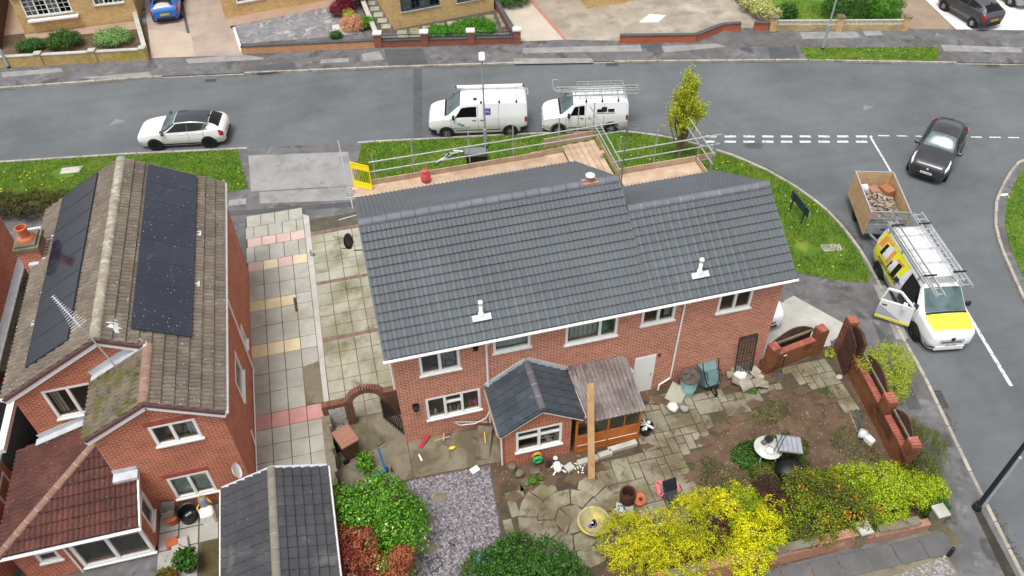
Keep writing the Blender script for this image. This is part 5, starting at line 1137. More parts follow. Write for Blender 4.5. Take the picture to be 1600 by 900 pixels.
for sg in (-1, 1):
    MB().bar((ll/2, sg*.5, .48), (ll/2+1.15, .0, .45), .06, .08).build('drawbar', m_galv, TR)
    w_ = inst('wheel', MB().lathe([(.17, -.09), (.27, -.09), (.29, -.06), (.29, .06), (.27, .09), (.17, .09)], n=20).mesh('wheel', m_rubber, True), Matrix.Translation((-.2, sg*.66, .29)) @ Matrix.Rotation(math.pi/2, 4, 'X'), TR)
MB().torus((ll/2+.2, .3, .62), .22, .08, 'X', 18, 8).build('spare_wheel', m_rubber, TR, True); MB().cbox((ll/2+.024, .0, .78), (.004, .3, .12)).build('maker_plate', mat('blue_plate', (50, 70, 140)), TR)
MB().tube((ll/2+.9, .12, .1), (ll/2+.9, .12, .75), .03).build('jockey_wheel', m_galv, TR)
td = (G(1392, 267, 1.7)-G(1424, 325, 1.7)); t0 = G(1338, 267, hz); t1 = G(1393, 267, hz); t2 = G(1424, 325, hz); t3 = G(1362, 344, hz)
cen = (t0+t1+t2+t3)/4; fw_ = ((t2+t3)-(t0+t1)).normalized(); place(TR, (cen.x, cen.y, 0), math.atan2(fw_.y, fw_.x))
# rubble in the trailer
m_rub = mat('rubble', (170, 158, 142), (120, 104, 90), .95, ns=5, rnd=.3, fine=.2)
cols_r = {'broken_tile': m_rub, 'timber_offcut': m_board}
rb_ = MB()
for k in range(260):
    x, y = random.uniform(-.85, .95), random.uniform(-.62, .62); z = .95+.34*(1-(x/1.2)**2)*(1-(y/.9)**2)+random.uniform(-.05, .1)
    M = Matrix.Translation((x, y, z)) @ Matrix.Rotation(random.uniform(0, 6), 4, 'Z') @ Matrix.Rotation(random.uniform(-.6, .6), 4, 'X'); rb_.box((-random.uniform(.04, .16), -random.uniform(.03, .08), -.02), (.06, .04, .02), M)
for k in range(60): rb_.rock((random.uniform(-.85, .95), random.uniform(-.62, .62), .92), .15)
o = rb_.build('rubble_heap', m_rub, None, kind='stuff', label='heap of broken tiles and rubble inside the plywood trailer', cat='rubble'); o.matrix_basis = wm(TR)
def intr(name, mb, m, label, cat, smooth=False):
    o = mb.build(name, m, None, smooth); o.matrix_basis = wm(TR); tag(o, label, cat)
intr('cardboard_box', MB().cbox((-.55, .42, 1.32), (.55, .45, .4), .5, .01), mat('brown_box', (150, 92, 62), (168, 108, 76), .9, ns=4), 'brown cardboard box on the rubble in the trailer', 'box')
intr('roof_tile_stack', MB().cbox((-.62, -.1, 1.34), (.5, .4, .14), .3, .01), mat('pink_tile_stack', (170, 124, 104), (140, 96, 80), .9, ns=5), 'stack of pinkish tiles on the rubble beside the cardboard box', 'tiles')
intr('sack', MB().rock((-.75, -.5, 1.3), .24), mat('white_sack', (226, 226, 226), (200, 200, 204), .8, ns=6), 'white sack in the back corner of the trailer', 'sack', True)
intr('bag', MB().rock((.95, -.5, 1.18), .2), mat('pink_bag', (220, 62, 92), (190, 40, 72), .6, ns=6), 'bright pink bag in the front corner of the trailer', 'bag', True)
# white car nose behind the right gable
wc = hatch('parked_car', 'white car mostly hidden behind the right gable wall', m_wpaint, .9, .95, 1.0, wr=.3); place(wc.t, (14.15, 3.35, .1), math.radians(-88))
# ================================================================== SCAFFOLD ON THE STREET SIDE
SF = thing('scaffold', 'tube scaffold with timber decks along the front eaves of the grey roof', 'scaffold', (6, 9, 0))
DZ = 4.38
def plank(a, b, wd=.22, th=.04, m=m_board, name='deck_board', parent=SF, up=(0, 0, 1)): return MB().bar(a, b, wd, th, up).build(name, m, parent)
for r in range(6):
    y = 7.98+r*.215; x = -.12-(r % 2)*.1
    while x < 8.2:
        e = min(x+3.9, 8.3); z = DZ+random.uniform(-.004, .006); plank((x, y, z), (e-.01, y, z)); x = e
for k in range(6): x = 8.45+k*.235; plank((x, 6.9, DZ+.05), (x, 9.55+.05*(k % 2), DZ+.05))
for r in range(6):
    y = 6.05+r*.2; plank((9.9, y, DZ+.01), (13.15, y, DZ+.01+.004*(r % 2)))
def toe(a, b, h=.22): plank((a[0], a[1], a[2]+h/2), (b[0], b[1], b[2]+h/2), .04, h, name='toe_board')
toe((.55, 9.1, DZ+.03), (4.4, 9.1, DZ+.03)); toe((4.42, 9.11, DZ+.03), (7.4, 9.11, DZ+.03)); toe((6.9, 9.16, DZ+.04), (8.3, 9.2, DZ+.04)); toe((7.6, 9.62, DZ+.08), (9.7, 9.68, DZ+.08), .4)
toe((9.86, 9.7, DZ+.06), (9.86, 6.9, DZ+.06)); toe((9.9, 7.2, DZ+.03), (13.15, 7.2, DZ+.03), .25); toe((13.2, 7.2, DZ+.03), (13.2, 5.8, DZ+.03), .2); toe((13.2, 7.2, DZ+.1), (14.0, 7.2, DZ+.1), .2)
def tube_(a, b, name): MB().tube(a, b, .026, 8).build(name, m_galv, SF, 'auto')
for x, y, zt in ((.72, 9.18, 5.75), (2.25, 9.2, 6.05), (4.46, 9.22, 6.05), (6.22, 9.2, 6.08), (8.09, 9.2, 6.05), (9.05, 9.72, 6.0), (9.72, 9.76, 6.1), (9.93, 7.27, 6.1), (11.4, 7.27, 6.15), (13.25, 7.27, 6.3), (13.45, 6.5, 5.95), (13.95, 7.25, 6.0)): tube_((x, y, .1), (x+.01, y, zt), 'standard')
for z in (4.98, 5.42):
    tube_((.55, 9.13, z), (10.9, 9.13, z+.02), 'guard_rail'); tube_((9.78, 6.7, z-.02), (9.78, 10.4, z+.12), 'guard_rail'); tube_((9.7, 7.2, z+.05), (14.1, 7.2, z+.08), 'guard_rail'); tube_((13.32, 6.1, z), (13.32, 8.6, z+.1), 'guard_rail')
for z in (4.3, 2.2): tube_((-.3, 9.24, z), (9.9, 9.24, z), 'ledger'); tube_((9.7, 7.32, z), (13.9, 7.32, z), 'ledger')
for x in (.72, 2.25, 4.46, 6.22, 8.09): tube_((x+.06, 7.3, DZ-.08), (x+.06, 9.5, DZ-.08), 'transom')
tube_((-.32, 7.7, DZ+.1), (-.42, 12.0, DZ+.3), 'transom'); tube_((-.9, 6.95, DZ+.3), (.0, 7.1, DZ+.3), 'transom'); tube_((-.5, 8.4, DZ+.1), (.1, 8.4, DZ+.1), 'transom')
m_gate = mat('yellow_gate', (244, 214, 20), (238, 206, 16), .5, ns=4)
gt = thing('loading_gate', 'bright yellow steel loading gate at the left end of the scaffold', 'gate', (.3, 8.8, DZ))
g0, g1 = Vector((-.12, 9.2, DZ+.05)), Vector((.52, 8.75, DZ+.05)); gu = Vector((0, .25, 1)).normalized()
for a, b in ((g0, g1), (g1, g1+gu*.95), (g1+gu*.95, g0+gu*.95), (g0+gu*.95, g0)): MB().bar(a, b, .035, .035).build('gate_frame', m_gate, gt)
for t0_, t1_ in ((0, .24), (.72, .94)): MB().add([g0+gu*t0_, g1+gu*t0_, g1+gu*t1_, g0+gu*t1_], [(0, 1, 2, 3)]).build('gate_panel', m_gate, gt)
me_ = MB()
for k in range(1, 10): p = g0+(g1-g0)*k/10; me_.tube(p+gu*.24, p+gu*.72, .006, 4)
me_.build('gate_mesh', m_gate, gt, kind='stuff')
bg_ = MB().lathe([(.13, 0), (.19, .06), (.2, .22), (.17, .38), (.12, .46), (.14, .52), (.02, .5)], (2.62, 8.75, DZ+.03), 12)
tag(bg_.build('rubble_sack', mat('red_sack', (214, 92, 98), (190, 66, 76), .75, ns=7, bump=.03, bs=9), None, True), 'red plastic sack standing on the scaffold deck', 'sack')
tag(MB().rock((9.62, 8.3, DZ+.35), .11).build('tape_roll', mat('red_white', (220, 214, 210), (196, 70, 60), .6, ns=9)), 'small red and white bundle at the scaffold return', 'bundle')
# things left on the verge below the scaffold
t = thing('tool_case', 'black and grey open crate on the verge grass under the scaffold', 'crate', (5.9, 15.3, .1))
MB().cbox((5.9, 15.3, .36), (1.0, .5, .5), -.2, .03).build('case_body', m_black, t); MB().cbox((5.88, 15.45, .64), (1.05, .5, .06), -.2, .02).build('case_lid', mat('grey_lid', (112, 116, 120), rough=.6), t)
for i, (px, py, l, a) in enumerate(((692, 248, .9, .5), (706, 240, .7, .1), (716, 236, .5, -.4), (700, 243, .6, .9))):
    p = G(px, py, .2); tag(MB().cbox((p.x, p.y, .2), (l, .12, .05), a, .01).build('metal_offcut', (m_lead, m_galv)[i % 2]), ['grey strip lowest left in the scrap heap on the verge', 'bent pale strip in the middle of the verge scrap heap', 'short white piece nearest the crate on the verge', 'thin grey piece crossing the verge scrap heap'][i], 'offcut')
# ================================================================== REAR EXTENSION, LEAN-TO, PLANK
m_pvc = m_white
KX = thing('rear_extension', 'small brick kitchen extension with a dark tiled pitched roof behind the centre house', 'extension', (4.2, -1, 0))
q = MB(); kw = [(.36, 1.92, .86, 1.98)]
wall(q, (3.08, -1.85), (5.32, -1.85), 0, 2.2, .22, kw); wallpoly(q, (3.08, -1.85), (5.32, -1.85), [(.02, 2.201), (2.22, 2.201), (1.19, 2.95)], .22); wall(q, (3.08, -.01), (3.08, -1.629), 0, 2.2, .22); wall(q, (5.32, -1.629), (5.32, -.01), 0, 2.2, .22)
q.build('wall', m_brick2, KX); window(KX, (3.08, -1.85), (5.32, -1.85), *kw[0], (1, 1), top={0, 1}); MB().box((3.35, -.6, .1), (5.05, -.5, 2.1)).build('interior', m_room, KX)
m_tile_k = mat('slate_tile', (56, 63, 70), (68, 76, 84), .35, ns=1.2, rnd=.16, bump=.002, bs=60, stain=[(2.2, (104, 112, 118), .6, .72, .5)])
kx0, kxr, kx1, kz, kzr = 2.9, 4.28, 5.66, 2.22, 3.14; ky0 = -2.0
rf = MB(); slopemesh(rf, [(kx0, ky0, kz), (kx0, -.02, kz), (kxr, -.02, kzr), (kxr, ky0, kzr)]); slopemesh(rf, [(kx1, ky0, kz), (kx1, -.02, kz), (kxr, -.02, kzr), (kxr, ky0, kzr)])
KR = rf.build('roof', m_deck, KX); u = Vector((kxr-kx0, 0, kzr-kz))
tiled(KR, (kx0-.02, -.02, kz), (0, -1, 0), u, 1.98, u.length-.03, .33, .3, 'flat', m_tile_k, nobj=60, gap=.035); u = Vector((kxr-kx1, 0, kzr-kz)); tiled(KR, (kx1+.02, ky0, kz), (0, 1, 0), u, 1.98, u.length-.03, .33, .3, 'flat', m_tile_k, nobj=60, gap=.035)
ridge(KR, (kxr, ky0-.03, kzr), (kxr, -.03, kzr), .13, mat('dark_ridge', (84, 82, 90), (98, 96, 102), .75, ns=3), m_mortar)
for a, b in (((kx0-.02, ky0-.02, kz), (kxr, ky0-.02, kzr)), ((kxr, ky0-.02, kzr), (kx1+.02, ky0-.02, kz))):
    MB().bar(Vector(a)-Vector((0, 0, .03)), Vector(b)-Vector((0, 0, .03)), .06, .1).build('verge_trim', m_tile_k, KX); MB().bar(Vector(a)-Vector((0, -.02, .13)), Vector(b)-Vector((0, -.02, .13)), .03, .1).build('bargeboard', m_white, KX)
for a, b in (((kx0, -.03, kz+.1), (kxr, -.03, kzr+.1)), ((kxr, -.03, kzr+.1), (kx1, -.03, kz+.1))): MB().bar(a, b, .05, .24).build('lead_flashing', m_lead, KX)
gutter(KX, (kx0-.06, ky0, kz-.05), (kx0-.06, -.05, kz-.05), mat('stone_gutter', (150, 140, 124), rough=.8)); downpipe(KX, [(2.98, -1.7, kz-.1), (2.99, -1.72, .1)])
gutter(KX, (kx1+.06, ky0, kz-.05), (kx1+.06, -.05, kz-.05), m_whitedirt)
def corrmat():
    m, N, p, pos, g = newmat('corrugated_plastic'); mp = N.new('ShaderNodeMapping'); mp.inputs['Scale'].default_value = (13, 1.5, 1); N.l.new(pos, mp.inputs[0])
    col = N.mix(N.step(N.noise(pos, 1.3, 5), .4, .62), rgba((134, 123, 119)), rgba((102, 90, 86))); col = N.mix(N.math('MULTIPLY', N.step(N.noise(mp.outputs[0], 1., 3), .58, .66), .75), col, rgba((46, 37, 33)))
    col = N.mix(N.math('MULTIPLY', N.step(N.noise(pos, 7, 3), .62, .7), .5), col, rgba((196, 190, 184))); finish(N, p, col, .5); return m
m_corr = corrmat()
m_pine = mat('orange_pine', (198, 118, 50), (176, 98, 38), .6, ns=3, bump=.003, bs=20, stain=[(2, (150, 84, 36), .55, .7, .5)])
LT = thing('lean_to', 'orange timber lean-to with dirty corrugated plastic roof beside the kitchen extension', 'lean-to', (6.6, -1, 0))
def corr(x0, x1, z0, z1, y0, y1, name):
    mb = MB(); n = int((x1-x0)/.0187); V = []
    for i in range(n+1):
        x = x0+(x1-x0)*i/n; dz = .022*math.sin(2*math.pi*(x-x0)/.15)
        for t_ in (0, .5, 1): V.append((x, y0+(y1-y0)*t_, z0+(z1-z0)*t_+dz))
    mb.add(V, [(3*i+j, 3*i+3+j, 3*i+4+j, 3*i+1+j) for i in range(n) for j in (0, 1)]); return mb.build(name, m_corr, LT, True)
corr(5.72, 7.8, 2.10, 2.42, -1.2, -.02, 'roof_sheet'); corr(5.72, 7.82, 1.93, 2.09, -2.05, -1.12, 'roof_sheet')
for x in (5.5, 6.6, 7.72): MB().box((x-.035, -1.92, .1), (x+.035, -1.85, 1.9)).build('post', m_pine, LT)
for z in (.12, .95, 1.82): MB().box((5.54, -1.915, z), (7.69, -1.855, z+.07)).build('rail', m_pine, LT)
MB().box((5.54, -1.9, .19), (7.69, -1.88, .95)).build('timber_panel', m_pine, LT); MB().box((5.54, -1.912, .48), (7.69, -1.9, .5)).build('panel_bead', m_whitedirt, LT)
for x0, x1 in ((5.54, 6.05), (6.1, 6.56), (6.64, 7.15), (7.2, 7.68)): MB().box((x0, -1.895, 1.02), (x1, -1.885, 1.82)).build('pane', m_glass, LT)
for x in (6.07, 7.17): MB().box((x-.02, -1.91, 1.02), (x+.02, -1.86, 1.82)).build('mullion', m_pine, LT)
MB().box((7.7, -1.85, .1), (7.74, -.05, .95)).build('side_panel', m_pine, LT); MB().box((7.71, -1.85, .96), (7.73, -.05, 2.0)).build('side_pane', m_glass, LT)
MB().box((5.68, -1.83, 1.86), (7.78, -1.76, 1.93)).build('wall_plate', m_pine, LT)
for x in (6.2, 7.0): MB().bar((x, -1.9, 1.88), (x, -.05, 2.2), .04, .06).build('rafter', m_pine, LT)
MB().box((5.6, -1.0, .12), (7.6, -.1, .7)).build('stored_clutter', mat('clutter', (110, 96, 84), (70, 64, 60), .9, ns=4), LT)
tag(MB().bar((5.72, -3.0, .1), (5.96, -1.58, 3.35), .23, .05, (0, 1, .4)).build('scaffold_plank', mat('plank', (196, 158, 112), (178, 140, 98), .85, ns=2, stain=[(3, (150, 116, 80), .55, .7, .5)])), 'long timber plank leaning up over the lean-to roof', 'plank')
# ================================================================== GARDEN GROUND
ZG = .1
struct('garden_soil', MB().sheet([(-2.5, -7.6), (16.3, -7.3), (16.4, .2), (13.0, .2), (-2.5, .0)], .106), m_soil)
struct('concrete_yard', MB().sheet([(-2.55, -1.5), (-.1, -1.45), (2.5, -1.55), (3.05, -1.6), (3.05, .05), (.0, .05), (.0, 1.5), (-2.55, 1.5)], .114), m_conc_dirty)
tag(MB().bar((.02, .0, .12), (.0, -1.5, .12), .03, .01).build('yard_joint', m_soil), 'dark joint running across the concrete yard', 'joint')
m_slate = mat('plum_slate', (152, 147, 150), (110, 104, 108), .8, ns=7, rnd=.36, fine=.2)
struct('slate_bed', MB().sheet([(-.3, -1.52), (2.6, -1.62), (2.35, -4.1), (1.9, -5.6), (-1.0, -5.6)], .118), mat('slate_bed', (84, 77, 82), (104, 96, 101), .95, ns=5, bump=.03, bs=26, fine=.3))
def scatter(name, P, z, n, r0, r1, m, label, flat=.45, cat='stones', keep=None):
    mb = MB(); xs = [p[0] for p in P]; ys = [p[1] for p in P]
    for _ in range(n):
        x, y = random.uniform(min(xs), max(xs)), random.uniform(min(ys), max(ys))
        if not pip(x, y, P) or (keep and not keep(x, y)): continue
        r = random.uniform(r0, r1); a = random.uniform(0, 6.28); V = []
        for k in range(5): b = a+k*1.2566+random.uniform(-.3, .3); V.append((x+r*math.cos(b), y+r*math.sin(b), z+random.uniform(0, r*flat)))
        V.append((x, y, z+r*flat*1.3)); mb.add(V, [(k, (k+1) % 5, 5) for k in range(5)])
    return mb.build(name, m, None, kind='stuff', label=label, cat=cat)
scatter('slate_chippings', [(-.25, -1.56), (2.55, -1.66), (2.3, -4.1), (1.9, -5.5), (-.95, -5.5)], .12, 5200, .025, .05, m_slate, 'plum slate chippings covering the bed behind the yard')
scatter('soil_clods', [(8.5, -5.8), (15.6, -5.8), (15.8, -1.0), (13.5, -.3), (11, -1.8)], .108, 900, .012, .04, mat('clod', (128, 106, 84), (98, 78, 60), 1, ns=5, rnd=.35), 'small clods and stones scattered on the bare garden soil')
# patio: coursed slabs and a ring of wedge slabs
m_patio = mat('patio_slab', (144, 138, 120), (126, 119, 100), .9, ns=1.4, rnd=.12, bump=.005, bs=45, fine=.12, stain=[(.9, (100, 86, 62), .46, .6, .85), (2.5, (78, 66, 48), .54, .66, .75), (1.3, (108, 114, 70), .54, .68, .55)])
PAT = [(7.6, -1.7), (8.05, -.4), (9.4, -.25), (10.6, -.35), (12.0, -.8), (13.2, -.95), (13.6, -.35), (16.1, -.05), (16.05, -1.3), (15.75, -3.2), (15.2, -3.0), (14.9, -1.75), (13.6, -1.25), (12.6, -1.65), (11.6, -2.0), (10.3, -2.5), (9.3, -3.2), (8.95, -4.2), (9.2, -5.2), (7.2, -5.4), (4.0, -6.5), (1.7, -6.4), (2.3, -4.1), (2.75, -2.5), (3.2, -2.55), (5.4, -2.6), (7.5, -2.3)]
gr_ = struct('patio_bed', MB().sheet(PAT, .110), mat('patio_joint', (66, 57, 44), (82, 74, 56), 1, ns=3, bump=.01, bs=30))
rc = G(893, 812, .1); U_ = .31; grid = set(); pc = {}
def pslab(wd, ln):
    k = (wd, ln)
    if k not in pc: pc[k] = MB().chbox((-wd*U_/2+.014, -ln*U_/2+.014, -.03), (wd*U_/2-.014, ln*U_/2-.014, 0), .01).mesh('paving_slab', m_patio)
    return pc[k]
rs = random.Random(5)
for j in range(-23, 1):
    for i in range(4, 54):
        if (i, j) in grid: continue
        for wd, ln in rs.sample([(2, 2), (2, 2), (3, 2), (2, 3), (2, 1), (1, 2), (1, 1)], 7)+[(1, 1)]:
            cells = [(i+a, j+b) for a in range(wd) for b in range(ln)]
            if any(c in grid for c in cells): continue
            cx, cy = (i+wd/2)*U_, (j+ln/2)*U_; cor = [((i+a)*U_, (j+b)*U_) for a in (0.1, wd-.1) for b in (0.1, ln-.1)]
            inside = all(pip(x, y, PAT) for x, y in cor)
            if hypot(cx-rc.x, cy-rc.y) < 1.85 or not inside:
                if (wd, ln) == (1, 1): grid.add((i, j))
                continue
            grid.update(cells)
            near_edge = not all(pip(x+dx, y+dy, PAT) for x, y in cor for dx, dy in ((-.25, 0), (.25, 0), (0, -.25)))
            if rs.random() < (.06 if near_edge else .004): break
            M = Matrix.Translation((cx, cy, .132+rs.uniform(-.006, .005))) @ Matrix.Rotation(rs.uniform(-.03, .03), 4, 'Z') @ Matrix.Rotation(rs.uniform(-.012, .012), 4, 'X')
            inst('paving_slab', pslab(wd, ln), M, gr_); break
for r0, r1, n in ((0, .55, 3), (.55, 1.1, 8), (1.1, 1.72, 11)):
    for k in range(n):
        a0 = 2*math.pi*(k+rs.uniform(.0, .07))/n+r0; a1 = 2*math.pi*(k+1-rs.uniform(.0, .07))/n+r0; P_ = []
        for a in (a0, (a0+a1)/2, a1): P_.append((rc.x+(r1-.015)*math.cos(a), rc.y+(r1-.015)*math.sin(a)))
        for a in (a1, a0): P_.append((rc.x+(r0+.015)*math.cos(a), rc.y+(r0+.015)*math.sin(a)))
        if not pip(P_[1][0], P_[1][1], PAT) or rs.random() < .03: continue
        MB().prism(P_, .1, .134+rs.uniform(-.005, .005)).build('ring_slab', m_patio, gr_)
m_weed = leafmat('weed_leaves', [(58, 96, 26), (80, 120, 34), (100, 138, 46)], .6, .3)
def keepn(x, y): return math.sin(x*2.1+1)+math.sin(y*2.7)+math.sin((x+y)*1.3) > .55
grass('garden_weeds', [(8.4, -5.6), (15.3, -5.5), (15.6, -1.6), (13.4, -1.4), (9.6, -3)], .106, 330, 'patchy weeds and thin grass on the bare garden soil', .05, .15, keepn, m_weed)
grass('garden_weeds', [(10.6, -5.4), (13.0, -5.2), (12.9, -3.0), (11.0, -3.0)], .106, 900, 'thicker weeds growing round the white garden table', .06, .18, None, m_weed)
# ================================================================== GARDEN WALLS
m_brick3 = brickmat('garden_brick', (148, 88, 62), (118, 66, 48), (128, 100, 80), dark=(72, 42, 36), stain=[(1.4, (132, 108, 46), .5, .64, .65), (1.1, (76, 44, 38), .5, .66, .7)])
m_fence = mat('dark_timber', (74, 46, 38), (92, 60, 48), .85, ns=3, bump=.006, bs=14, stain=[(2, (60, 36, 30), .5, .66, .6), (3, (120, 100, 84), .64, .74, .4)])
m_cop = mat('coping_brick', (170, 100, 84), (140, 78, 64), .9, ns=5, rnd=.14)
cb = MB().chbox((-.052, -.12, 0), (.052, .12, .07), .006).mesh('coping_brick', m_cop)
def coping(parent, a, b, z, wscale=1., m=None):
    a = Vector((*a, 0)); b = Vector((*b, 0)); d = b-a; n = max(1, int(d.length/.112)); d.normalize(); s_ = Vector((-d.y, d.x, 0))
    for k in range(n): inst('coping_brick', cb, frame(a+d*(.112*k+.056)+Vector((0, 0, z)), d, s_*wscale, Vector((0, 0, 1))), parent, m)
def wbox(a, b, th, z0, z1, mb=None):
    mb = mb or MB(); return mb.bar((*a, (z0+z1)/2), (*b, (z0+z1)/2), th, z1-z0)
GW = thing('garden_wall', 'brick garden wall with dark curved fence panels along the side road pavement', 'wall', (16, -2.7, 0))
A0, A1 = Vector((16.52, -.02)), Vector((15.72, -5.45)); dW = (A1-A0).normalized(); nW = Vector((-dW.y, dW.x))
W = lambda s_, o=0: A0+dW*s_+nW*o
low = [(1.3, 3.3), (3.75, 5.1)]
wbox(W(0), W(5.5), .22, 0, .95).build('low_wall', m_brick3, GW)
for i, (s0, s1, zt) in enumerate(((.0, .34, 1.88), (3.3, 3.75, 1.62), (5.1, 5.5, 1.62))):
    wbox(W(s0, .0), W(s1, .0), .34, .951 if i else .0, zt).build('pier', m_brick3, GW); coping(GW, W(s0), W(s1), zt, 1.35)
for s0, s1 in low: coping(GW, W(s0), W(s1), .95)
def curvepanel(parent, P0, P1, z0, ztop, zmid, m, name, th=.05, n=10, ends=True):
    d = (P1-P0); pts = []
    for k in range(n+1): t_ = k/n; pts.append((d.length*t_, ztop+(zmid-ztop)*math.sin(math.pi*t_)))
    nb = 12
    for k in range(nb):
        s0, s1 = d.length*k/nb, d.length*(k+1)/nb-.008
        f = lambda s_: ztop+(zmid-ztop)*math.sin(math.pi*s_/d.length)
        mb = MB(); wallpoly(mb, P0, P1, [(s0, z0), (s1, z0), (s1, f(s1)), (s0, f(s0))], th+.004*(k % 2)); mb.build(name, m, parent)
o = .14
curvepanel(GW, W(.36, .0), W(1.28, .0), .96, 1.8, 1.95, m_fence, 'fence_board', .1)
for s0, s1 in ((1.3, 3.28), (3.78, 5.08)):
    curvepanel(GW, W(s0, o), W(s1, o), .6, 1.35, 1.75, m_fence, 'fence_board'); wbox(W(s0, o-.05), W(s1, o-.05), .05, 1.3, 1.38).build('fence_rail', m_conc_dirty, GW)
# timber gate leaf at the near end
gl = thing('timber_gate', 'dark brown timber gate leaf standing against the end of the garden wall', 'gate', (16.2, -.4, 0))
P0, P1 = Vector((16.45, .12)), Vector((16.05, -1.25))
for k in range(9):
    a = P0+(P1-P0)*k/9; b = P0+(P1-P0)*(k+.95)/9; wbox(a, b, .035, .12, 1.72+.1*math.sin(math.pi*k/9)).build('gate_board', m_fence, gl)
for z in (.4, 1.4): wbox(P0+Vector((.04, 0)), P1+Vector((.04, 0)), .04, z, z+.09).build('gate_ledge', m_fence, gl)
SW = thing('screen_wall', 'low brick screen wall with two piers and an arched panel beside the right gable', 'wall', (14.4, 0, 0))
S0, S1 = Vector((13.28, -.3)), Vector((15.72, .1)); dS = (S1-S0).normalized(); nS = Vector((-dS.y, dS.x)); Ws = lambda s_, o=0: S0+dS*s_+nS*o
wbox(Ws(.36), Ws(2.1), .22, 0, .95).build('low_wall', m_brick3, SW)
for s0, s1 in ((0, .36), (2.1, 2.5)): wbox(Ws(s0), Ws(s1), .36, 0, 1.42).build('pier', m_brick3, SW); coping(SW, Ws(s0), Ws(s1), 1.42, 1.45)
coping(SW, Ws(.36), Ws(2.1), .951); curvepanel(SW, Ws(.3, .3), Ws(2.2, .3), .1, 1.2, 1.62, m_fence, 'screen_board', .04); wbox(Ws(.2, .24), Ws(2.2, .24), .07, 1.16, 1.24).build('screen_rail', m_conc_dirty, SW)
# arched wall beside the house
AW = thing('arched_wall', 'brick wall with a round arched gateway linking the house corner to the boundary', 'wall', (-1.3, 1.4, 0))
m_brick4 = brickmat('brown_brick', (120, 80, 64), (98, 64, 52), (128, 108, 90), stain=[(1.6, (90, 84, 56), .55, .7, .5)])
ax0, ax1, ay = -1.56, -.6, 1.35; cxa = (ax0+ax1)/2; R0 = (ax1-ax0)/2; zs = 1.2
wbox((-2.6, ay), (ax0, ay), .24, 0, 1.32).build('wall_panel', m_brick4, AW); wbox((ax1, ay), (-.01, ay), .24, 0, 1.5).build('wall_panel', m_brick4, AW)
coping(AW, (-2.6, ay), (ax0-.2, ay), 1.32, 1., mat('brown_coping', (124, 84, 68), (104, 68, 55), .9, ns=5, rnd=.15)); wbox((-2.4, ay-.13), (-1.85, ay-.13), .01, .1, 1.2).build('limewash', mat('flaking_limewash', (202, 200, 196), (160, 150, 140), .9, ns=5, stain=[(6, (120, 84, 70), .58, .66, .8)]), AW)
mb = MB(); wallpoly(mb, (ax0-.3, ay-.11), (ax0, ay-.11), [(0, 1.321), (.299, 1.321), (.299, 1.5), (.05, 1.42)], .22); mb.build('haunch', m_brick4, AW)
n = 22; vb = MB().chbox((-.034, -.125, 0), (.034, .125, .215), .004).mesh('arch_brick', m_cop); m_ab = mat('arch_brick', (112, 74, 60), (130, 88, 72), .9, ns=6, rnd=.2)
for k in range(n):
    a = math.pi*(k+.5)/n; M = Matrix.Translation((cxa-R0*math.cos(a), ay, zs+R0*math.sin(a))) @ Matrix.Rotation(-(math.pi/2-a), 4, 'Y'); inst('arch_brick', vb, M, AW, m_ab)
ig = thing('iron_gate', 'open black slatted gate folded back inside the brick archway', 'gate', (-.5, .9, .1))
for k in range(9): p = Vector((-.62, 1.2, .15))+Vector((.07, -.105, 0))*k; MB().box((p.x-.012, p.y-.04, .15), (p.x+.012, p.y+.04, 1.45-.05*abs(k-4)), None).build('gate_slat', m_black, ig)
for z in (.35, 1.1): MB().bar((-.62, 1.2, z), (-.06, .36, z), .03, .05).build('gate_rail', m_black, ig)
BW = thing('boundary_wall', 'low rendered boundary wall with concrete capping beside the left driveway', 'wall', (-2.55, -.2, 0))
MB().box((-2.62, -1.6, 0), (-2.44, 1.22, .85)).build('rendered_wall', mat('grey_render', (186, 180, 168), (160, 150, 134), .9, ns=3), BW); MB().box((-2.68, -1.6, .851), (-2.38, 1.22, .93)).build('capping', m_conc_dirty, BW); 
for y in (.5, -.4, -1.3): MB().box((-2.42, y-.05, 0), (-2.32, y+.05, 1.3)).build('concrete_post', m_conc_dirty, BW)
FP = thing('trellis_panel', 'dark green lattice panel leaning on the brick wall by the screen wall', 'trellis', (12.45, -.1, .1))
mt_ = mat('dark_green_metal', (44, 54, 48), rough=.6); Mt = frame(Vector((12.1, -.32, .12)), Vector((1, .02, 0)).normalized(), Vector((0, .14, 1)).normalized(), Vector((0, -1, .14)).normalized())
for a, b in (((0, 0), (.68, 0)), ((0, 1.95), (.68, 1.95)), ((0, 0), (0, 1.95)), ((.68, 0), (.68, 1.95))): MB().bar(Mt @ Vector((*a, 0)), Mt @ Vector((*b, 0)), .04, .04).build('frame_bar', mt_, FP)
for k in range(1, 6): MB().bar(Mt @ Vector((.68*k/6, 0, 0)), Mt @ Vector((.68*k/6, 1.95, 0)), .02, .012).build('lattice_upright', mt_, FP)
for k in range(1, 20): MB().bar(Mt @ Vector((0, 1.95*k/20, .01)), Mt @ Vector((.68, 1.95*k/20, .01)), .022, .012).build('lattice_bar', mt_, FP)
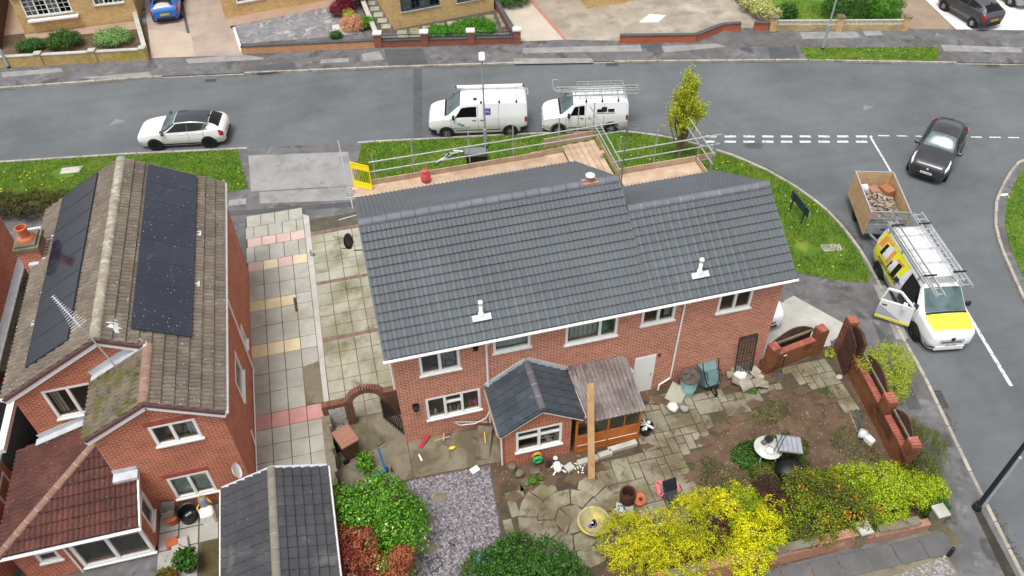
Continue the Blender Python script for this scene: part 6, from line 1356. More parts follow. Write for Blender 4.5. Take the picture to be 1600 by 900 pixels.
# front wall of the plot at bottom right
m_brick5 = brickmat('pale_brick', (176, 120, 96), (150, 98, 78), (170, 150, 130), stain=[(2, (200, 180, 160), .55, .7, .5)])
FW = thing('front_wall', 'low brick plot wall with pierced block panels below the yellow hedge', 'wall', (11, -7.4, 0))
F0, F1 = Vector((6.2, -7.05)), Vector((15.75, -7.35)); dF = (F1-F0).normalized(); nF = Vector((-dF.y, dF.x)); Wf = lambda s_, o=0: F0+dF*s_+nF*o
wbox(Wf(0), Wf(6.6), .23, 0, .62).build('wall_panel', m_brick5, FW); wbox(Wf(6.9), Wf(9.2), .23, 0, .45).build('wall_panel', m_brick5, FW)
m_blk = mat('pierced_block', (206, 204, 198), (186, 182, 174), .9, ns=4)
for s0, s1, z in ((.4, 1.6, .62), (3.4, 5.2, .62), (7.3, 8.7, .45)):
    k = s0
    while k < s1-.05:
        b = thing('x', 'x', 'x') if False else None
        mb = MB(); P = Wf(k+.15)
        M = frame(Vector((P.x, P.y, z)), Vector((dF.x, dF.y, 0)), Vector((nF.x, nF.y, 0)), Vector((0, 0, 1)))
        for a, b_ in (((-.14, -.05, 0), (.14, .05, .03)), ((-.14, -.05, .2), (.14, .05, .23)), ((-.14, -.05, .031), (-.11, .05, .199)), ((.11, -.05, .031), (.14, .05, .199))): mb.box(a, b_, M)
        for sg in (-1, 1): mb.bar(M @ Vector((-.1, 0, .115-sg*.08)), M @ Vector((.1, 0, .115+sg*.08)), .08, .025)
        mb.build('pierced_block', m_blk, FW); k += .29
    wbox(Wf(s0), Wf(s1), .26, z+.235, z+.29).build('capping', m_conc_dirty, FW)
for s0, s1 in ((0, .4), (1.6, 3.4), (5.2, 6.6)): wbox(Wf(s0), Wf(s1), .23, .621, .86).build('wall_panel', m_brick5, FW); wbox(Wf(s0), Wf(s1), .27, .861, .91).build('capping', m_brick5, FW)
for s_ in (6.72, 9.3): p = Wf(s_); MB().cbox((p.x, p.y, .5), (.32, .34, 1.0), 0, .02).build('concrete_pier', m_conc_dirty, FW); MB().cbox((p.x, p.y, 1.04), (.42, .44, .08), 0, .02).build('pier_cap', m_conc, FW)
tag(wbox((13.2, -6.9), (15.4, -6.45), .2, 0, .75).build('brick_wall', m_brick3), 'short red brick wall stub showing under the hedge by the corner', 'wall')
struct('front_yard', MB().sheet([(5, -8.0), (15.4, -7.45), (15.3, -12), (5, -12)], .108), m_conc_dirty)
m_dslab = mat('dark_slab', (88, 88, 89), (104, 103, 102), .9, ns=1.4, rnd=.08, fine=.1, stain=[(1.5, (92, 90, 86), .5, .7, .5)])
fy = bpy.data.objects['front_yard']
for k in range(10): 
    p = Wf(9.1-k*.92, -.62); q_ = inst('paving_slab', slabme(.9, .72), Matrix.Translation((p.x, p.y, .14)) @ Matrix.Rotation(math.atan2(dF.y, dF.x), 4, 'Z'), fy, m_dslab)
m_chip = mat('white_chippings', (166, 164, 163), (112, 110, 111), .9, ns=8, rnd=.3)
scatter('white_gravel', [(15.3, -8.35), (11.0, -8.75), (11.0, -11), (15.2, -11)], .11, 5000, .02, .045, m_chip, 'pale grey chippings in the front plot at the bottom edge')
scatter('bark_chippings', [(12.7, -7.6), (9.4, -7.45), (9.4, -7.95), (12.7, -8.0)], .115, 1500, .02, .045, mat('bark', (150, 112, 76), (98, 70, 50), 1, ns=7, rnd=.35), 'brown bark chippings at the foot of the pierced block wall')
# ================================================================== GARDEN THINGS
def at(px, py, z=.13): return G(px, py, z)
m_binb = mat('brown_bin', (140, 98, 78), (152, 108, 86), .6, ns=3)
t = thing('wheelie_bin', 'brown wheelie bin by the boundary wall', 'bin', (-1.95, .0, .11)); Mb = Matrix.Translation((-1.95, .05, .114)) @ Matrix.Rotation(.38, 4, 'Z')
V = [Mb @ Vector(p) for p in [(-.24, -.25, .05), (.24, -.25, .05), (.24, .25, .05), (-.24, .25, .05), (-.29, -.34, .98), (.29, -.34, .98), (.29, .34, .98), (-.29, .34, .98)]]
MB().add(V, [(3, 2, 1, 0), (4, 5, 6, 7), (0, 1, 5, 4), (1, 2, 6, 5), (2, 3, 7, 6), (3, 0, 4, 7)]).build('bin_body', mat('brown_bin_body', (104, 66, 52), rough=.6), t)
MB().chbox((-.33, -.4, .985), (.33, .4, 1.06), .03, Mb).build('lid', m_binb, t); MB().box((-.2, -.28, 1.061), (.22, .3, 1.075), Mb).build('lid_panel', m_binb, t)
for sx in (-.31,): 
    for y in (-.2, .2): MB().box((-.345, y-.08, 1.0), (-.331, y+.08, 1.05), Mb).build('grip', m_black, t)
for y in (-.3, .3): MB().tube(Mb @ Vector((-.28, y-.03, .12)), Mb @ Vector((-.28, y+.03, .12)), .11, 14).build('wheel', m_rubber, t)
m_bl = mat('blue_metal', (40, 128, 188), rough=.4, metal=.3)
t = thing('scooter', 'small blue child scooter lying by the green shrub', 'scooter', at(598, 740)); p = at(598, 738)
MB().bar(p+Vector((-.45, -.25, .12)), p+Vector((.12, .0, .12)), .12, .04).build('deck', m_bl, t); MB().tube(p+Vector((.1, .0, .12)), p+Vector((.02, .4, .85)), .035).build('stem', m_bl, t); MB().tube(p+Vector((-.02, .48, .82)), p+Vector((.28, .62, .84)), .02).build('handlebar', m_black, t)
for q_ in ((.16, .02, .1), (-.42, -.22, .1), (.3, -.02, .1)): MB().torus(p+Vector(q_), .07, .025, 'X', 14, 6).build('wheel', m_rubber, t, True)
tag(MB().bar(at(656, 700), at(672, 684)+Vector((.0, .1, .1)), .14, .05).build('red_plank', mat('red_paint', (176, 44, 48), (150, 36, 40), .6, ns=5)), 'short red painted plank lying at the foot of the house wall', 'plank')
t = thing('timber_cross', 'thin pale battens lying crossed on the yard by the wall', 'battens', at(690, 685)); MB().bar(at(678, 689), at(703, 682), .05, .03).build('batten', m_board, t); MB().bar(at(693, 690)+Vector((0, 0, .03)), at(694, 676)+Vector((0, 0, .03)), .04, .03).build('batten', m_board, t)
tag(MB().rock(at(707, 701)+Vector((0, 0, .06)), .11, sq=(1.4, .8, .6)).build('toy', mat('yellow_toy', (236, 204, 60), rough=.5), None, True), 'small yellow toy lying on the wet concrete yard', 'toy')
tag(MB().cbox(at(657, 716)+Vector((0, 0, .03)), (.06, .28, .04), .2).build('offcut', m_whitedirt), 'white strip lying on the concrete yard', 'offcut')
tag(MB().cbox(at(742, 735)+Vector((0, 0, .05)), (.3, .22, .05), .4, .01).build('paper', m_whitedirt), 'crumpled white sheet at the edge of the slate chippings', 'paper')
t = thing('lean_board', 'grey-brown board leaning by the kitchen extension step', 'board', (2.65, -.9, .12)); MB().bar((2.35, -1.35, .14), (2.75, -.25, .42), .5, .03).build('board', m_conc_dirty, t); MB().bar((2.6, -.9, .36), (2.66, -.5, .46), .03, .02).build('yellow_level', m_plate_y, t)
tag(MB().path([(1.75, -.1, .75), (1.9, -.12, .6), (2.4, -.15, .55), (2.8, -.15, .72), (2.95, -.12, 1.05)], .018).build('cable', m_whitedirt), 'loose white cable hanging below the kitchen window', 'cable')
tag(MB().bar((1.72, -.08, .78), (2.85, -.1, .42), .05, .05).build('pipe_offcut', m_conc), 'pale pipe lying against the wall under the kitchen window', 'pipe')
# water butt, barrow, slab, bags, bucket
m_butt = mat('pale_green_plastic', (146, 190, 184), (130, 172, 168), .6, ns=3)
t = thing('water_butt', 'pale green water butt with dirty grey lid against the house wall', 'water butt', (10.2, -.5, .12))
MB().lathe([(.24, 0), (.27, .3), (.3, .31), (.29, .34), (.31, .7), (.3, .85), (.02, .85)], (10.18, -.48, .13), 20).build('butt', m_butt, t, 'auto'); MB().lathe([(.34, 0), (.36, .06), (.33, .1), (.3, .07), (.02, .06)], (10.18, -.48, .97), 20).build('lid', mat('grey_lid_dirty', (96, 94, 92), (72, 66, 60), .8, ns=5), t, 'auto')
for k in range(8): MB().rock((10.18+random.uniform(-.16, .16), -.48+random.uniform(-.16, .16), 1.06), .05).build('leaf_litter', m_soil, t)
m_bar = mat('barrow_green', (96, 128, 130), (120, 148, 150), .5, ns=3, metal=.2)
t = thing('wheelbarrow', 'grey-green wheelbarrow tipped upright against the house wall', 'wheelbarrow', (11.05, -.5, .12)); MW = Matrix.Translation((11.05, -.45, .62)) @ Matrix.Rotation(math.radians(72), 4, 'X') @ Matrix.Rotation(.1, 4, 'Z')
V = [(-.28, -.25, .12), (.28, -.25, .12), (.26, .4, .05), (-.26, .4, .05), (-.36, -.36, -.3), (.36, -.36, -.3), (.34, .55, -.28), (-.34, .55, -.28)]
MB().add([MW @ Vector(v) for v in V], [(0, 1, 2, 3), (0, 4, 5, 1), (1, 5, 6, 2), (2, 6, 7, 3), (3, 7, 4, 0)]).build('tray', m_bar, t)
for sg in (-1, 1): MB().path([MW @ Vector(v) for v in ((sg*.08, -.45, .2), (sg*.25, .0, .16), (sg*.3, .7, .1), (sg*.3, .85, .14))], .018, 6).build('handle', m_black, t); MB().path([MW @ Vector(v) for v in ((sg*.22, .4, .1), (sg*.26, .5, .35), (sg*.26, .2, .35))], .014, 6).build('stand', m_black, t)
MB().torus((0, -.42, .22), .16, .05, 'X', 18, 8, MW).build('tyre', m_rubber, t, True); MB().tube(MW @ Vector((-.03, -.42, .22)), MW @ Vector((.03, -.42, .22)), .12, 14).build('wheel_hub', mat('green_hub', (150, 160, 90)), t)
tag(MB().bar(at(1050, 628), Vector((9.9, -.42, .55)), .62, .05, (0, -.6, 1)).build('paving_slab', m_slab_o), 'loose square paving slab propped against the water butt', 'slab')
for i, (px, py, r, m, lb) in enumerate(((1050, 640, .19, m_whitedirt, 'dirty white rubbish bag on the patio'), (1068, 642, .17, mat('grey_bag', (168, 164, 160), (130, 124, 118), .7, ns=6), 'smaller grey rubbish bag beside the white one'))):
    p = at(px, py); tag(MB().rock(p+Vector((0, 0, .14)), r*1.15, sq=(1, 1, .8)).build('rubbish_bag', m, None, True), lb, 'rubbish bag')
t = thing('bucket', 'black bucket full of pale scraps at the corner of the lean-to', 'bucket', (8.1, -1.75, .12)); MB().lathe([(.17, 0), (.23, .42), (.25, .44), (.22, .42), (.16, .05), (.02, .05)], (8.1, -1.75, .13), 18).build('pail', m_black, t, 'auto')
for k in range(16): a = random.uniform(0, 6.28); MB().cbox((8.1+.12*math.cos(a), -1.75+.12*math.sin(a), .56+random.uniform(-.04, .06)), (random.uniform(.1, .28), .05, .03), a).build('scrap', (m_whitedirt, m_lead, m_conc)[k % 3], t)
tag(MB().lathe([(.06, 0), (.06, .2), (.02, .24), (.02, .3)], (8.0, -.3, .13), 8).build('bottle', mat('lime_plastic', (196, 214, 40)), None), 'lime yellow bottle standing by the white door', 'bottle')
tag(MB().cbox((7.95, -.14, 1.62), (.3, .22, .05), .1).build('wall_lamp', m_conc), 'small grey lamp hood on the wall left of the white door', 'wall lamp')
# rubble pile: each block a thing of its own
places = [(1140, 588, 'flat slab piece at the left end of the rubble pile'), (1150, 598, 'low broken block at the front left of the rubble pile'), (1160, 580, 'upright slab piece at the back of the rubble pile'), (1168, 592, 'square block in the middle of the rubble pile'), (1178, 584, 'pale block high in the rubble pile'), (1182, 602, 'tilted pale slab at the front right of the rubble pile'), (1172, 604, 'grey chunk at the front of the rubble pile'), (1192, 604, 'small chunk at the right end of the rubble pile'), (1156, 588, 'white stone on the rubble pile'), (1186, 592, 'dark chunk at the right of the rubble pile'), (1146, 578, 'slab leaning at the back left of the rubble pile'), (1164, 606, 'sharp fragment lowest in the rubble pile')]
m_rbl = mat('broken_concrete', (168, 162, 148), (138, 130, 114), .95, ns=4, rnd=.25, bump=.01, bs=20)
for i, (px, py, lb) in enumerate(places):
    p = at(px, py); M = Matrix.Translation(p+Vector((0, 0, .1+.05*(i % 3)))) @ Matrix.Rotation(i*1.3, 4, 'Z') @ Matrix.Rotation(.5*math.sin(i*2.1), 4, 'X'); s_ = .16+.05*(i % 3)
    tag(MB().add([M @ Vector(v) for v in [(-s_, -s_*.8, -.04), (s_*.9, -s_, -.04), (s_, s_*.7, -.05), (-s_*.7, s_, -.04), (-s_*.9, -s_*.7, .05), (s_*.8, -s_*.9, .04), (s_*.9, s_*.6, .06), (-s_*.6, s_*.9, .05)]], [(3, 2, 1, 0), (4, 5, 6, 7), (0, 1, 5, 4), (1, 2, 6, 5), (2, 3, 7, 6), (3, 0, 4, 7)]).build('rubble_block', m_whitedirt if i == 8 else m_rbl), lb, 'rubble', 'rubble pile by the trellis')
t = thing('shovel', 'shovel leaning on the brick screen wall with its blade down', 'shovel', (13.75, -.6, .12)); MB().tube((13.85, -.5, 1.05), (13.72, -.72, .4), .018).build('shaft', m_black, t); MB().bar((13.72, -.74, .42), (13.67, -.86, .13), .24, .02, (0, -1, .4)).build('blade', mat('blade', (112, 104, 108), rough=.5, metal=.4), t); MB().bar((13.79, -.5, 1.07), (13.92, -.48, 1.07), .03, .03).build('grip', mat('grip', (206, 196, 186)), t)
# table and folded parasol/barbecue
m_tab = mat('white_plastic', (196, 198, 194), (172, 172, 166), .5, ns=4, stain=[(4, (90, 88, 80), .6, .7, .8)])
t = thing('garden_table', 'white plastic garden table littered with black things in the weeds', 'table', (11.75, -3.75, .1)); cT = Vector((11.62, -3.72, .72))
MB().lathe([(.02, -.02), (.44, -.02), (.47, .0), (.44, .02), (.02, .02)], cT, 20).build('table_top', m_tab, t, 'auto')
for a in (.6, 2.2, 3.7, 5.3): MB().tube(cT+Vector((.3*math.cos(a), .3*math.sin(a), -.02)), (cT.x+.4*math.cos(a), cT.y+.4*math.sin(a), .11), .025).build('leg', m_tab, t)
tag(MB().rock(cT+Vector((.12, .22, .14)), .15, sq=(1.3, 1, .8)).build('black_bag', m_black, None), 'black bundle on the white garden table', 'bundle')
tag(MB().rock(cT+Vector((-.1, .16, .1)), .1).build('grey_pot', mat('grey_pot', (90, 90, 94), rough=.7), None), 'small grey lump beside the black bundle on the table', 'pot')
tag(MB().lathe([(.02, 0), (.14, .02), (.16, .06), (.02, .09)], cT+Vector((-.02, -.15, .02)), 12).build('bowl', m_whitedirt, None, True), 'upturned white bowl on the garden table', 'bowl')
t = thing('folding_lounger', 'grey slatted folding chair lying against the white garden table', 'chair', (12.2, -4.4, .1)); Ml = frame(Vector((11.85, -3.75, .95)), Vector((.92, -.3, -.12)).normalized(), Vector((.3, .92, .1)).normalized(), Vector((.1, -.1, 1)).normalized())
m_cas = mat('grey_plastic_slats', (138, 140, 148), (154, 156, 162), .4, ns=4)
for y in (-.3, .3): MB().bar(Ml @ Vector((0, y, 0)), Ml @ Vector((.85, y, 0)), .04, .04).build('frame_bar', m_connarch, t)
for k in range(5): MB().box((.04+k*.165, -.28, -.01), (.19+k*.165, .28, .015), Ml).build('slat', m_cas, t)
for y in (-.3, .3): MB().tube(Ml @ Vector((.8, y, 0)), (12.3+.2*y, -4.3+.4*y, .11), .016).build('leg', m_black, t); MB().tube(Ml @ Vector((.1, y, 0)), (11.9, -4.0+.4*y, .11), .016).build('leg', m_black, t)
for k in range(2): MB().tube(Ml @ Vector((-.15+.12*k, -.35, .03)), Ml @ Vector((.35+.1*k, .5, .08)), .012).build('stick', m_black, t)
tag(MB().rock((12.05, -4.45, .3), .5, sq=(1.2, 1.0, .55)).build('shadow_mass', m_black, None, True), 'black mass added for the dark shadow and barbecue below the grey folding chair', 'shadow mass')  # black lump added to stand for the dark shadow and barbecue there
# fire bowl, chimenea, ring, cloth, frame, chair
t = thing('fire_bowl', 'round pale stone bowl with a little rubbish inside on the patio', 'bowl', (5.22, -4.68, .13)); m_bowl = mat('bowl_stone', (176, 164, 120), (150, 140, 104), .8, ns=3, stain=[(2.5, (206, 190, 60), .52, .66, .7)])
MB().lathe([(.22, 0), (.36, .08), (.5, .3), (.52, .36), (.46, .36), (.4, .26), (.24, .12), (.02, .1)], (5.22, -4.68, .135), 28).build('bowl', m_bowl, t, 'auto')
for k, m in enumerate((m_purp, m_whitedirt, mat('plum', (70, 40, 70)))): MB().cbox((5.2+.06*k-.05, -4.72+.04*k, .29), (.2, .1, .08), k*.8).build('litter', m, t)
m_rust = mat('rust', (88, 48, 34), (66, 36, 28), .9, ns=4, bump=.006, bs=25)
t = thing('chimenea', 'rusty brown drum standing open on the patio', 'drum', (6.55, -4.1, .13)); MB().lathe([(.2, 0), (.25, .2), (.26, .5), (.24, .62), (.2, .6), (.2, .1), (.02, .08)], (6.55, -4.12, .135), 20).build('drum', m_rust, t, 'auto')
t = thing('drum_lid', 'orange clay lid leaning against the rusty drum', 'lid', (6.92, -4.25, .13)); ML = Matrix.Translation((6.93, -4.22, .3)) @ Matrix.Rotation(.5, 4, 'X'); MB().lathe([(.02, 0), (.2, 0), (.22, .03), (.2, .06), (.05, .09), (.02, .09)], n=20, M=ML).build('lid_disc', m_terra, t, 'auto'); MB().lathe([(.05, .09), (.06, .16), (.02, .17)], n=10, M=ML).build('knob', m_rust, t)
tag(MB().chbox((-.28, -.2, 0), (.28, .2, .06), .01, Matrix.Translation(at(975, 797)) @ Matrix.Rotation(-.5, 4, 'Z')).build('loose_slab', m_conc), 'pale loose slab lying between the drum and the stone bowl', 'slab')
tag(MB().rock(at(968, 800)+Vector((0, 0, .1)), .2, sq=(1.2, 1.2, .35)).build('cloth', mat('patterned_cloth', (206, 212, 210), (40, 70, 74), .9, ns=11, lo=.45, hi=.55), None, True), 'crumpled patterned cloth lying on the loose slab', 'cloth')
t = thing('pink_frame', 'pink rectangular frame lying flat on the patio', 'frame', at(1041, 763)); pk = mat('pink_paint', (236, 110, 118), rough=.5); c4_ = [at(1026, 755), at(1056, 754), at(1060, 772), at(1031, 775)]
for a, b in zip(c4_, c4_[1:]+c4_[:1]): MB().bar(a+Vector((0, 0, .03)), b+Vector((0, 0, .03)), .11, .05).build('frame_side', pk, t)
t = thing('patio_chair', 'black patio chair beside the yellow hedge', 'chair', (7.95, -4.5, .13)); pc0 = Vector((7.95, -4.55, .13)); m_bk = mat('black_mesh', (40, 44, 52), rough=.6)
MB().chbox((-.24, -.24, .4), (.24, .24, .44), .02, Matrix.Translation(pc0) @ Matrix.Rotation(.3, 4, 'Z')).build('seat', m_bk, t); MB().bar(pc0+Vector((-.03, .22, .45)), pc0+Vector((-.1, .34, .95)), .46, .03, (0, 1, 0)).build('backrest', m_bk, t)
for x in (-.22, .22):
    for y in (-.22, .22): MB().tube(pc0+Vector((x-.1*y, y+.2*x, .41)), pc0+Vector((x*1.2, y*1.25, 0)), .016).build('leg', m_bk, t)
    MB().path([pc0+Vector((x*1.15, -.22, .42)), pc0+Vector((x*1.15, -.2, .64)), pc0+Vector((x*1.15, .24, .64))], .016).build('armrest', m_bk, t)
# border along the kitchen extension
t = thing('lamb_ornament', 'white lamb ornament lying by the kitchen extension border', 'ornament', (4.85, -2.4, .13))
MB().lathe([(.02, 0), (.12, .04), (.15, .18), (.12, .34), (.03, .38)], n=12, M=Matrix.Translation((4.72, -2.55, .2)) @ Matrix.Rotation(-1.1, 4, 'X')).build('body', m_whitedirt, t, True); MB().rock((4.74, -2.05, .3), .1).build('head', m_whitedirt, t, True)
for x, y in ((4.62, -2.5), (4.86, -2.5), (4.64, -2.2), (4.84, -2.25)): MB().tube((x, y, .22), (x+(.1 if x > 4.7 else -.1), y-.08, .16), .03).build('leg', m_whitedirt, t)
tag(MB().cbox((5.12, -2.45, .2), (.3, .28, .14), .4, .02).build('stone_block', m_conc), 'pale stone block beside the lamb ornament', 'stone')
t = thing('hose_reel', 'green and orange hose reel on the extension wall', 'hose reel', (4.1, -1.95, .4)); MB().torus((4.12, -1.95, .55), .14, .06, 'Y', 18, 8).build('hose_coil', mat('orange_hose', (206, 160, 50), (180, 110, 40), .6, ns=9), t, True); MB().torus((4.14, -2.02, .4), .13, .06, 'Y', 18, 8).build('hose_coil', mat('green_hose', (60, 160, 96), rough=.6), t, True)
for i, (px, py, w_, lb) in enumerate(((918, 722, .75, 'grey kerb block lying left of the timber plank foot'), (945, 712, .5, 'grey kerb block lying just right of the timber plank'), (972, 700, 1.05, 'long concrete kerb in front of the lean-to'))):
    p = at(px, py); tag(MB().cbox(p+Vector((0, 0, .09)), (w_, .2, .18), .07, .02).build('kerb_block', m_conc), lb, 'kerb block')
for i, (px, py, s_, lb) in enumerate(((800, 735, .22, 'upright broken log at the left corner of the kitchen extension'), (812, 742, .2, 'grey edging stone in the border by the log'), (836, 738, .2, 'mossy stone in the extension border'), (822, 755, .22, 'round grey stone at the patio edge below the border'))):
    p = at(px, py); tag((MB().lathe([(.13, 0), (.14, .3), (.1, .32), (.02, .31)], p, 10) if i == 0 else MB().rock(p+Vector((0, 0, .08)), s_, sq=(1, .8, .6))).build('border_stone', m_conc_dirty), lb, 'stone')
t = thing('tipped_planter', 'two dark posts standing in the extension border', 'posts', (4.45, -2.2, .12))
for x in (4.42, 4.55): MB().lathe([(.06, 0), (.06, .45), (.02, .46)], (x, -2.2, .13), 8).build('post', m_fence, t)
for i, (px, py, lb) in enumerate(((905, 728, 'tangle of white scraps by the lamb ornament'), (912, 738, 'small white scrap on the soil below the tangle'))): p = at(px, py); mb = MB(); [mb.cbox(p+Vector((random.uniform(-.2, .2), random.uniform(-.12, .12), random.uniform(.02, .12))), (random.uniform(.08, .2), .03, .03), random.uniform(0, 3)) for _ in range(9 if i == 0 else 3)]; tag(mb.build('scrap_heap', m_whitedirt), lb, 'scraps', kind='stuff')
tag(MB().path([at(690, 812), at(700, 825), at(715, 838), at(700, 848), at(712, 852), at(690, 862), at(668, 872), at(650, 860)], .014, 5).build('hose', m_black), 'black hose snaking across the slate chippings', 'hose')
t = thing('square_frame', 'thin metal square frame lying on the slate chippings', 'frame', at(680, 880)); c4_ = [at(667, 880), at(684, 870), at(692, 882), at(674, 896)]
for a, b in zip(c4_, c4_[1:]+c4_[:1]): MB().bar(a+Vector((0, 0, .03)), b+Vector((0, 0, .03)), .025, .025).build('frame_side', m_gap, t)
for i, (px, py, r, lb) in enumerate(((688, 778, .28, 'flat mossy boulder in the upper part of the slate bed'), (668, 856, .32, 'flat stepping stone in the lower part of the slate bed'), (672, 810, .18, 'small flat stone at the left of the slate bed'))): tag(MB().rock(at(px, py), r, sq=(1, .8, .2)).build('stepping_stone', m_conc_dirty), lb, 'stone')
tag(MB().cbox(at(731, 887)+Vector((0, 0, .08)), (.35, .2, .16), .3, .05).build('toy', mat('red_toy', (206, 46, 50), rough=.5)), 'red plastic toy at the edge of the dark green bush', 'toy')
tag(MB().cbox(at(749, 875)+Vector((0, 0, .06)), (.12, .3, .1), -.6, .02).build('toy', mat('turquoise_toy', (70, 170, 180), rough=.5)), 'turquoise plastic piece beside the dark green bush', 'toy')
for i, (px, py, m, lb) in enumerate(((1346, 682, m_lead, 'grey crumpled bag at the foot of the garden wall'), (1357, 690, m_whitedirt, 'white box at the foot of the garden wall'))): p = at(px, py); tag((MB().rock(p+Vector((0, 0, .15)), .2, sq=(1, 1, .9)) if i == 0 else MB().cbox(p+Vector((0, 0, .12)), (.22, .34, .24), .3, .04)).build('rubbish_bag' if i == 0 else 'box', m, None, i == 0), lb, 'bag' if i == 0 else 'box')
t = thing('lean_rods', 'green bar and rods leaning at the foot of the garden wall', 'rods', at(1340, 660)); MB().bar(at(1338, 640), at(1346, 668), .08, .06).build('green_bar', mat('teal_bar', (50, 84, 78)), t); MB().tube(at(1328, 645), at(1340, 675), .015).build('rod', m_galv, t)
tag(MB().rock(at(1311, 590), .12).build('stone', m_conc), 'single pale stone at the foot of the timber gate', 'stone')
t = thing('hose_tangle', 'tangled grey-green net over the corner by the wheelie bin', 'netting', (-2.2, .7, .1)); 
for k in range(14): MB().torus((-2.15+random.uniform(-.16, .16), .68+random.uniform(-.2, .2), .4+random.uniform(-.2, .25)), .17, .012, random.choice('XYZ'), 14, 4).build('net_loop', mat('net_green', (140, 164, 158), rough=.7) if k == 0 else bpy.data.materials['net_green'], t)
# courtyard by the left house
struct('courtyard', MB().sheet([(-8.1, -6.5), (-5.55, -6.5), (-5.55, -.66), (-8.1, -.66)], .106), m_mort); cy = bpy.data.objects['courtyard']
for i in range(4):
    for j in range(7):
        x, y = -7.85+i*.62, -1.1-j*.64
        if i >= 2 and j >= 2: continue
        slab(x, y, .6, .62, cy, m_slab, .14)
struct('lawn_patch', MB().sheet([(-6.85, -6.4), (-5.6, -6.4), (-5.6, -2.1), (-6.85, -2.1)], .112), mat('dark_lawn', (70, 66, 40), (88, 82, 52), 1, ns=3, bump=.03, bs=30, fine=.3))
m_pl = mat('grey_planter', (150, 146, 138), (130, 126, 120), .8, ns=4)
t = thing('planter_stack', 'grey square planter upside on terracotta pots by the left house wall', 'planter', (-7.75, -1.0, .14)); MB().lathe([(.17, 0), (.2, .12), (.17, .13), (.21, .27), (.02, .27)], (-7.72, -1.08, .14), 14).build('pot_stack', m_terra, t, 'auto')
MP = Matrix.Translation((-7.78, -.98, .42)) @ Matrix.Rotation(.2, 4, 'Y'); V = [(-.13, -.13, 0), (.13, -.13, 0), (.13, .13, 0), (-.13, .13, 0), (-.2, -.2, .42), (.2, -.2, .42), (.2, .2, .42), (-.2, .2, .42)]; MB().add([MP @ Vector(v) for v in V], [(3, 2, 1, 0), (0, 1, 5, 4), (1, 2, 6, 5), (2, 3, 7, 6), (3, 0, 4, 7)]).build('planter', m_pl, t)
t = thing('coal_tub', 'black tub with odds and ends beside the pressure washer', 'tub', (-7.2, -1.05, .14)); MB().lathe([(.25, 0), (.3, .4), (.32, .42), (.28, .4), (.24, .06), (.02, .05)], (-7.2, -1.1, .14), 20).build('tub', m_black, t, 'auto'); MB().cbox((-7.18, -1.12, .4), (.2, .06, .04), .5).build('trowel', m_galv, t)
t = thing('pressure_washer', 'grey and yellow pressure washer with white base by the left house wall', 'pressure washer', (-6.6, -1.1, .14)); m_wy = mat('washer_yellow', (240, 190, 50), rough=.5)
MB().cbox((-6.58, -1.28, .38), (.42, .4, .5), .15, .06).build('base', m_whitedirt, t); MB().lathe([(.13, 0), (.17, .1), (.15, .4), (.05, .5)], (-6.62, -1.0, .5), 12).build('motor', mat('washer_grey', (126, 126, 134), rough=.5), t, True); MB().torus((-6.62, -.98, 1.0), .08, .03, 'Y', 14, 6).build('handle', m_wy, t, True)
MB().path([(-6.5, -1.0, .9), (-6.42, -1.05, .75), (-6.42, -1.0, .6)], .03).build('hose', m_wy, t); MB().path([(-6.75, -1.0, .7), (-6.86, -1.1, .6), (-6.8, -1.25, .45)], .02).build('lead', m_wy, t)
for i, (x, y, lb) in enumerate(((-7.7, -1.9, 'terracotta brick pile beside the extension corner'), (-7.45, -2.1, 'stack of flat grey slabs by the brick pile'))): tag(MB().cbox((x, y, .22), (.35, .3, .18) if i == 0 else (.5, .6, .1), .15, .02).build('brick_pile' if i == 0 else 'slab_stack', (m_terra, m_conc)[i]), lb, 'bricks' if i == 0 else 'slabs')
def pot(x, y, r, h, m, label, leaf, n, spread, hh):
    t = thing('potted_plant', label, 'potted plant', (x, y, .14)); MB().lathe([(r*.75, 0), (r, h), (r*1.06, h+.01), (r*.9, h), (r*.85, h*.8), (.02, h*.8)], (x, y, .14), 18).build('pot', m, t, 'auto'); return t

# soil washed over the slab edges
m_spill = mat('spilled_soil', (88, 70, 54), (104, 86, 66), 1, ns=3, bump=.02, bs=30, fine=.3)
rs2 = random.Random(9); sp_ = struct('soil_spill', MB().sheet([(13.0, -1.2), (13.3, -1.15), (13.35, -1.4), (13.05, -1.45)], .136), m_spill)
for x, y, r in ((14.9, -2.1, .5), (15.3, -2.9, .45), (14.2, -1.5, .4), (13.2, -1.5, .45), (12.3, -1.6, .4), (11.5, -2.0, .5), (10.7, -2.2, .45), (10.0, -2.6, .5), (9.3, -3.1, .5), (9.0, -3.8, .45), (8.9, -4.5, .5), (8.7, -5.0, .5), (12.9, -.75, .55), (13.6, -.75, .4), (7.9, -2.3, .3), (3.6, -2.7, .5), (4.4, -2.75, .45), (5.2, -2.85, .5), (3.0, -3.0, .4), (6.1, -2.7, .35), (9.1, -.6, .5), (8.6, -.35, .4), (11.6, -.5, .4), (2.6, -4.6, .3)):
    r *= .62; a0 = rs2.uniform(0, 6); n = 18; P_ = [(x+r*(1+.35*math.sin(3*k+a0)+rs2.uniform(-.25, .25))*math.cos(6.283*k/n)*1.25, y+r*(.7+.2*math.sin(2*k+a0)+rs2.uniform(-.2, .2))*math.sin(6.283*k/n)) for k in range(n)]
    MB().sheet(P_, .1405+rs2.uniform(0, .003)).build('soil_patch', m_spill, sp_)
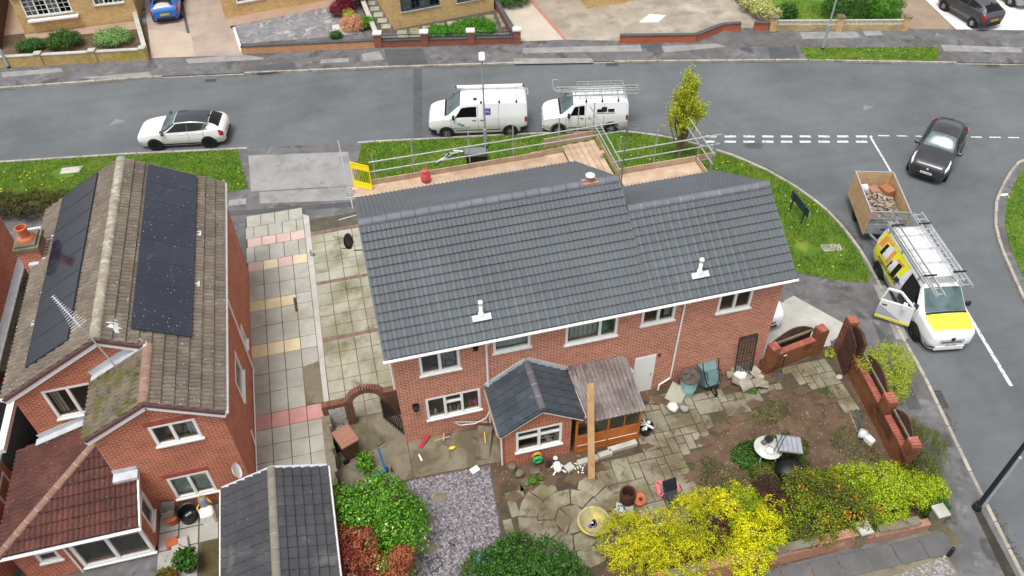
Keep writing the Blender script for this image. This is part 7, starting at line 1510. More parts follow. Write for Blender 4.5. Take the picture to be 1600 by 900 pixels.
# debris in the gutters
def gutter_debris(name, pts, off, n, label, wd=.12):
    R = resample(pts, .2); mb = MB()
    for _ in range(n):
        i = random.randrange(len(R)-1); c = R[i]+(R[i+1]-R[i])*random.random(); d_ = (R[i+1]-R[i]).normalized(); s_ = Vector((-d_.y, d_.x, 0)); o_ = off+abs(random.gauss(0, wd))*(1 if off > 0 else -1); p = c+s_*o_
        if math.sin(p.x*.9)+math.sin(p.y*1.3) < -.3: continue
        r = random.uniform(.012, .035); a = random.uniform(0, 6); mb.add([(p.x+r*math.cos(a), p.y+r*math.sin(a), .006), (p.x+r*.6*math.cos(a+1.8), p.y+r*.6*math.sin(a+1.8), .012), (p.x-r*math.cos(a), p.y-r*math.sin(a), .007), (p.x+r*.6*math.cos(a-1.6), p.y+r*.6*math.sin(a-1.6), .014)], [(0, 1, 2, 3)])
    mb.build(name, mat('gutter_'+name, (96, 82, 58), (70, 62, 48), 1, ns=6, rnd=.4), None, kind='stuff', label=label, cat='debris')
gutter_debris('gutter_debris', NEAR[8:26], .09, 4200, 'brown leaf litter and grit in the gutter round the near corner')
gutter_debris('gutter_debris', RIGHT[3:15], .09, 2600, 'brown dirt and grit along the right hand kerb of the side road', .2)
gutter_debris('gutter_debris', FAR[3:12], -.09, 2600, 'grit and leaves along the far kerb of the main road', .1)
# ================================================================== FAR SIDE OF THE STREET
def onW(px, py, p0, p1):
    p0 = Vector((p0[0], p0[1], 0)); p1 = Vector((p1[0], p1[1], 0)); d = (p1-p0).normalized(); n = Vector((d.y, -d.x, 0)); r = Vector(CF*FPX+CR*(px-800)-CU*(py-450)); k = (p0-CAM).dot(n)/r.dot(n); q = CAM+r*k
    return (q-p0).dot(d), q.z
m_ybrick = brickmat('buff_brick', (214, 182, 120), (190, 150, 92), (206, 186, 150), dark=(150, 112, 70), stain=[(2.2, (168, 120, 72), .56, .68, .4)])
m_navy = mat('navy_frame', (60, 72, 96), rough=.45)
def far_house(label, c0, c1, wins, depth=8, frm=None):
    p0 = G(*c0, .1); p1 = G(*c1, .1); p0 = Vector((p0.x, p0.y)); p1 = Vector((p1.x, p1.y)); d = (p1-p0).normalized(); n = Vector((d.y, -d.x)); L = (p1-p0).length
    t = thing('buff_house', label, 'house', ((p0.x+p1.x)/2, (p0.y+p1.y)/2+3, 0)); holes = []
    for (x0, y0, x1, y1, cols, bars) in wins:
        s0, z0 = onW(x0, y1, p0, p1); s1, _ = onW(x1, y1+(y0-y0), p0, p1); z0 = max(z0, .5); holes.append((max(s0, .05), min(s1, L-.05), z0, z0+1.25, cols, bars))
    q = MB(); wall(q, p0, p1, 0, 5.0, .25, [h[:4] for h in holes])
    b0, b1 = p0-n*depth, p1-n*depth; wall(q, p1-n*.251, b1, 0, 5, .25); wall(q, b1, b0, 0, 5, .25); wall(q, b0, p0-n*.251, 0, 5, .25); q.build('wall', m_ybrick, t)
    for h in holes: window(t, p0, p1, *h[:4], h[4], fr_m=frm or m_white, bars=h[5], blind={k: ('net', m_curtain) for k in range(len(h[4])) if k % 2 == 0}, fw=.07, sill_m=m_conc)
    a, b = p0+n*.3-d*.2, p1+n*.3+d*.2; c, e = p1-n*(depth+.3)+d*.2, p0-n*(depth+.3)-d*.2; r0, r1 = (a+e)/2, (b+c)/2
    rf = MB(); slopemesh(rf, [(*a, 4.95), (*b, 4.95), (*r1, 7.4), (*r0, 7.4)]); slopemesh(rf, [(*e, 4.95), (*c, 4.95), (*r1, 7.4), (*r0, 7.4)]); rf.build('roof', m_tile_w, t)
    gb = MB(); wallpoly(gb, p1, b1, [(0.1, 5.001), (depth-.1, 5.001), (depth/2, 7.1)], .25); wallpoly(gb, b0, p0, [(0.1, 5.001), (depth-.1, 5.001), (depth/2, 7.1)], .25); gb.build('gable', m_ybrick, t)
    MB().box((0, -.1, 2.3), (L, 0.0, 2.32), frame(Vector((*p0, 0)), Vector((*d, 0)), Vector((*-n, 0)), Vector((0, 0, 1)))).build('string_course', m_whitedirt, t)
    return t, p0, p1, d, n
t1, p0, p1, d1, n1_ = far_house('buff brick house with white bow window at the top left', (40, 53), (219, 31), [(42, 0, 118, 27, (1, 1, 1, 1), (2, 4)), (148, 0, 196, 9, (1, 1, 1), (2, 3))])
s0, z0 = onW(44, 30, p0, p1); s1, _ = onW(122, 20, p0, p1)
MB().box((s0, -.32, z0-.12), (s1, -.001, z0-.02), frame(Vector((*p0, 0)), Vector((*d1, 0)), Vector((*-n1_, 0)), Vector((0, 0, 1)))).build('bow_sill', m_white, t1)
far_house('buff brick house behind the grey chippings garden', (352, 29), (524, -2), [(370, -20, 415, 5, (1, 1, 1), (2, 3))])
far_house('buff brick house with navy window frames behind iron railings', (616, 46), (772, 16), [(627, 0, 688, 19, (1, 1, 1, 1), (2, 3)), (714, -20, 756, 5, (1, 1), (2, 3))], frm=m_navy)
far_house('corner of a buff house at the top edge above the beige forecourt', (918, 14), (990, 2), [])
tag(MB().lathe([(.13, 0), (.13, .22), (.02, .26)], onY(149, 29, G(149, 36, .1).y-.12), 8).build('wall_lamp', m_whitedirt), 'small white lamp on the first buff house wall', 'wall lamp')
# ground covers
m_tan = mat('tan_resin', (154, 138, 125), (170, 153, 140), .9, ns=.8, bump=.004, bs=120, fine=.2, stain=[(.6, (136, 120, 108), .5, .7, .5)])
m_tan2 = mat('tan_slab', (182, 165, 148), (172, 155, 138), .9, ns=.8, fine=.1)
m_beige = mat('beige_forecourt', (142, 132, 118), (164, 154, 140), .9, ns=.6, bump=.004, bs=60, fine=.18, stain=[(.9, (120, 108, 92), .5, .66, .6), (.5, (190, 180, 164), .55, .7, .6)])
m_ppath = mat('pink_path', (156, 130, 110), (168, 142, 122), .9, ns=1, fine=.12)
m_brownd = mat('brown_drive', (136, 118, 98), (150, 132, 112), .9, ns=1, fine=.2, bump=.004, bs=80)
m_paled = mat('pale_concrete', (204, 202, 198), (216, 214, 210), .85, ns=.8, fine=.08, stain=[(.7, (164, 160, 156), .55, .68, .5)])
m_gchip = mat('grey_chippings', (138, 136, 138), (100, 98, 102), .95, ns=1.2, bump=.02, bs=40, fine=.3, stain=[(1.2, (196, 194, 194), .52, .66, .6)])
def area(name, pts, z, m): return struct(name, MB().sheet(GL(pts, .1), z), m)
area('front_garden', [(-40, 60), (235, 35), (232, 88), (-40, 108)], .104, m_soil); area('garden_path', [(38, 54), (218, 32), (222, 45), (42, 62)], .112, m_ppath); area('side_path', [(-40, 62), (40, 52), (18, -5), (-60, 0)], .113, m_ppath)
area('tan_driveway', [(226, 0), (352, -10), (380, 86), (236, 91)], .106, m_tan); area('tan_apron', [(232, 46), (298, 50), (304, 88), (237, 91)], .11, m_tan2); area('driveway_channel', [(281, 0), (285, 0), (297, 52), (292, 52)], .112, m_asph_dark)
area('chippings_garden', [(352, 30), (524, 0), (552, 55), (378, 68)], .106, m_gchip); area('garden_path', [(352, 29), (524, -2), (527, 8), (356, 42)], .111, m_ppath)
area('white_pebbles', [(519, 40), (545, 35), (566, 52), (520, 56)], .113, mat('white_pebble', (214, 210, 204), (180, 176, 170), .9, ns=9, bump=.02, bs=30))
pv_ = area('paved_garden', [(575, 0), (617, 46), (775, 16), (800, 30), (805, 50), (596, 52)], .106, m_mort)
for i in range(9):
    for j in range(3):
        p = G(628+i*19.5, 48-i*3.4-j*0+3, .1)+Vector((-.03*j, -.62*j, 0))
        slab(p.x, p.y, .6, .6, pv_, m_slab_o, .13, -.18)
for j in range(5): p = G(612-6*j, 40-9*j, .1); slab(p.x-.35, p.y, .6, .6, pv_, m_slab_o, .13, -.18)
area('pale_driveway', [(775, -4), (826, -4), (884, 62), (812, 65), (803, 40)], .107, mat('pale_drive', (190, 180, 166), (178, 168, 153), .9, ns=.7, fine=.1, stain=[(.8, (170, 156, 136), .52, .7, .5)])); area('red_edging', [(822, -4), (829, -4), (886, 62), (880, 62)], .112, mat('red_edge', (184, 126, 112), (160, 104, 92), .9, ns=4))
area('beige_forecourt', [(829, -4), (1140, -4), (1200, 30), (1200, 44), (1155, 44), (1085, 62), (970, 64), (886, 62)], .106, m_beige); area('pale_diamond', [(998, 35), (1015, 22), (1041, 24), (1028, 35)], .111, m_paled)
area('hedge_lawn', [(1190, -4), (1420, -4), (1416, 40), (1205, 40)], .106, m_turf); area('brown_driveway', [(1395, -6), (1440, -6), (1492, 46), (1416, 45)], .107, m_brownd); area('pale_concrete_drive', [(1440, -6), (1660, -6), (1660, 48), (1494, 46)], .107, m_paled)
grass('grass', [(p.x, p.y) for p in GL([(1225, 2), (1300, 2), (1300, 27), (1225, 28)], .1)], .106, 300, 'small yellowish lawn behind the white pierced block wall')
# walls
def gwall(name, label, pts, h, th, m, cap=None, cap_m=None, parts=None):
    P = [G(x, y, .1) for x, y in pts]; t = thing(name, label, 'wall', P[0])
    for a, b in zip(P, P[1:]):
        wbox((a.x, a.y), (b.x, b.y), th, 0, h+.1).build('wall_panel', m, t)
        if cap: wbox((a.x, a.y), (b.x, b.y), th+.06, h+.101, h+.101+cap).build('coping', cap_m or m_conc, t)
    return t, P
m_moss_b = brickmat('mossy_buff', (196, 168, 112), (176, 142, 86), (176, 164, 124), stain=[(1.1, (150, 146, 50), .5, .62, .75)])
t, P = gwall('garden_wall', 'mossy buff brick garden wall in front of the three round shrubs', [(-40, 107), (234, 92)], .62, .22, m_moss_b, .05); 
for px in (66, 150, 228): p = G(px, 92+(234-px)*.055, .1); MB().cbox((p.x, p.y, .45), (.34, .34, .75), -.15).build('pier', m_moss_b, t); MB().cbox((p.x, p.y, .85), (.42, .42, .06), -.15, .01).build('pier_cap', m_conc, t)
t, P = gwall('side_wall', 'low pale side wall beside the blue hatchback', [(231, 90), (212, 22)], .5, .2, m_conc, .05)
m_orng = brickmat('salmon_brick', (206, 150, 106), (190, 132, 90), (196, 168, 136))
gwall('garden_wall', 'salmon brick wall with dark coping below the grey chippings garden', [(379, 83), (590, 73)], .42, .22, m_orng, .06, m_asph_dark)
gwall('garden_wall', 'low white edging wall on the left of the chippings garden', [(366, 46), (378, 82)], .15, .15, m_whitedirt)
m_dred = brickmat('dark_red_brick', (150, 84, 66), (128, 70, 56), (150, 120, 100))
t, P = gwall('railing_wall', 'dark red brick wall with iron railings and pale capped piers', [(592, 73), (808, 67)], .4, .22, m_dred, .04, m_asph_dark)
a, b = P; dd = (b-a).normalized(); Lw = (b-a).length
for k in range(4): p = a+dd*(Lw*k/3); MB().cbox((p.x, p.y, .5), (.42, .36, .86), math.atan2(dd.y, dd.x)).build('pier', m_dred, t); MB().cbox((p.x, p.y, .98), (.52, .46, .1), math.atan2(dd.y, dd.x), .02).build('pier_cap', m_paled, t)
for z in (.62, .82): MB().bar((a.x, a.y, z), (b.x, b.y, z), .03, .03).build('railing_bar', m_black, t)
for k in range(62):
    s_ = Lw*(k+.5)/62
    if min(abs(s_-Lw*j/3) for j in range(4)) < .24: continue
    p = a+dd*s_; MB().tube((p.x, p.y, .54), (p.x, p.y, .95), .011, 5, .004).build('railing_spike', m_galv, t)
t, P = gwall('side_wall', 'dark red side wall with pale cap climbing beside the navy framed house', [(592, 70), (565, 4)], .45, .22, m_dred, .05, m_conc); p = P[1]; MB().cbox((p.x, p.y, .55), (.4, .4, .9), 0).build('pier', m_dred, t); MB().cbox((p.x, p.y, 1.03), (.5, .5, .08), 0, .02).build('pier_cap', mat('pink_cap', (216, 190, 178)), t)
gwall('side_wall', 'dark red wall with grey coping left of the pale driveway', [(806, 66), (775, 10)], .45, .22, m_dred, .05, m_asph_dark)
m_redw = brickmat('bright_red_brick', (186, 92, 60), (166, 78, 52), (186, 130, 104))
gwall('forecourt_wall', 'long bent red brick wall at the edge of the beige forecourt', [(968, 66), (1086, 64.5), (1128, 48), (1156, 46.5)], .42, .22, m_redw, .05, m_asph_dark)
gwall('forecourt_wall', 'short red brick stub wall right of the forecourt gap', [(1177, 46), (1199, 46)], .42, .22, m_redw, .05, m_asph_dark)
m_bstain = brickmat('stained_buff', (196, 176, 130), (176, 150, 108), (170, 160, 130), stain=[(1.3, (150, 140, 110), .45, .6, .7)])
t, P = gwall('block_wall', 'buff wall topped with white pierced blocks below the hedge', [(1202, 47), (1416, 46)], .38, .22, m_bstain); a, b = P; dd = (b-a).normalized(); Lw = (b-a).length
for k in range(27):
    s_ = .45+k*(Lw-.9)/26
    if abs(s_-Lw*.5) < .25: continue
    p = a+dd*s_; M = frame(Vector((p.x, p.y, .481)), dd, Vector((-dd.y, dd.x, 0)), Vector((0, 0, 1))); mb = MB()
    for c_, e_ in (((-.13, -.05, 0), (.13, .05, .03)), ((-.13, -.05, .22), (.13, .05, .25)), ((-.13, -.05, .031), (-.1, .05, .219)), ((.1, -.05, .031), (.13, .05, .219))): mb.box(c_, e_, M)
    mb.bar(M @ Vector((-.1, 0, .04)), M @ Vector((.1, 0, .21)), .08, .03).bar(M @ Vector((-.1, 0, .21)), M @ Vector((.1, 0, .04)), .08, .029); mb.build('pierced_block', m_blk, t)
for s_ in (.15, Lw*.5, Lw-.15): p = a+dd*s_; MB().cbox((p.x, p.y, .5), (.36, .36, .85), math.atan2(dd.y, dd.x)).build('pier', m_ybrick, t); MB().cbox((p.x, p.y, .96), (.44, .44, .08), math.atan2(dd.y, dd.x), .02).build('pier_cap', m_conc_dirty, t)
gwall('side_wall', 'mossy low wall between the forecourt and the variegated hedge', [(1202, 46), (1150, 2)], .45, .2, m_conc_dirty)
t = thing('panel_fence', 'dark timber fence at the top left edge beside the first buff house', 'fence', G(0, 70, .1)); a, b = G(2, 78, .1), G(14, 0, .1)
for k in range(12): p = a+(b-a)*k/12; q_ = a+(b-a)*(k+.94)/12; wbox((p.x, p.y), (q_.x, q_.y), .04, .1, 1.7).build('fence_board', m_fence, t)
# lamp posts, sign, bollard
m_lampg = mat('lamp_grey', (164, 176, 182), (178, 188, 192), .5, ns=3, metal=.3)
def lamp(px, py, label, h=5.0, head=True, m=m_lampg, mb_=None, rz=0, base_h=1.1, r=.05):
    p = G(px, py, .1); t = thing('lamp_post', label, 'lamp post', p)
    MB().tube(p, p+Vector((0, 0, base_h)), r*1.7, 12).build('base_sleeve', mb_ or m, t, 'auto'); MB().tube(p+Vector((0, 0, base_h)), p+Vector((0, 0, h)), r, 12, r*.7).build('pole', m, t, 'auto'); MB().tube(p+Vector((0, 0, 0)), p+Vector((0, 0, .12)), r*1.9, 12).build('foot', m_black, t)
    if head: MB().chbox((-.14, -.3, -.05), (.14, .35, .06), .04, Matrix.Translation(p+Vector((0, 0, h))) @ Matrix.Rotation(rz, 4, 'Z')).build('lantern', m_white, t)
    return t
lamp(759, 231, 'grey lamp post with white lantern on the verge in front of the vans', 5.0, rz=-.2)
lamp(1285, 77, 'grey lamp post leaning up from the far grass strip', 6.0, base_h=1.5)
lamp(14, 106, 'grey lamp post at the top left edge by the mossy wall', 6.0)
lc = lamp(1526, 794, 'tall dark lamp post on the side road kerb at the right edge', 6.0, m=mat('dark_pole', (34, 36, 40), rough=.5), r=.08, base_h=.25)
p = G(1531, 797, .1); MB().tube(p, p+Vector((0, 0, 3.0)), .055, 10).build('grey_side_tube', m_lampg, lc, 'auto')  # tube added beside the dark pole for its pale grey right side
t = thing('street_sign', 'low dark street name board seen from behind on the corner verge', 'sign', (18.8, 7.4, .1)); s0_, s1_ = Vector((18.78, 7.98, .1)), Vector((18.76, 6.95, .1)); m_sg = mat('sign_back', (44, 54, 66), (54, 62, 72), .5, ns=4)
for p in (s0_, s1_): MB().tube(p, p+Vector((0, 0, .95)), .035, 8).build('post', m_sg, t)
MB().bar(s0_+Vector((.05, .25, .72)), s1_+Vector((.05, -.25, .72)), .03, .42).build('board', m_sg, t); MB().bar(s0_+Vector((.075, .25, .72)), s1_+Vector((.075, -.25, .72)), .01, .38).build('face', m_white, t)
p = G(1482, 868, .1); tag(MB().lathe([(.06, 0), (.06, .45), (.02, .48)], p, 10).build('bollard', m_black), 'short black bollard on the pavement at the bottom right', 'bollard')
p = G(1478, 838, .1); tag(MB().chbox((-.3, -.4, 0), (.3, .4, .02), .01, Matrix.Translation(p) @ Matrix.Rotation(.25, 4, 'Z')).build('manhole_cover', mat('mossy_cover', (84, 80, 62), (104, 98, 78), .95, ns=4)), 'mossy brown manhole cover in the side road pavement', 'manhole cover')
p = G(1466, 97, .1); 
# pale concrete by the right gable and dark strip along the side kerb
struct('side_concrete', MB().sheet(GL([(1222, 478), (1300, 533), (1330, 512), (1240, 462), (1225, 470)], .1)+[], .106), m_conc)
struct('gable_concrete', MB().sheet([(13.26, .3), (16.35, .2), (16.9, 1.3), (15.2, 3.3), (13.26, 4.6)], .107), m_conc)
patch([(1365, 445), (1385, 446), (1420, 530), (1400, 530)], .105, m_pave_pale); patch([(1362, 500), (1400, 540), (1440, 640), (1420, 640)], .1053, m_asph_dark)
struct('muddy_kerb_strip', MB().sheet(GL([(1520, 795), (1530, 792), (1590, 905), (1572, 905)], .1), .106), m_moss)
# litter on the pavement edges
tag(MB().rock(G(1570, 304, .13), .14, sq=(1.6, .6, .4)).build('litter', m_whitedirt), 'scrap of white litter on the kerb of the right verge', 'litter')
tag(MB().cbox((-3.3, 7.7, .17), (.1, .75, .06), .05, .01).build('drive_sensor', m_fence), 'dark brown bar lying on the left driveway slabs', 'bar')
tag(MB().path([(-2.5, 10.9, .18), (-2.42, 10.6, .18), (-2.3, 10.5, .18), (-2.45, 10.45, .18), (-2.5, 10.7, .18)], .015).build('wire', m_fence), 'small loop of wire on the driveway edging strip', 'wire')
# ================================================================== VEGETATION
def quads(name, V, m, parent, smooth=False):
    """V: (n,4,3) array of quads"""
    n = len(V); me = bpy.data.meshes.new(name); me.vertices.add(4*n); me.vertices.foreach_set('co', V.reshape(-1).astype(np.float32)); me.loops.add(4*n); me.loops.foreach_set('vertex_index', np.arange(4*n, dtype=np.int32))
    me.polygons.add(n); me.polygons.foreach_set('loop_start', np.arange(0, 4*n, 4, dtype=np.int32)); me.update(calc_edges=True); me.materials.append(m)
    return link(bpy.data.objects.new(name, me), parent)
def leaves(C, Nrm, size, asp=.55, droop=.0, spread=.7):
    n = len(C); N_ = Nrm+rng.normal(0, spread, (n, 3)); N_ /= np.linalg.norm(N_, axis=1)[:, None]+1e-9
    t = rng.normal(0, 1, (n, 3)); t -= (t*N_).sum(1)[:, None]*N_; t /= np.linalg.norm(t, axis=1)[:, None]+1e-9; b = np.cross(N_, t)
    s = (size*rng.uniform(.6, 1.35, n))[:, None]; V = np.empty((n, 4, 3)); V[:, 0] = C-t*s; V[:, 1] = C+b*s*asp+N_*s*.12; V[:, 2] = C+t*s; V[:, 3] = C-b*s*asp+N_*s*.12
    return V
def crown(lobes, nl, cl=.2, per=34, zmin=.12, top=.35):
    """leaf positions in clumps over a set of ellipsoid lobes"""
    vol = np.array([l[3]*l[4]+l[3]*l[5] for l in lobes]); vol /= vol.sum(); Cs = []; Ns = []
    for l, f in zip(lobes, vol):
        k = max(4, int(nl*f/per)); d = rng.normal(0, 1, (k, 3)); d[:, 2] = np.abs(d[:, 2])*1.0-top*rng.uniform(0, 2.0, k); d /= np.linalg.norm(d, axis=1)[:, None]
        r = np.where(rng.random(k) < .3, rng.uniform(.45, .8, k), rng.uniform(.82, 1.04, k))[:, None]; cc = np.array(l[:3])+d*r*np.array(l[3:6])
        w_ = np.repeat(np.arange(k), per); off = rng.normal(0, 1, (len(w_), 3)); off *= (cl*rng.uniform(.5, 1.1, k)[w_])[:, None]*.62
        Cs.append(cc[w_]+off); Ns.append(d[w_]*.55+off/np.maximum(np.linalg.norm(off, axis=1), 1e-6)[:, None]*1.0+np.array([0, 0, .25]))
    C = np.concatenate(Cs); N_ = np.concatenate(Ns); C[:, 2] = np.maximum(C[:, 2], zmin); return C, N_
m_bark = mat('bark_brown', (84, 68, 54), (104, 88, 70), .95, ns=6, bump=.01, bs=25)
def limbs(t, base, lobes, r=.05, n=9, name='stem'):
    mb = MB(); base = Vector(base)
    for k in range(n):
        l = lobes[k % len(lobes)]; a = random.uniform(0, 6.28); e = Vector((l[0]+l[3]*.7*math.cos(a), l[1]+l[4]*.7*math.sin(a), l[2]+l[5]*random.uniform(.1, .7))); m_ = base+(e-base)*.45+Vector((random.uniform(-.1, .1), random.uniform(-.1, .1), .12))
        mb.tube(base, m_, r, 6, r*.6).tube(m_, e, r*.6, 6, r*.2)
        for _ in range(3): f = e+Vector((random.uniform(-.35, .35)*l[3], random.uniform(-.35, .35)*l[4], random.uniform(-.1, .35)*l[5])); mb.tube(m_+(e-m_)*random.uniform(.3, .9), f, r*.25, 5, r*.1)
    mb.build(name, m_bark, t)
def bush(name, label, cat, lobes, n, size, m, cl=.2, per=34, asp=.55, extra=None, zmin=.12, top=.35, group=None, spread=.4):
    b = (sum(l[0] for l in lobes)/len(lobes), sum(l[1] for l in lobes)/len(lobes), .1); t = thing(name, label, cat, b, group)
    if n > 1000: n = int(n*2.6); size *= .7
    C, N_ = crown(lobes, n, cl, per, zmin, top); quads('foliage', leaves(C, N_, size, asp, spread=spread), m, t); limbs(t, b, lobes, .035)
    for nm, m2, fr, sz in (extra or []):
        k = np.repeat(rng.random(len(C)//per+1) < fr*1.6, per)[:len(C)] & (rng.random(len(C)) < .6); C2 = C[k]+N_[k]/np.linalg.norm(N_[k], axis=1)[:, None]*.05; tag(quads(nm, leaves(C2, N_[k], sz, .8), m2, t), kind='stuff')
    return t
def L(px, py, z, r, ry=None, rz=None): p = G(px, py, z); k = 1.1 if (py > 700 and px > 930) else 1; return (p.x, p.y, z, r*k*1.04, (ry or r)*k*1.04, (rz or r)*1)
lm_green = leafmat('laurel_leaf', [(48, 98, 20), (66, 122, 24), (84, 142, 30), (104, 160, 38), (132, 178, 56)], .6, .3)
lm_red = leafmat('photinia_leaf', [(132, 56, 40), (160, 84, 56), (178, 102, 66), (188, 124, 82), (140, 62, 46), (186, 136, 98)], .5, .3, patch=[(112, 30, 36), (134, 40, 44), (124, 60, 44)], ps=1.2)
lm_dark = leafmat('dark_evergreen', [(34, 70, 22), (48, 92, 28), (62, 110, 34), (84, 130, 46)], .5, .25)
lm_yel = leafmat('golden_conifer', [(180, 182, 16), (208, 202, 18), (226, 216, 24), (236, 228, 50), (150, 158, 20)], .65, .35, patch=[(128, 142, 24), (156, 164, 28), (182, 184, 34)], ps=.9)
lm_gold = leafmat('golden_privet', [(224, 218, 14), (238, 228, 18), (242, 234, 44), (204, 206, 18), (176, 188, 22)], .6, .35, patch=[(120, 158, 24), (96, 140, 26)], ps=1.1)
lm_mix = leafmat('mixed_hedge', [(84, 108, 22), (110, 132, 28), (136, 154, 34), (160, 174, 44), (66, 84, 28)], .5, .3, patch=[(66, 74, 30), (92, 96, 38), (110, 112, 46)], ps=.7)
lm_mixy = leafmat('lime_hedge', [(148, 172, 26), (172, 190, 32), (190, 204, 46), (122, 150, 30)], .5, .3)
lm_purp = leafmat('purple_leaf', [(62, 30, 40), (80, 40, 48), (54, 28, 36), (96, 56, 50)], .5, .25)
lm_oran = leafmat('orange_bloom', [(226, 138, 26), (236, 158, 40), (214, 120, 20)], .6, .2)
lm_lime = leafmat('lime_shrub', [(160, 176, 48), (178, 192, 62), (140, 160, 40), (194, 204, 84)], .55, .35)
lm_olive = leafmat('olive_conifer', [(86, 96, 30), (104, 110, 36), (118, 124, 44), (70, 82, 28)], .6, .3)
lm_spring = leafmat('spring_leaf', [(190, 200, 44), (208, 214, 66), (174, 186, 40), (156, 170, 40)], .55, .4)
lm_hedge = leafmat('brown_hedge', [(74, 74, 34), (92, 86, 42), (58, 62, 28), (104, 96, 52)], .7, .25)
lm_var = leafmat('variegated_leaf', [(208, 206, 130), (180, 184, 96), (150, 166, 74), (222, 222, 160)], .5, .3)
lm_bright = leafmat('bright_green', [(74, 140, 26), (92, 160, 34), (60, 118, 22)], .5, .3)
lm_pale = leafmat('pale_green_mound', [(118, 160, 86), (138, 176, 104), (98, 142, 70), (160, 192, 130)], .6, .3)
lm_acer = leafmat('acer_red', [(116, 24, 44), (140, 36, 56), (98, 20, 38)], .5, .3)
lm_pink = leafmat('pieris_pink', [(222, 148, 124), (232, 176, 146), (200, 120, 100), (196, 190, 110)], .5, .3)
# columnar street tree
tb = G(1060, 250, .11); t = thing('columnar_tree', 'upright columnar tree with sparse yellow-green spring leaves on the corner verge', 'tree', tb)
mb = MB(); mb.tube(tb, tb+Vector((0, 0, .9)), .085, 8, .07); tips = []
for k in range(84):
    a = random.uniform(0, 6.28); r0 = random.uniform(.15, 1.0)*(.98 if k > 5 else .3); h = 5.3-r0*2.3-random.uniform(0, 1.4)*(k > 8); z0 = random.uniform(.5, 2.2)
    p0_ = tb+Vector((0, 0, z0*.6)); p1_ = tb+Vector((r0*.6*math.cos(a), r0*.6*math.sin(a), z0+.9)); p2_ = tb+Vector((r0*math.cos(a+.1), r0*math.sin(a+.1), h)); mb.tube(p0_, p1_, .03, 5, .02).tube(p1_, p2_, .02, 5, .006); tips += [(p1_, p2_)]*1
    for _ in range(3): f = random.uniform(.2, .9); q_ = p1_+(p2_-p1_)*f; e = q_+Vector((random.uniform(-.18, .18), random.uniform(-.18, .18), random.uniform(.2, .5))); mb.tube(q_, e, .009, 4, .003); tips.append((q_, e))
mb.build('trunk', mat('grey_branch', (120, 104, 82), (140, 122, 98), .9, ns=5), t)
C = []
for a, b in tips:
    k = 96 if (b-a).length > 1 else 40
    for _ in range(k): f = random.uniform(.12, 1.05); p = a+(b-a)*f; C.append((p.x+random.gauss(0, .07), p.y+random.gauss(0, .07), p.z+random.gauss(0, .07)))
C = np.array(C); quads('crown', leaves(C, np.tile([0, 0, .6], (len(C), 1)), .034, .6, spread=1.), lm_spring, t)
# garden shrubs
bush('laurel_shrub', 'big bright green shrub with pale variegated tips beside the garage', 'shrub', [L(595, 785, 1.5, .85), L(545, 800, 1.3, .75), L(625, 830, 1.2, .75), L(575, 815, 1.3, .75), L(520, 805, 1.1, .5), L(640, 800, .9, .5), L(612, 875, .9, .65)], 9500, .058, lm_green, .19, 30, extra=[('pale_tips', leafmat('pale_tip', [(196, 214, 130), (216, 226, 160)], .5, .3), .03, .035)])
bush('photinia_shrub', 'coppery red shrub in front of the big green shrub', 'shrub', [L(520, 845, 1.6, .5), L(562, 850, 1.6, .48), L(540, 885, 1.4, .6), L(505, 862, 1.2, .4), L(580, 885, 1.2, .4)], 4600, .05, lm_red, .16, 30)
bush('photinia_shrub', 'small coppery red shrub at the foot of the green shrub', 'shrub', [L(628, 872, 1.5, .36), L(618, 897, 1.2, .36)], 1700, .045, lm_red, .14, 28)
bush('round_bush', 'dense dark green rounded bush at the bottom edge', 'bush', [L(820, 890, .85, 1.4, 1.1, .8), L(765, 905, .75, .85, .9, .7), L(878, 910, .75, .8, .9, .65), L(815, 920, .9, 1.3, 1., .8)], 16000, .046, lm_dark, .13, 34)
bush('conifer_hedge', 'golden yellow conifer hedge right of the stone bowl', 'hedge', [L(975, 840, .8, .75, .8, .65), L(1030, 840, .9, .8, .8, .7), L(1085, 815, .9, .75, .8, .7), L(1000, 880, .7, .8), L(1060, 870, .8, .8), L(1110, 860, .7, .65), L(1100, 790, .7, .5)], 14500, .042, lm_yel, .12, 26, asp=.42)
bush('privet_bush', 'brightest yellow bush in the middle of the hedge', 'bush', [L(1150, 790, 1.0, .65, .6, .75), L(1185, 835, 1.0, .7, .7, .75), L(1165, 870, .7, .6), L(1205, 800, .8, .45)], 7000, .04, lm_gold, .14, 30)
bush('barberry_bush', 'dark purple leaved bush between the yellow hedge and the bright yellow bush', 'bush', [L(1120, 835, .8, .32, .4, .45), L(1128, 815, .85, .25)], 1300, .035, lm_purp, .12, 26)
bush('barberry_bush', 'dark purple bush at the top of the hedge by the folding chair', 'bush', [L(1195, 765, .9, .42, .4, .5), L(1222, 790, .8, .35)], 1600, .035, lm_purp, .12, 26)
bush('mixed_hedge', 'mixed green hedge with clusters of orange blossom', 'hedge', [L(1260, 765, .9, .7, .6, .6), L(1310, 770, .9, .75, .7, .6), L(1270, 815, .8, .75, .7, .6), L(1335, 800, .8, .7), L(1240, 830, .6, .5)], 10500, .042, lm_mix, .15, 30, extra=[('orange_bloom', lm_oran, .022, .032)])
bush('lime_hedge', 'lime green hedge running to the corner of the plot', 'hedge', [L(1330, 750, .9, .6, .5, .55), L(1385, 755, .9, .65, .6, .55), L(1430, 765, .8, .6, .5, .5), L(1380, 790, .7, .65, .6, .5), L(1460, 765, .6, .4)], 9000, .042, lm_mixy, .15, 30)
bush('pavement_shrub', 'lime yellow shrub spilling over the garden wall onto the pavement', 'shrub', [L(1390, 570, .9, .75, .8, .8), L(1360, 570, 1.0, .45), L(1395, 605, .6, .55)], 5200, .042, lm_lime, .16, 28, asp=.4)
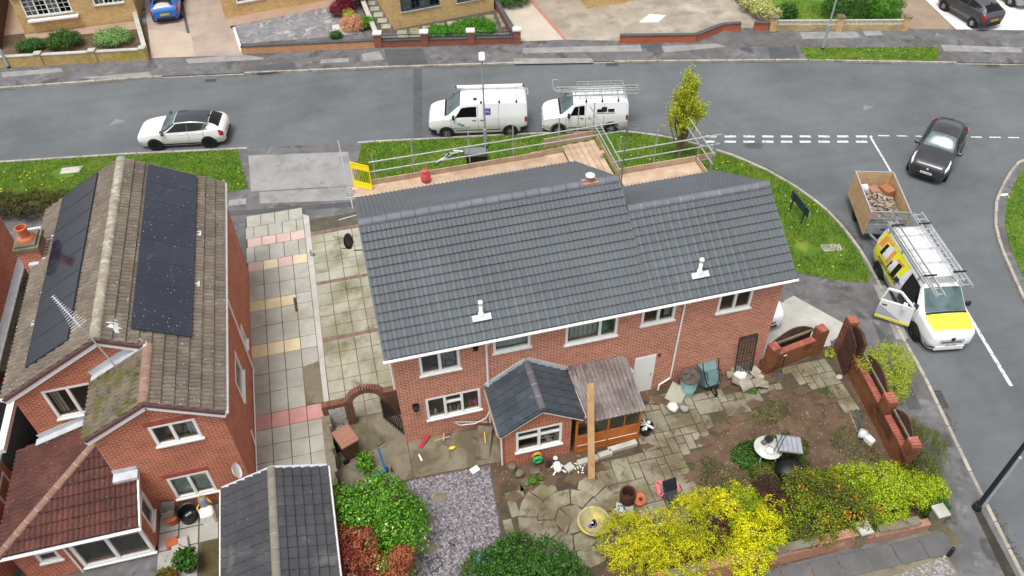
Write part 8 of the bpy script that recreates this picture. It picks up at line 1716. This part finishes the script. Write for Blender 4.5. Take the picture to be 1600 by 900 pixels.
bush('conifer_bush', 'olive green conifer bush outside the end of the garden wall', 'bush', [L(1445, 700, .8, .6, .8, .7), L(1440, 740, .6, .5), L(1425, 670, .7, .35)], 4600, .04, lm_olive, .15, 28, asp=.3)
bush('corner_bush', 'small dark bush at the plot corner behind the concrete pier', 'bush', [L(1462, 795, .5, .35, .35, .4)], 1100, .04, lm_dark, .12, 26)
bush('yard_plant', 'leafy plant with white buds beside the wheelie bin', 'plant', [L(570, 722, .45, .25, .28, .35)], 420, .06, lm_green, .12, 16)
bush('border_plant', 'small plant with yellow flowers in the extension border', 'plant', [L(838, 750, .25, .22, .16, .14)], 300, .04, lm_bright, .08, 16, extra=[('yellow_flowers', m_flower, .04, .02)])
bush('gate_weed', 'tuft of weeds at the foot of the timber gate', 'plant', [L(1296, 552, .2, .2, .16, .12)], 260, .04, lm_lime, .08, 16)
bush('rubble_weed', 'green weed growing in front of the rubble pile', 'plant', [L(1175, 610, .18, .16, .14, .1)], 200, .035, lm_bright, .07, 16)
t = pot(-7.75, -3.15, .28, .3, m_terra, 'olive tufted plant in a terracotta pot at the bottom left', lm_olive, 0, 0, 0); C, N_ = crown([(-7.75, -3.15, .55, .26, .26, .22)], 900, .09, 20); quads('foliage', leaves(C, N_, .035, .3), lm_olive, t)
t = pot(-7.15, -2.85, .26, .3, m_black, 'green leafy plant in a dark pot at the bottom left', lm_green, 0, 0, 0); C, N_ = crown([(-7.15, -2.85, .62, .34, .34, .28)], 800, .12, 18); quads('foliage', leaves(C, N_, .06, .5), lm_dark, t)
bush('brown_hedge', 'clipped brownish hedge at the left edge below the verge', 'hedge', [(-15.8, 17.0, .6, 1.1, .75, .6), (-14.4, 16.75, .6, 1.0, .75, .6), (-17.3, 17.3, .6, 1.1, .75, .6), (-13.2, 16.5, .6, .8, .7, .6)], 9000, .045, lm_hedge, .12, 34)
bush('roof_creeper', 'dark creeper straggling over the flat roof between the left houses', 'creeper', [(-12.2, 6.5, 2.45, .6, .9, .3), (-12.4, 8.8, 2.45, .5, .8, .25)], 2600, .05, leafmat('dead_creeper', [(58, 50, 38), (40, 36, 28), (76, 66, 48), (66, 62, 34)], .9, .2), .14, 26)
# far gardens
for i, (px, py, r, h, m, lb) in enumerate([(47, 71, .75, .35, lm_dark, 'low green shrub left of the round bush in the top left garden'), (100, 64, 1.0, .6, lm_dark, 'round dark green bush in the middle of the top left garden'), (176, 59, 1.05, .5, lm_pale, 'pale grey-green mound in the top left garden'), (535, 14, .75, .6, lm_acer, 'dark red acer by the grey chippings garden'), (551, 38, .75, .55, lm_pink, 'pink and cream shrub below the red acer'), (545, 22, .3, .3, lm_lime, 'small lime plant between the red acer and the pink shrub'), (572, 36, .55, .4, lm_bright, 'bright green plant beside the dark red side wall'), (553, 0, .8, .6, lm_purp, 'dark purple shrub at the top edge beside the red acer'), (738, 43, 1.4, .3, lm_bright, 'wide green mound behind the railing wall'), (686, 48, .8, .25, lm_bright, 'low green mound left of the wide one behind the railings'), (804, -3, 1.0, .7, lm_dark, 'clipped bush at the top edge of the beige forecourt'), (1228, 18, .7, .5, lm_dark, 'dark shrub beside the variegated hedge'), (1325, 8, 1.6, 1.1, lm_dark, 'big dark holly bush behind the pierced block wall'), (1384, 14, 1.1, 1.0, lm_bright, 'bright green bush at the right end of the pierced block wall'), (525, 54, .3, .18, lm_dark, 'tiny dark plant at the foot of the white pebbles')]):
    p = G(px, py, .2+h*.5); bush('garden_shrub', lb, 'shrub', [(p.x, p.y, .15+h*.6, r, r*.75, h)], int(900+1500*r*r), .055, m, .16, 26)
bush('variegated_hedge', 'cream variegated hedge beside the forecourt at the top', 'hedge', [L(1172, 2, .7, .6, .7, .6), L(1190, 12, .7, .6, .7, .6), L(1206, 22, .65, .5, .6, .5)], 3600, .055, lm_var, .14, 26)

for px, py, r, lb in ((1172, 712, .6, 'spreading green weeds left of the white garden table'), (1195, 735, .45, 'low weeds at the legs of the white garden table'), (1245, 700, .35, 'small green tuft right of the folding chair')):
    p = G(px, py, .15); bush('weed_patch', lb, 'weeds', [(p.x, p.y, .14, r, r*.8, .12)], int(2600*r), .05, lm_olive if r < .5 else lm_dark, .14, 18)
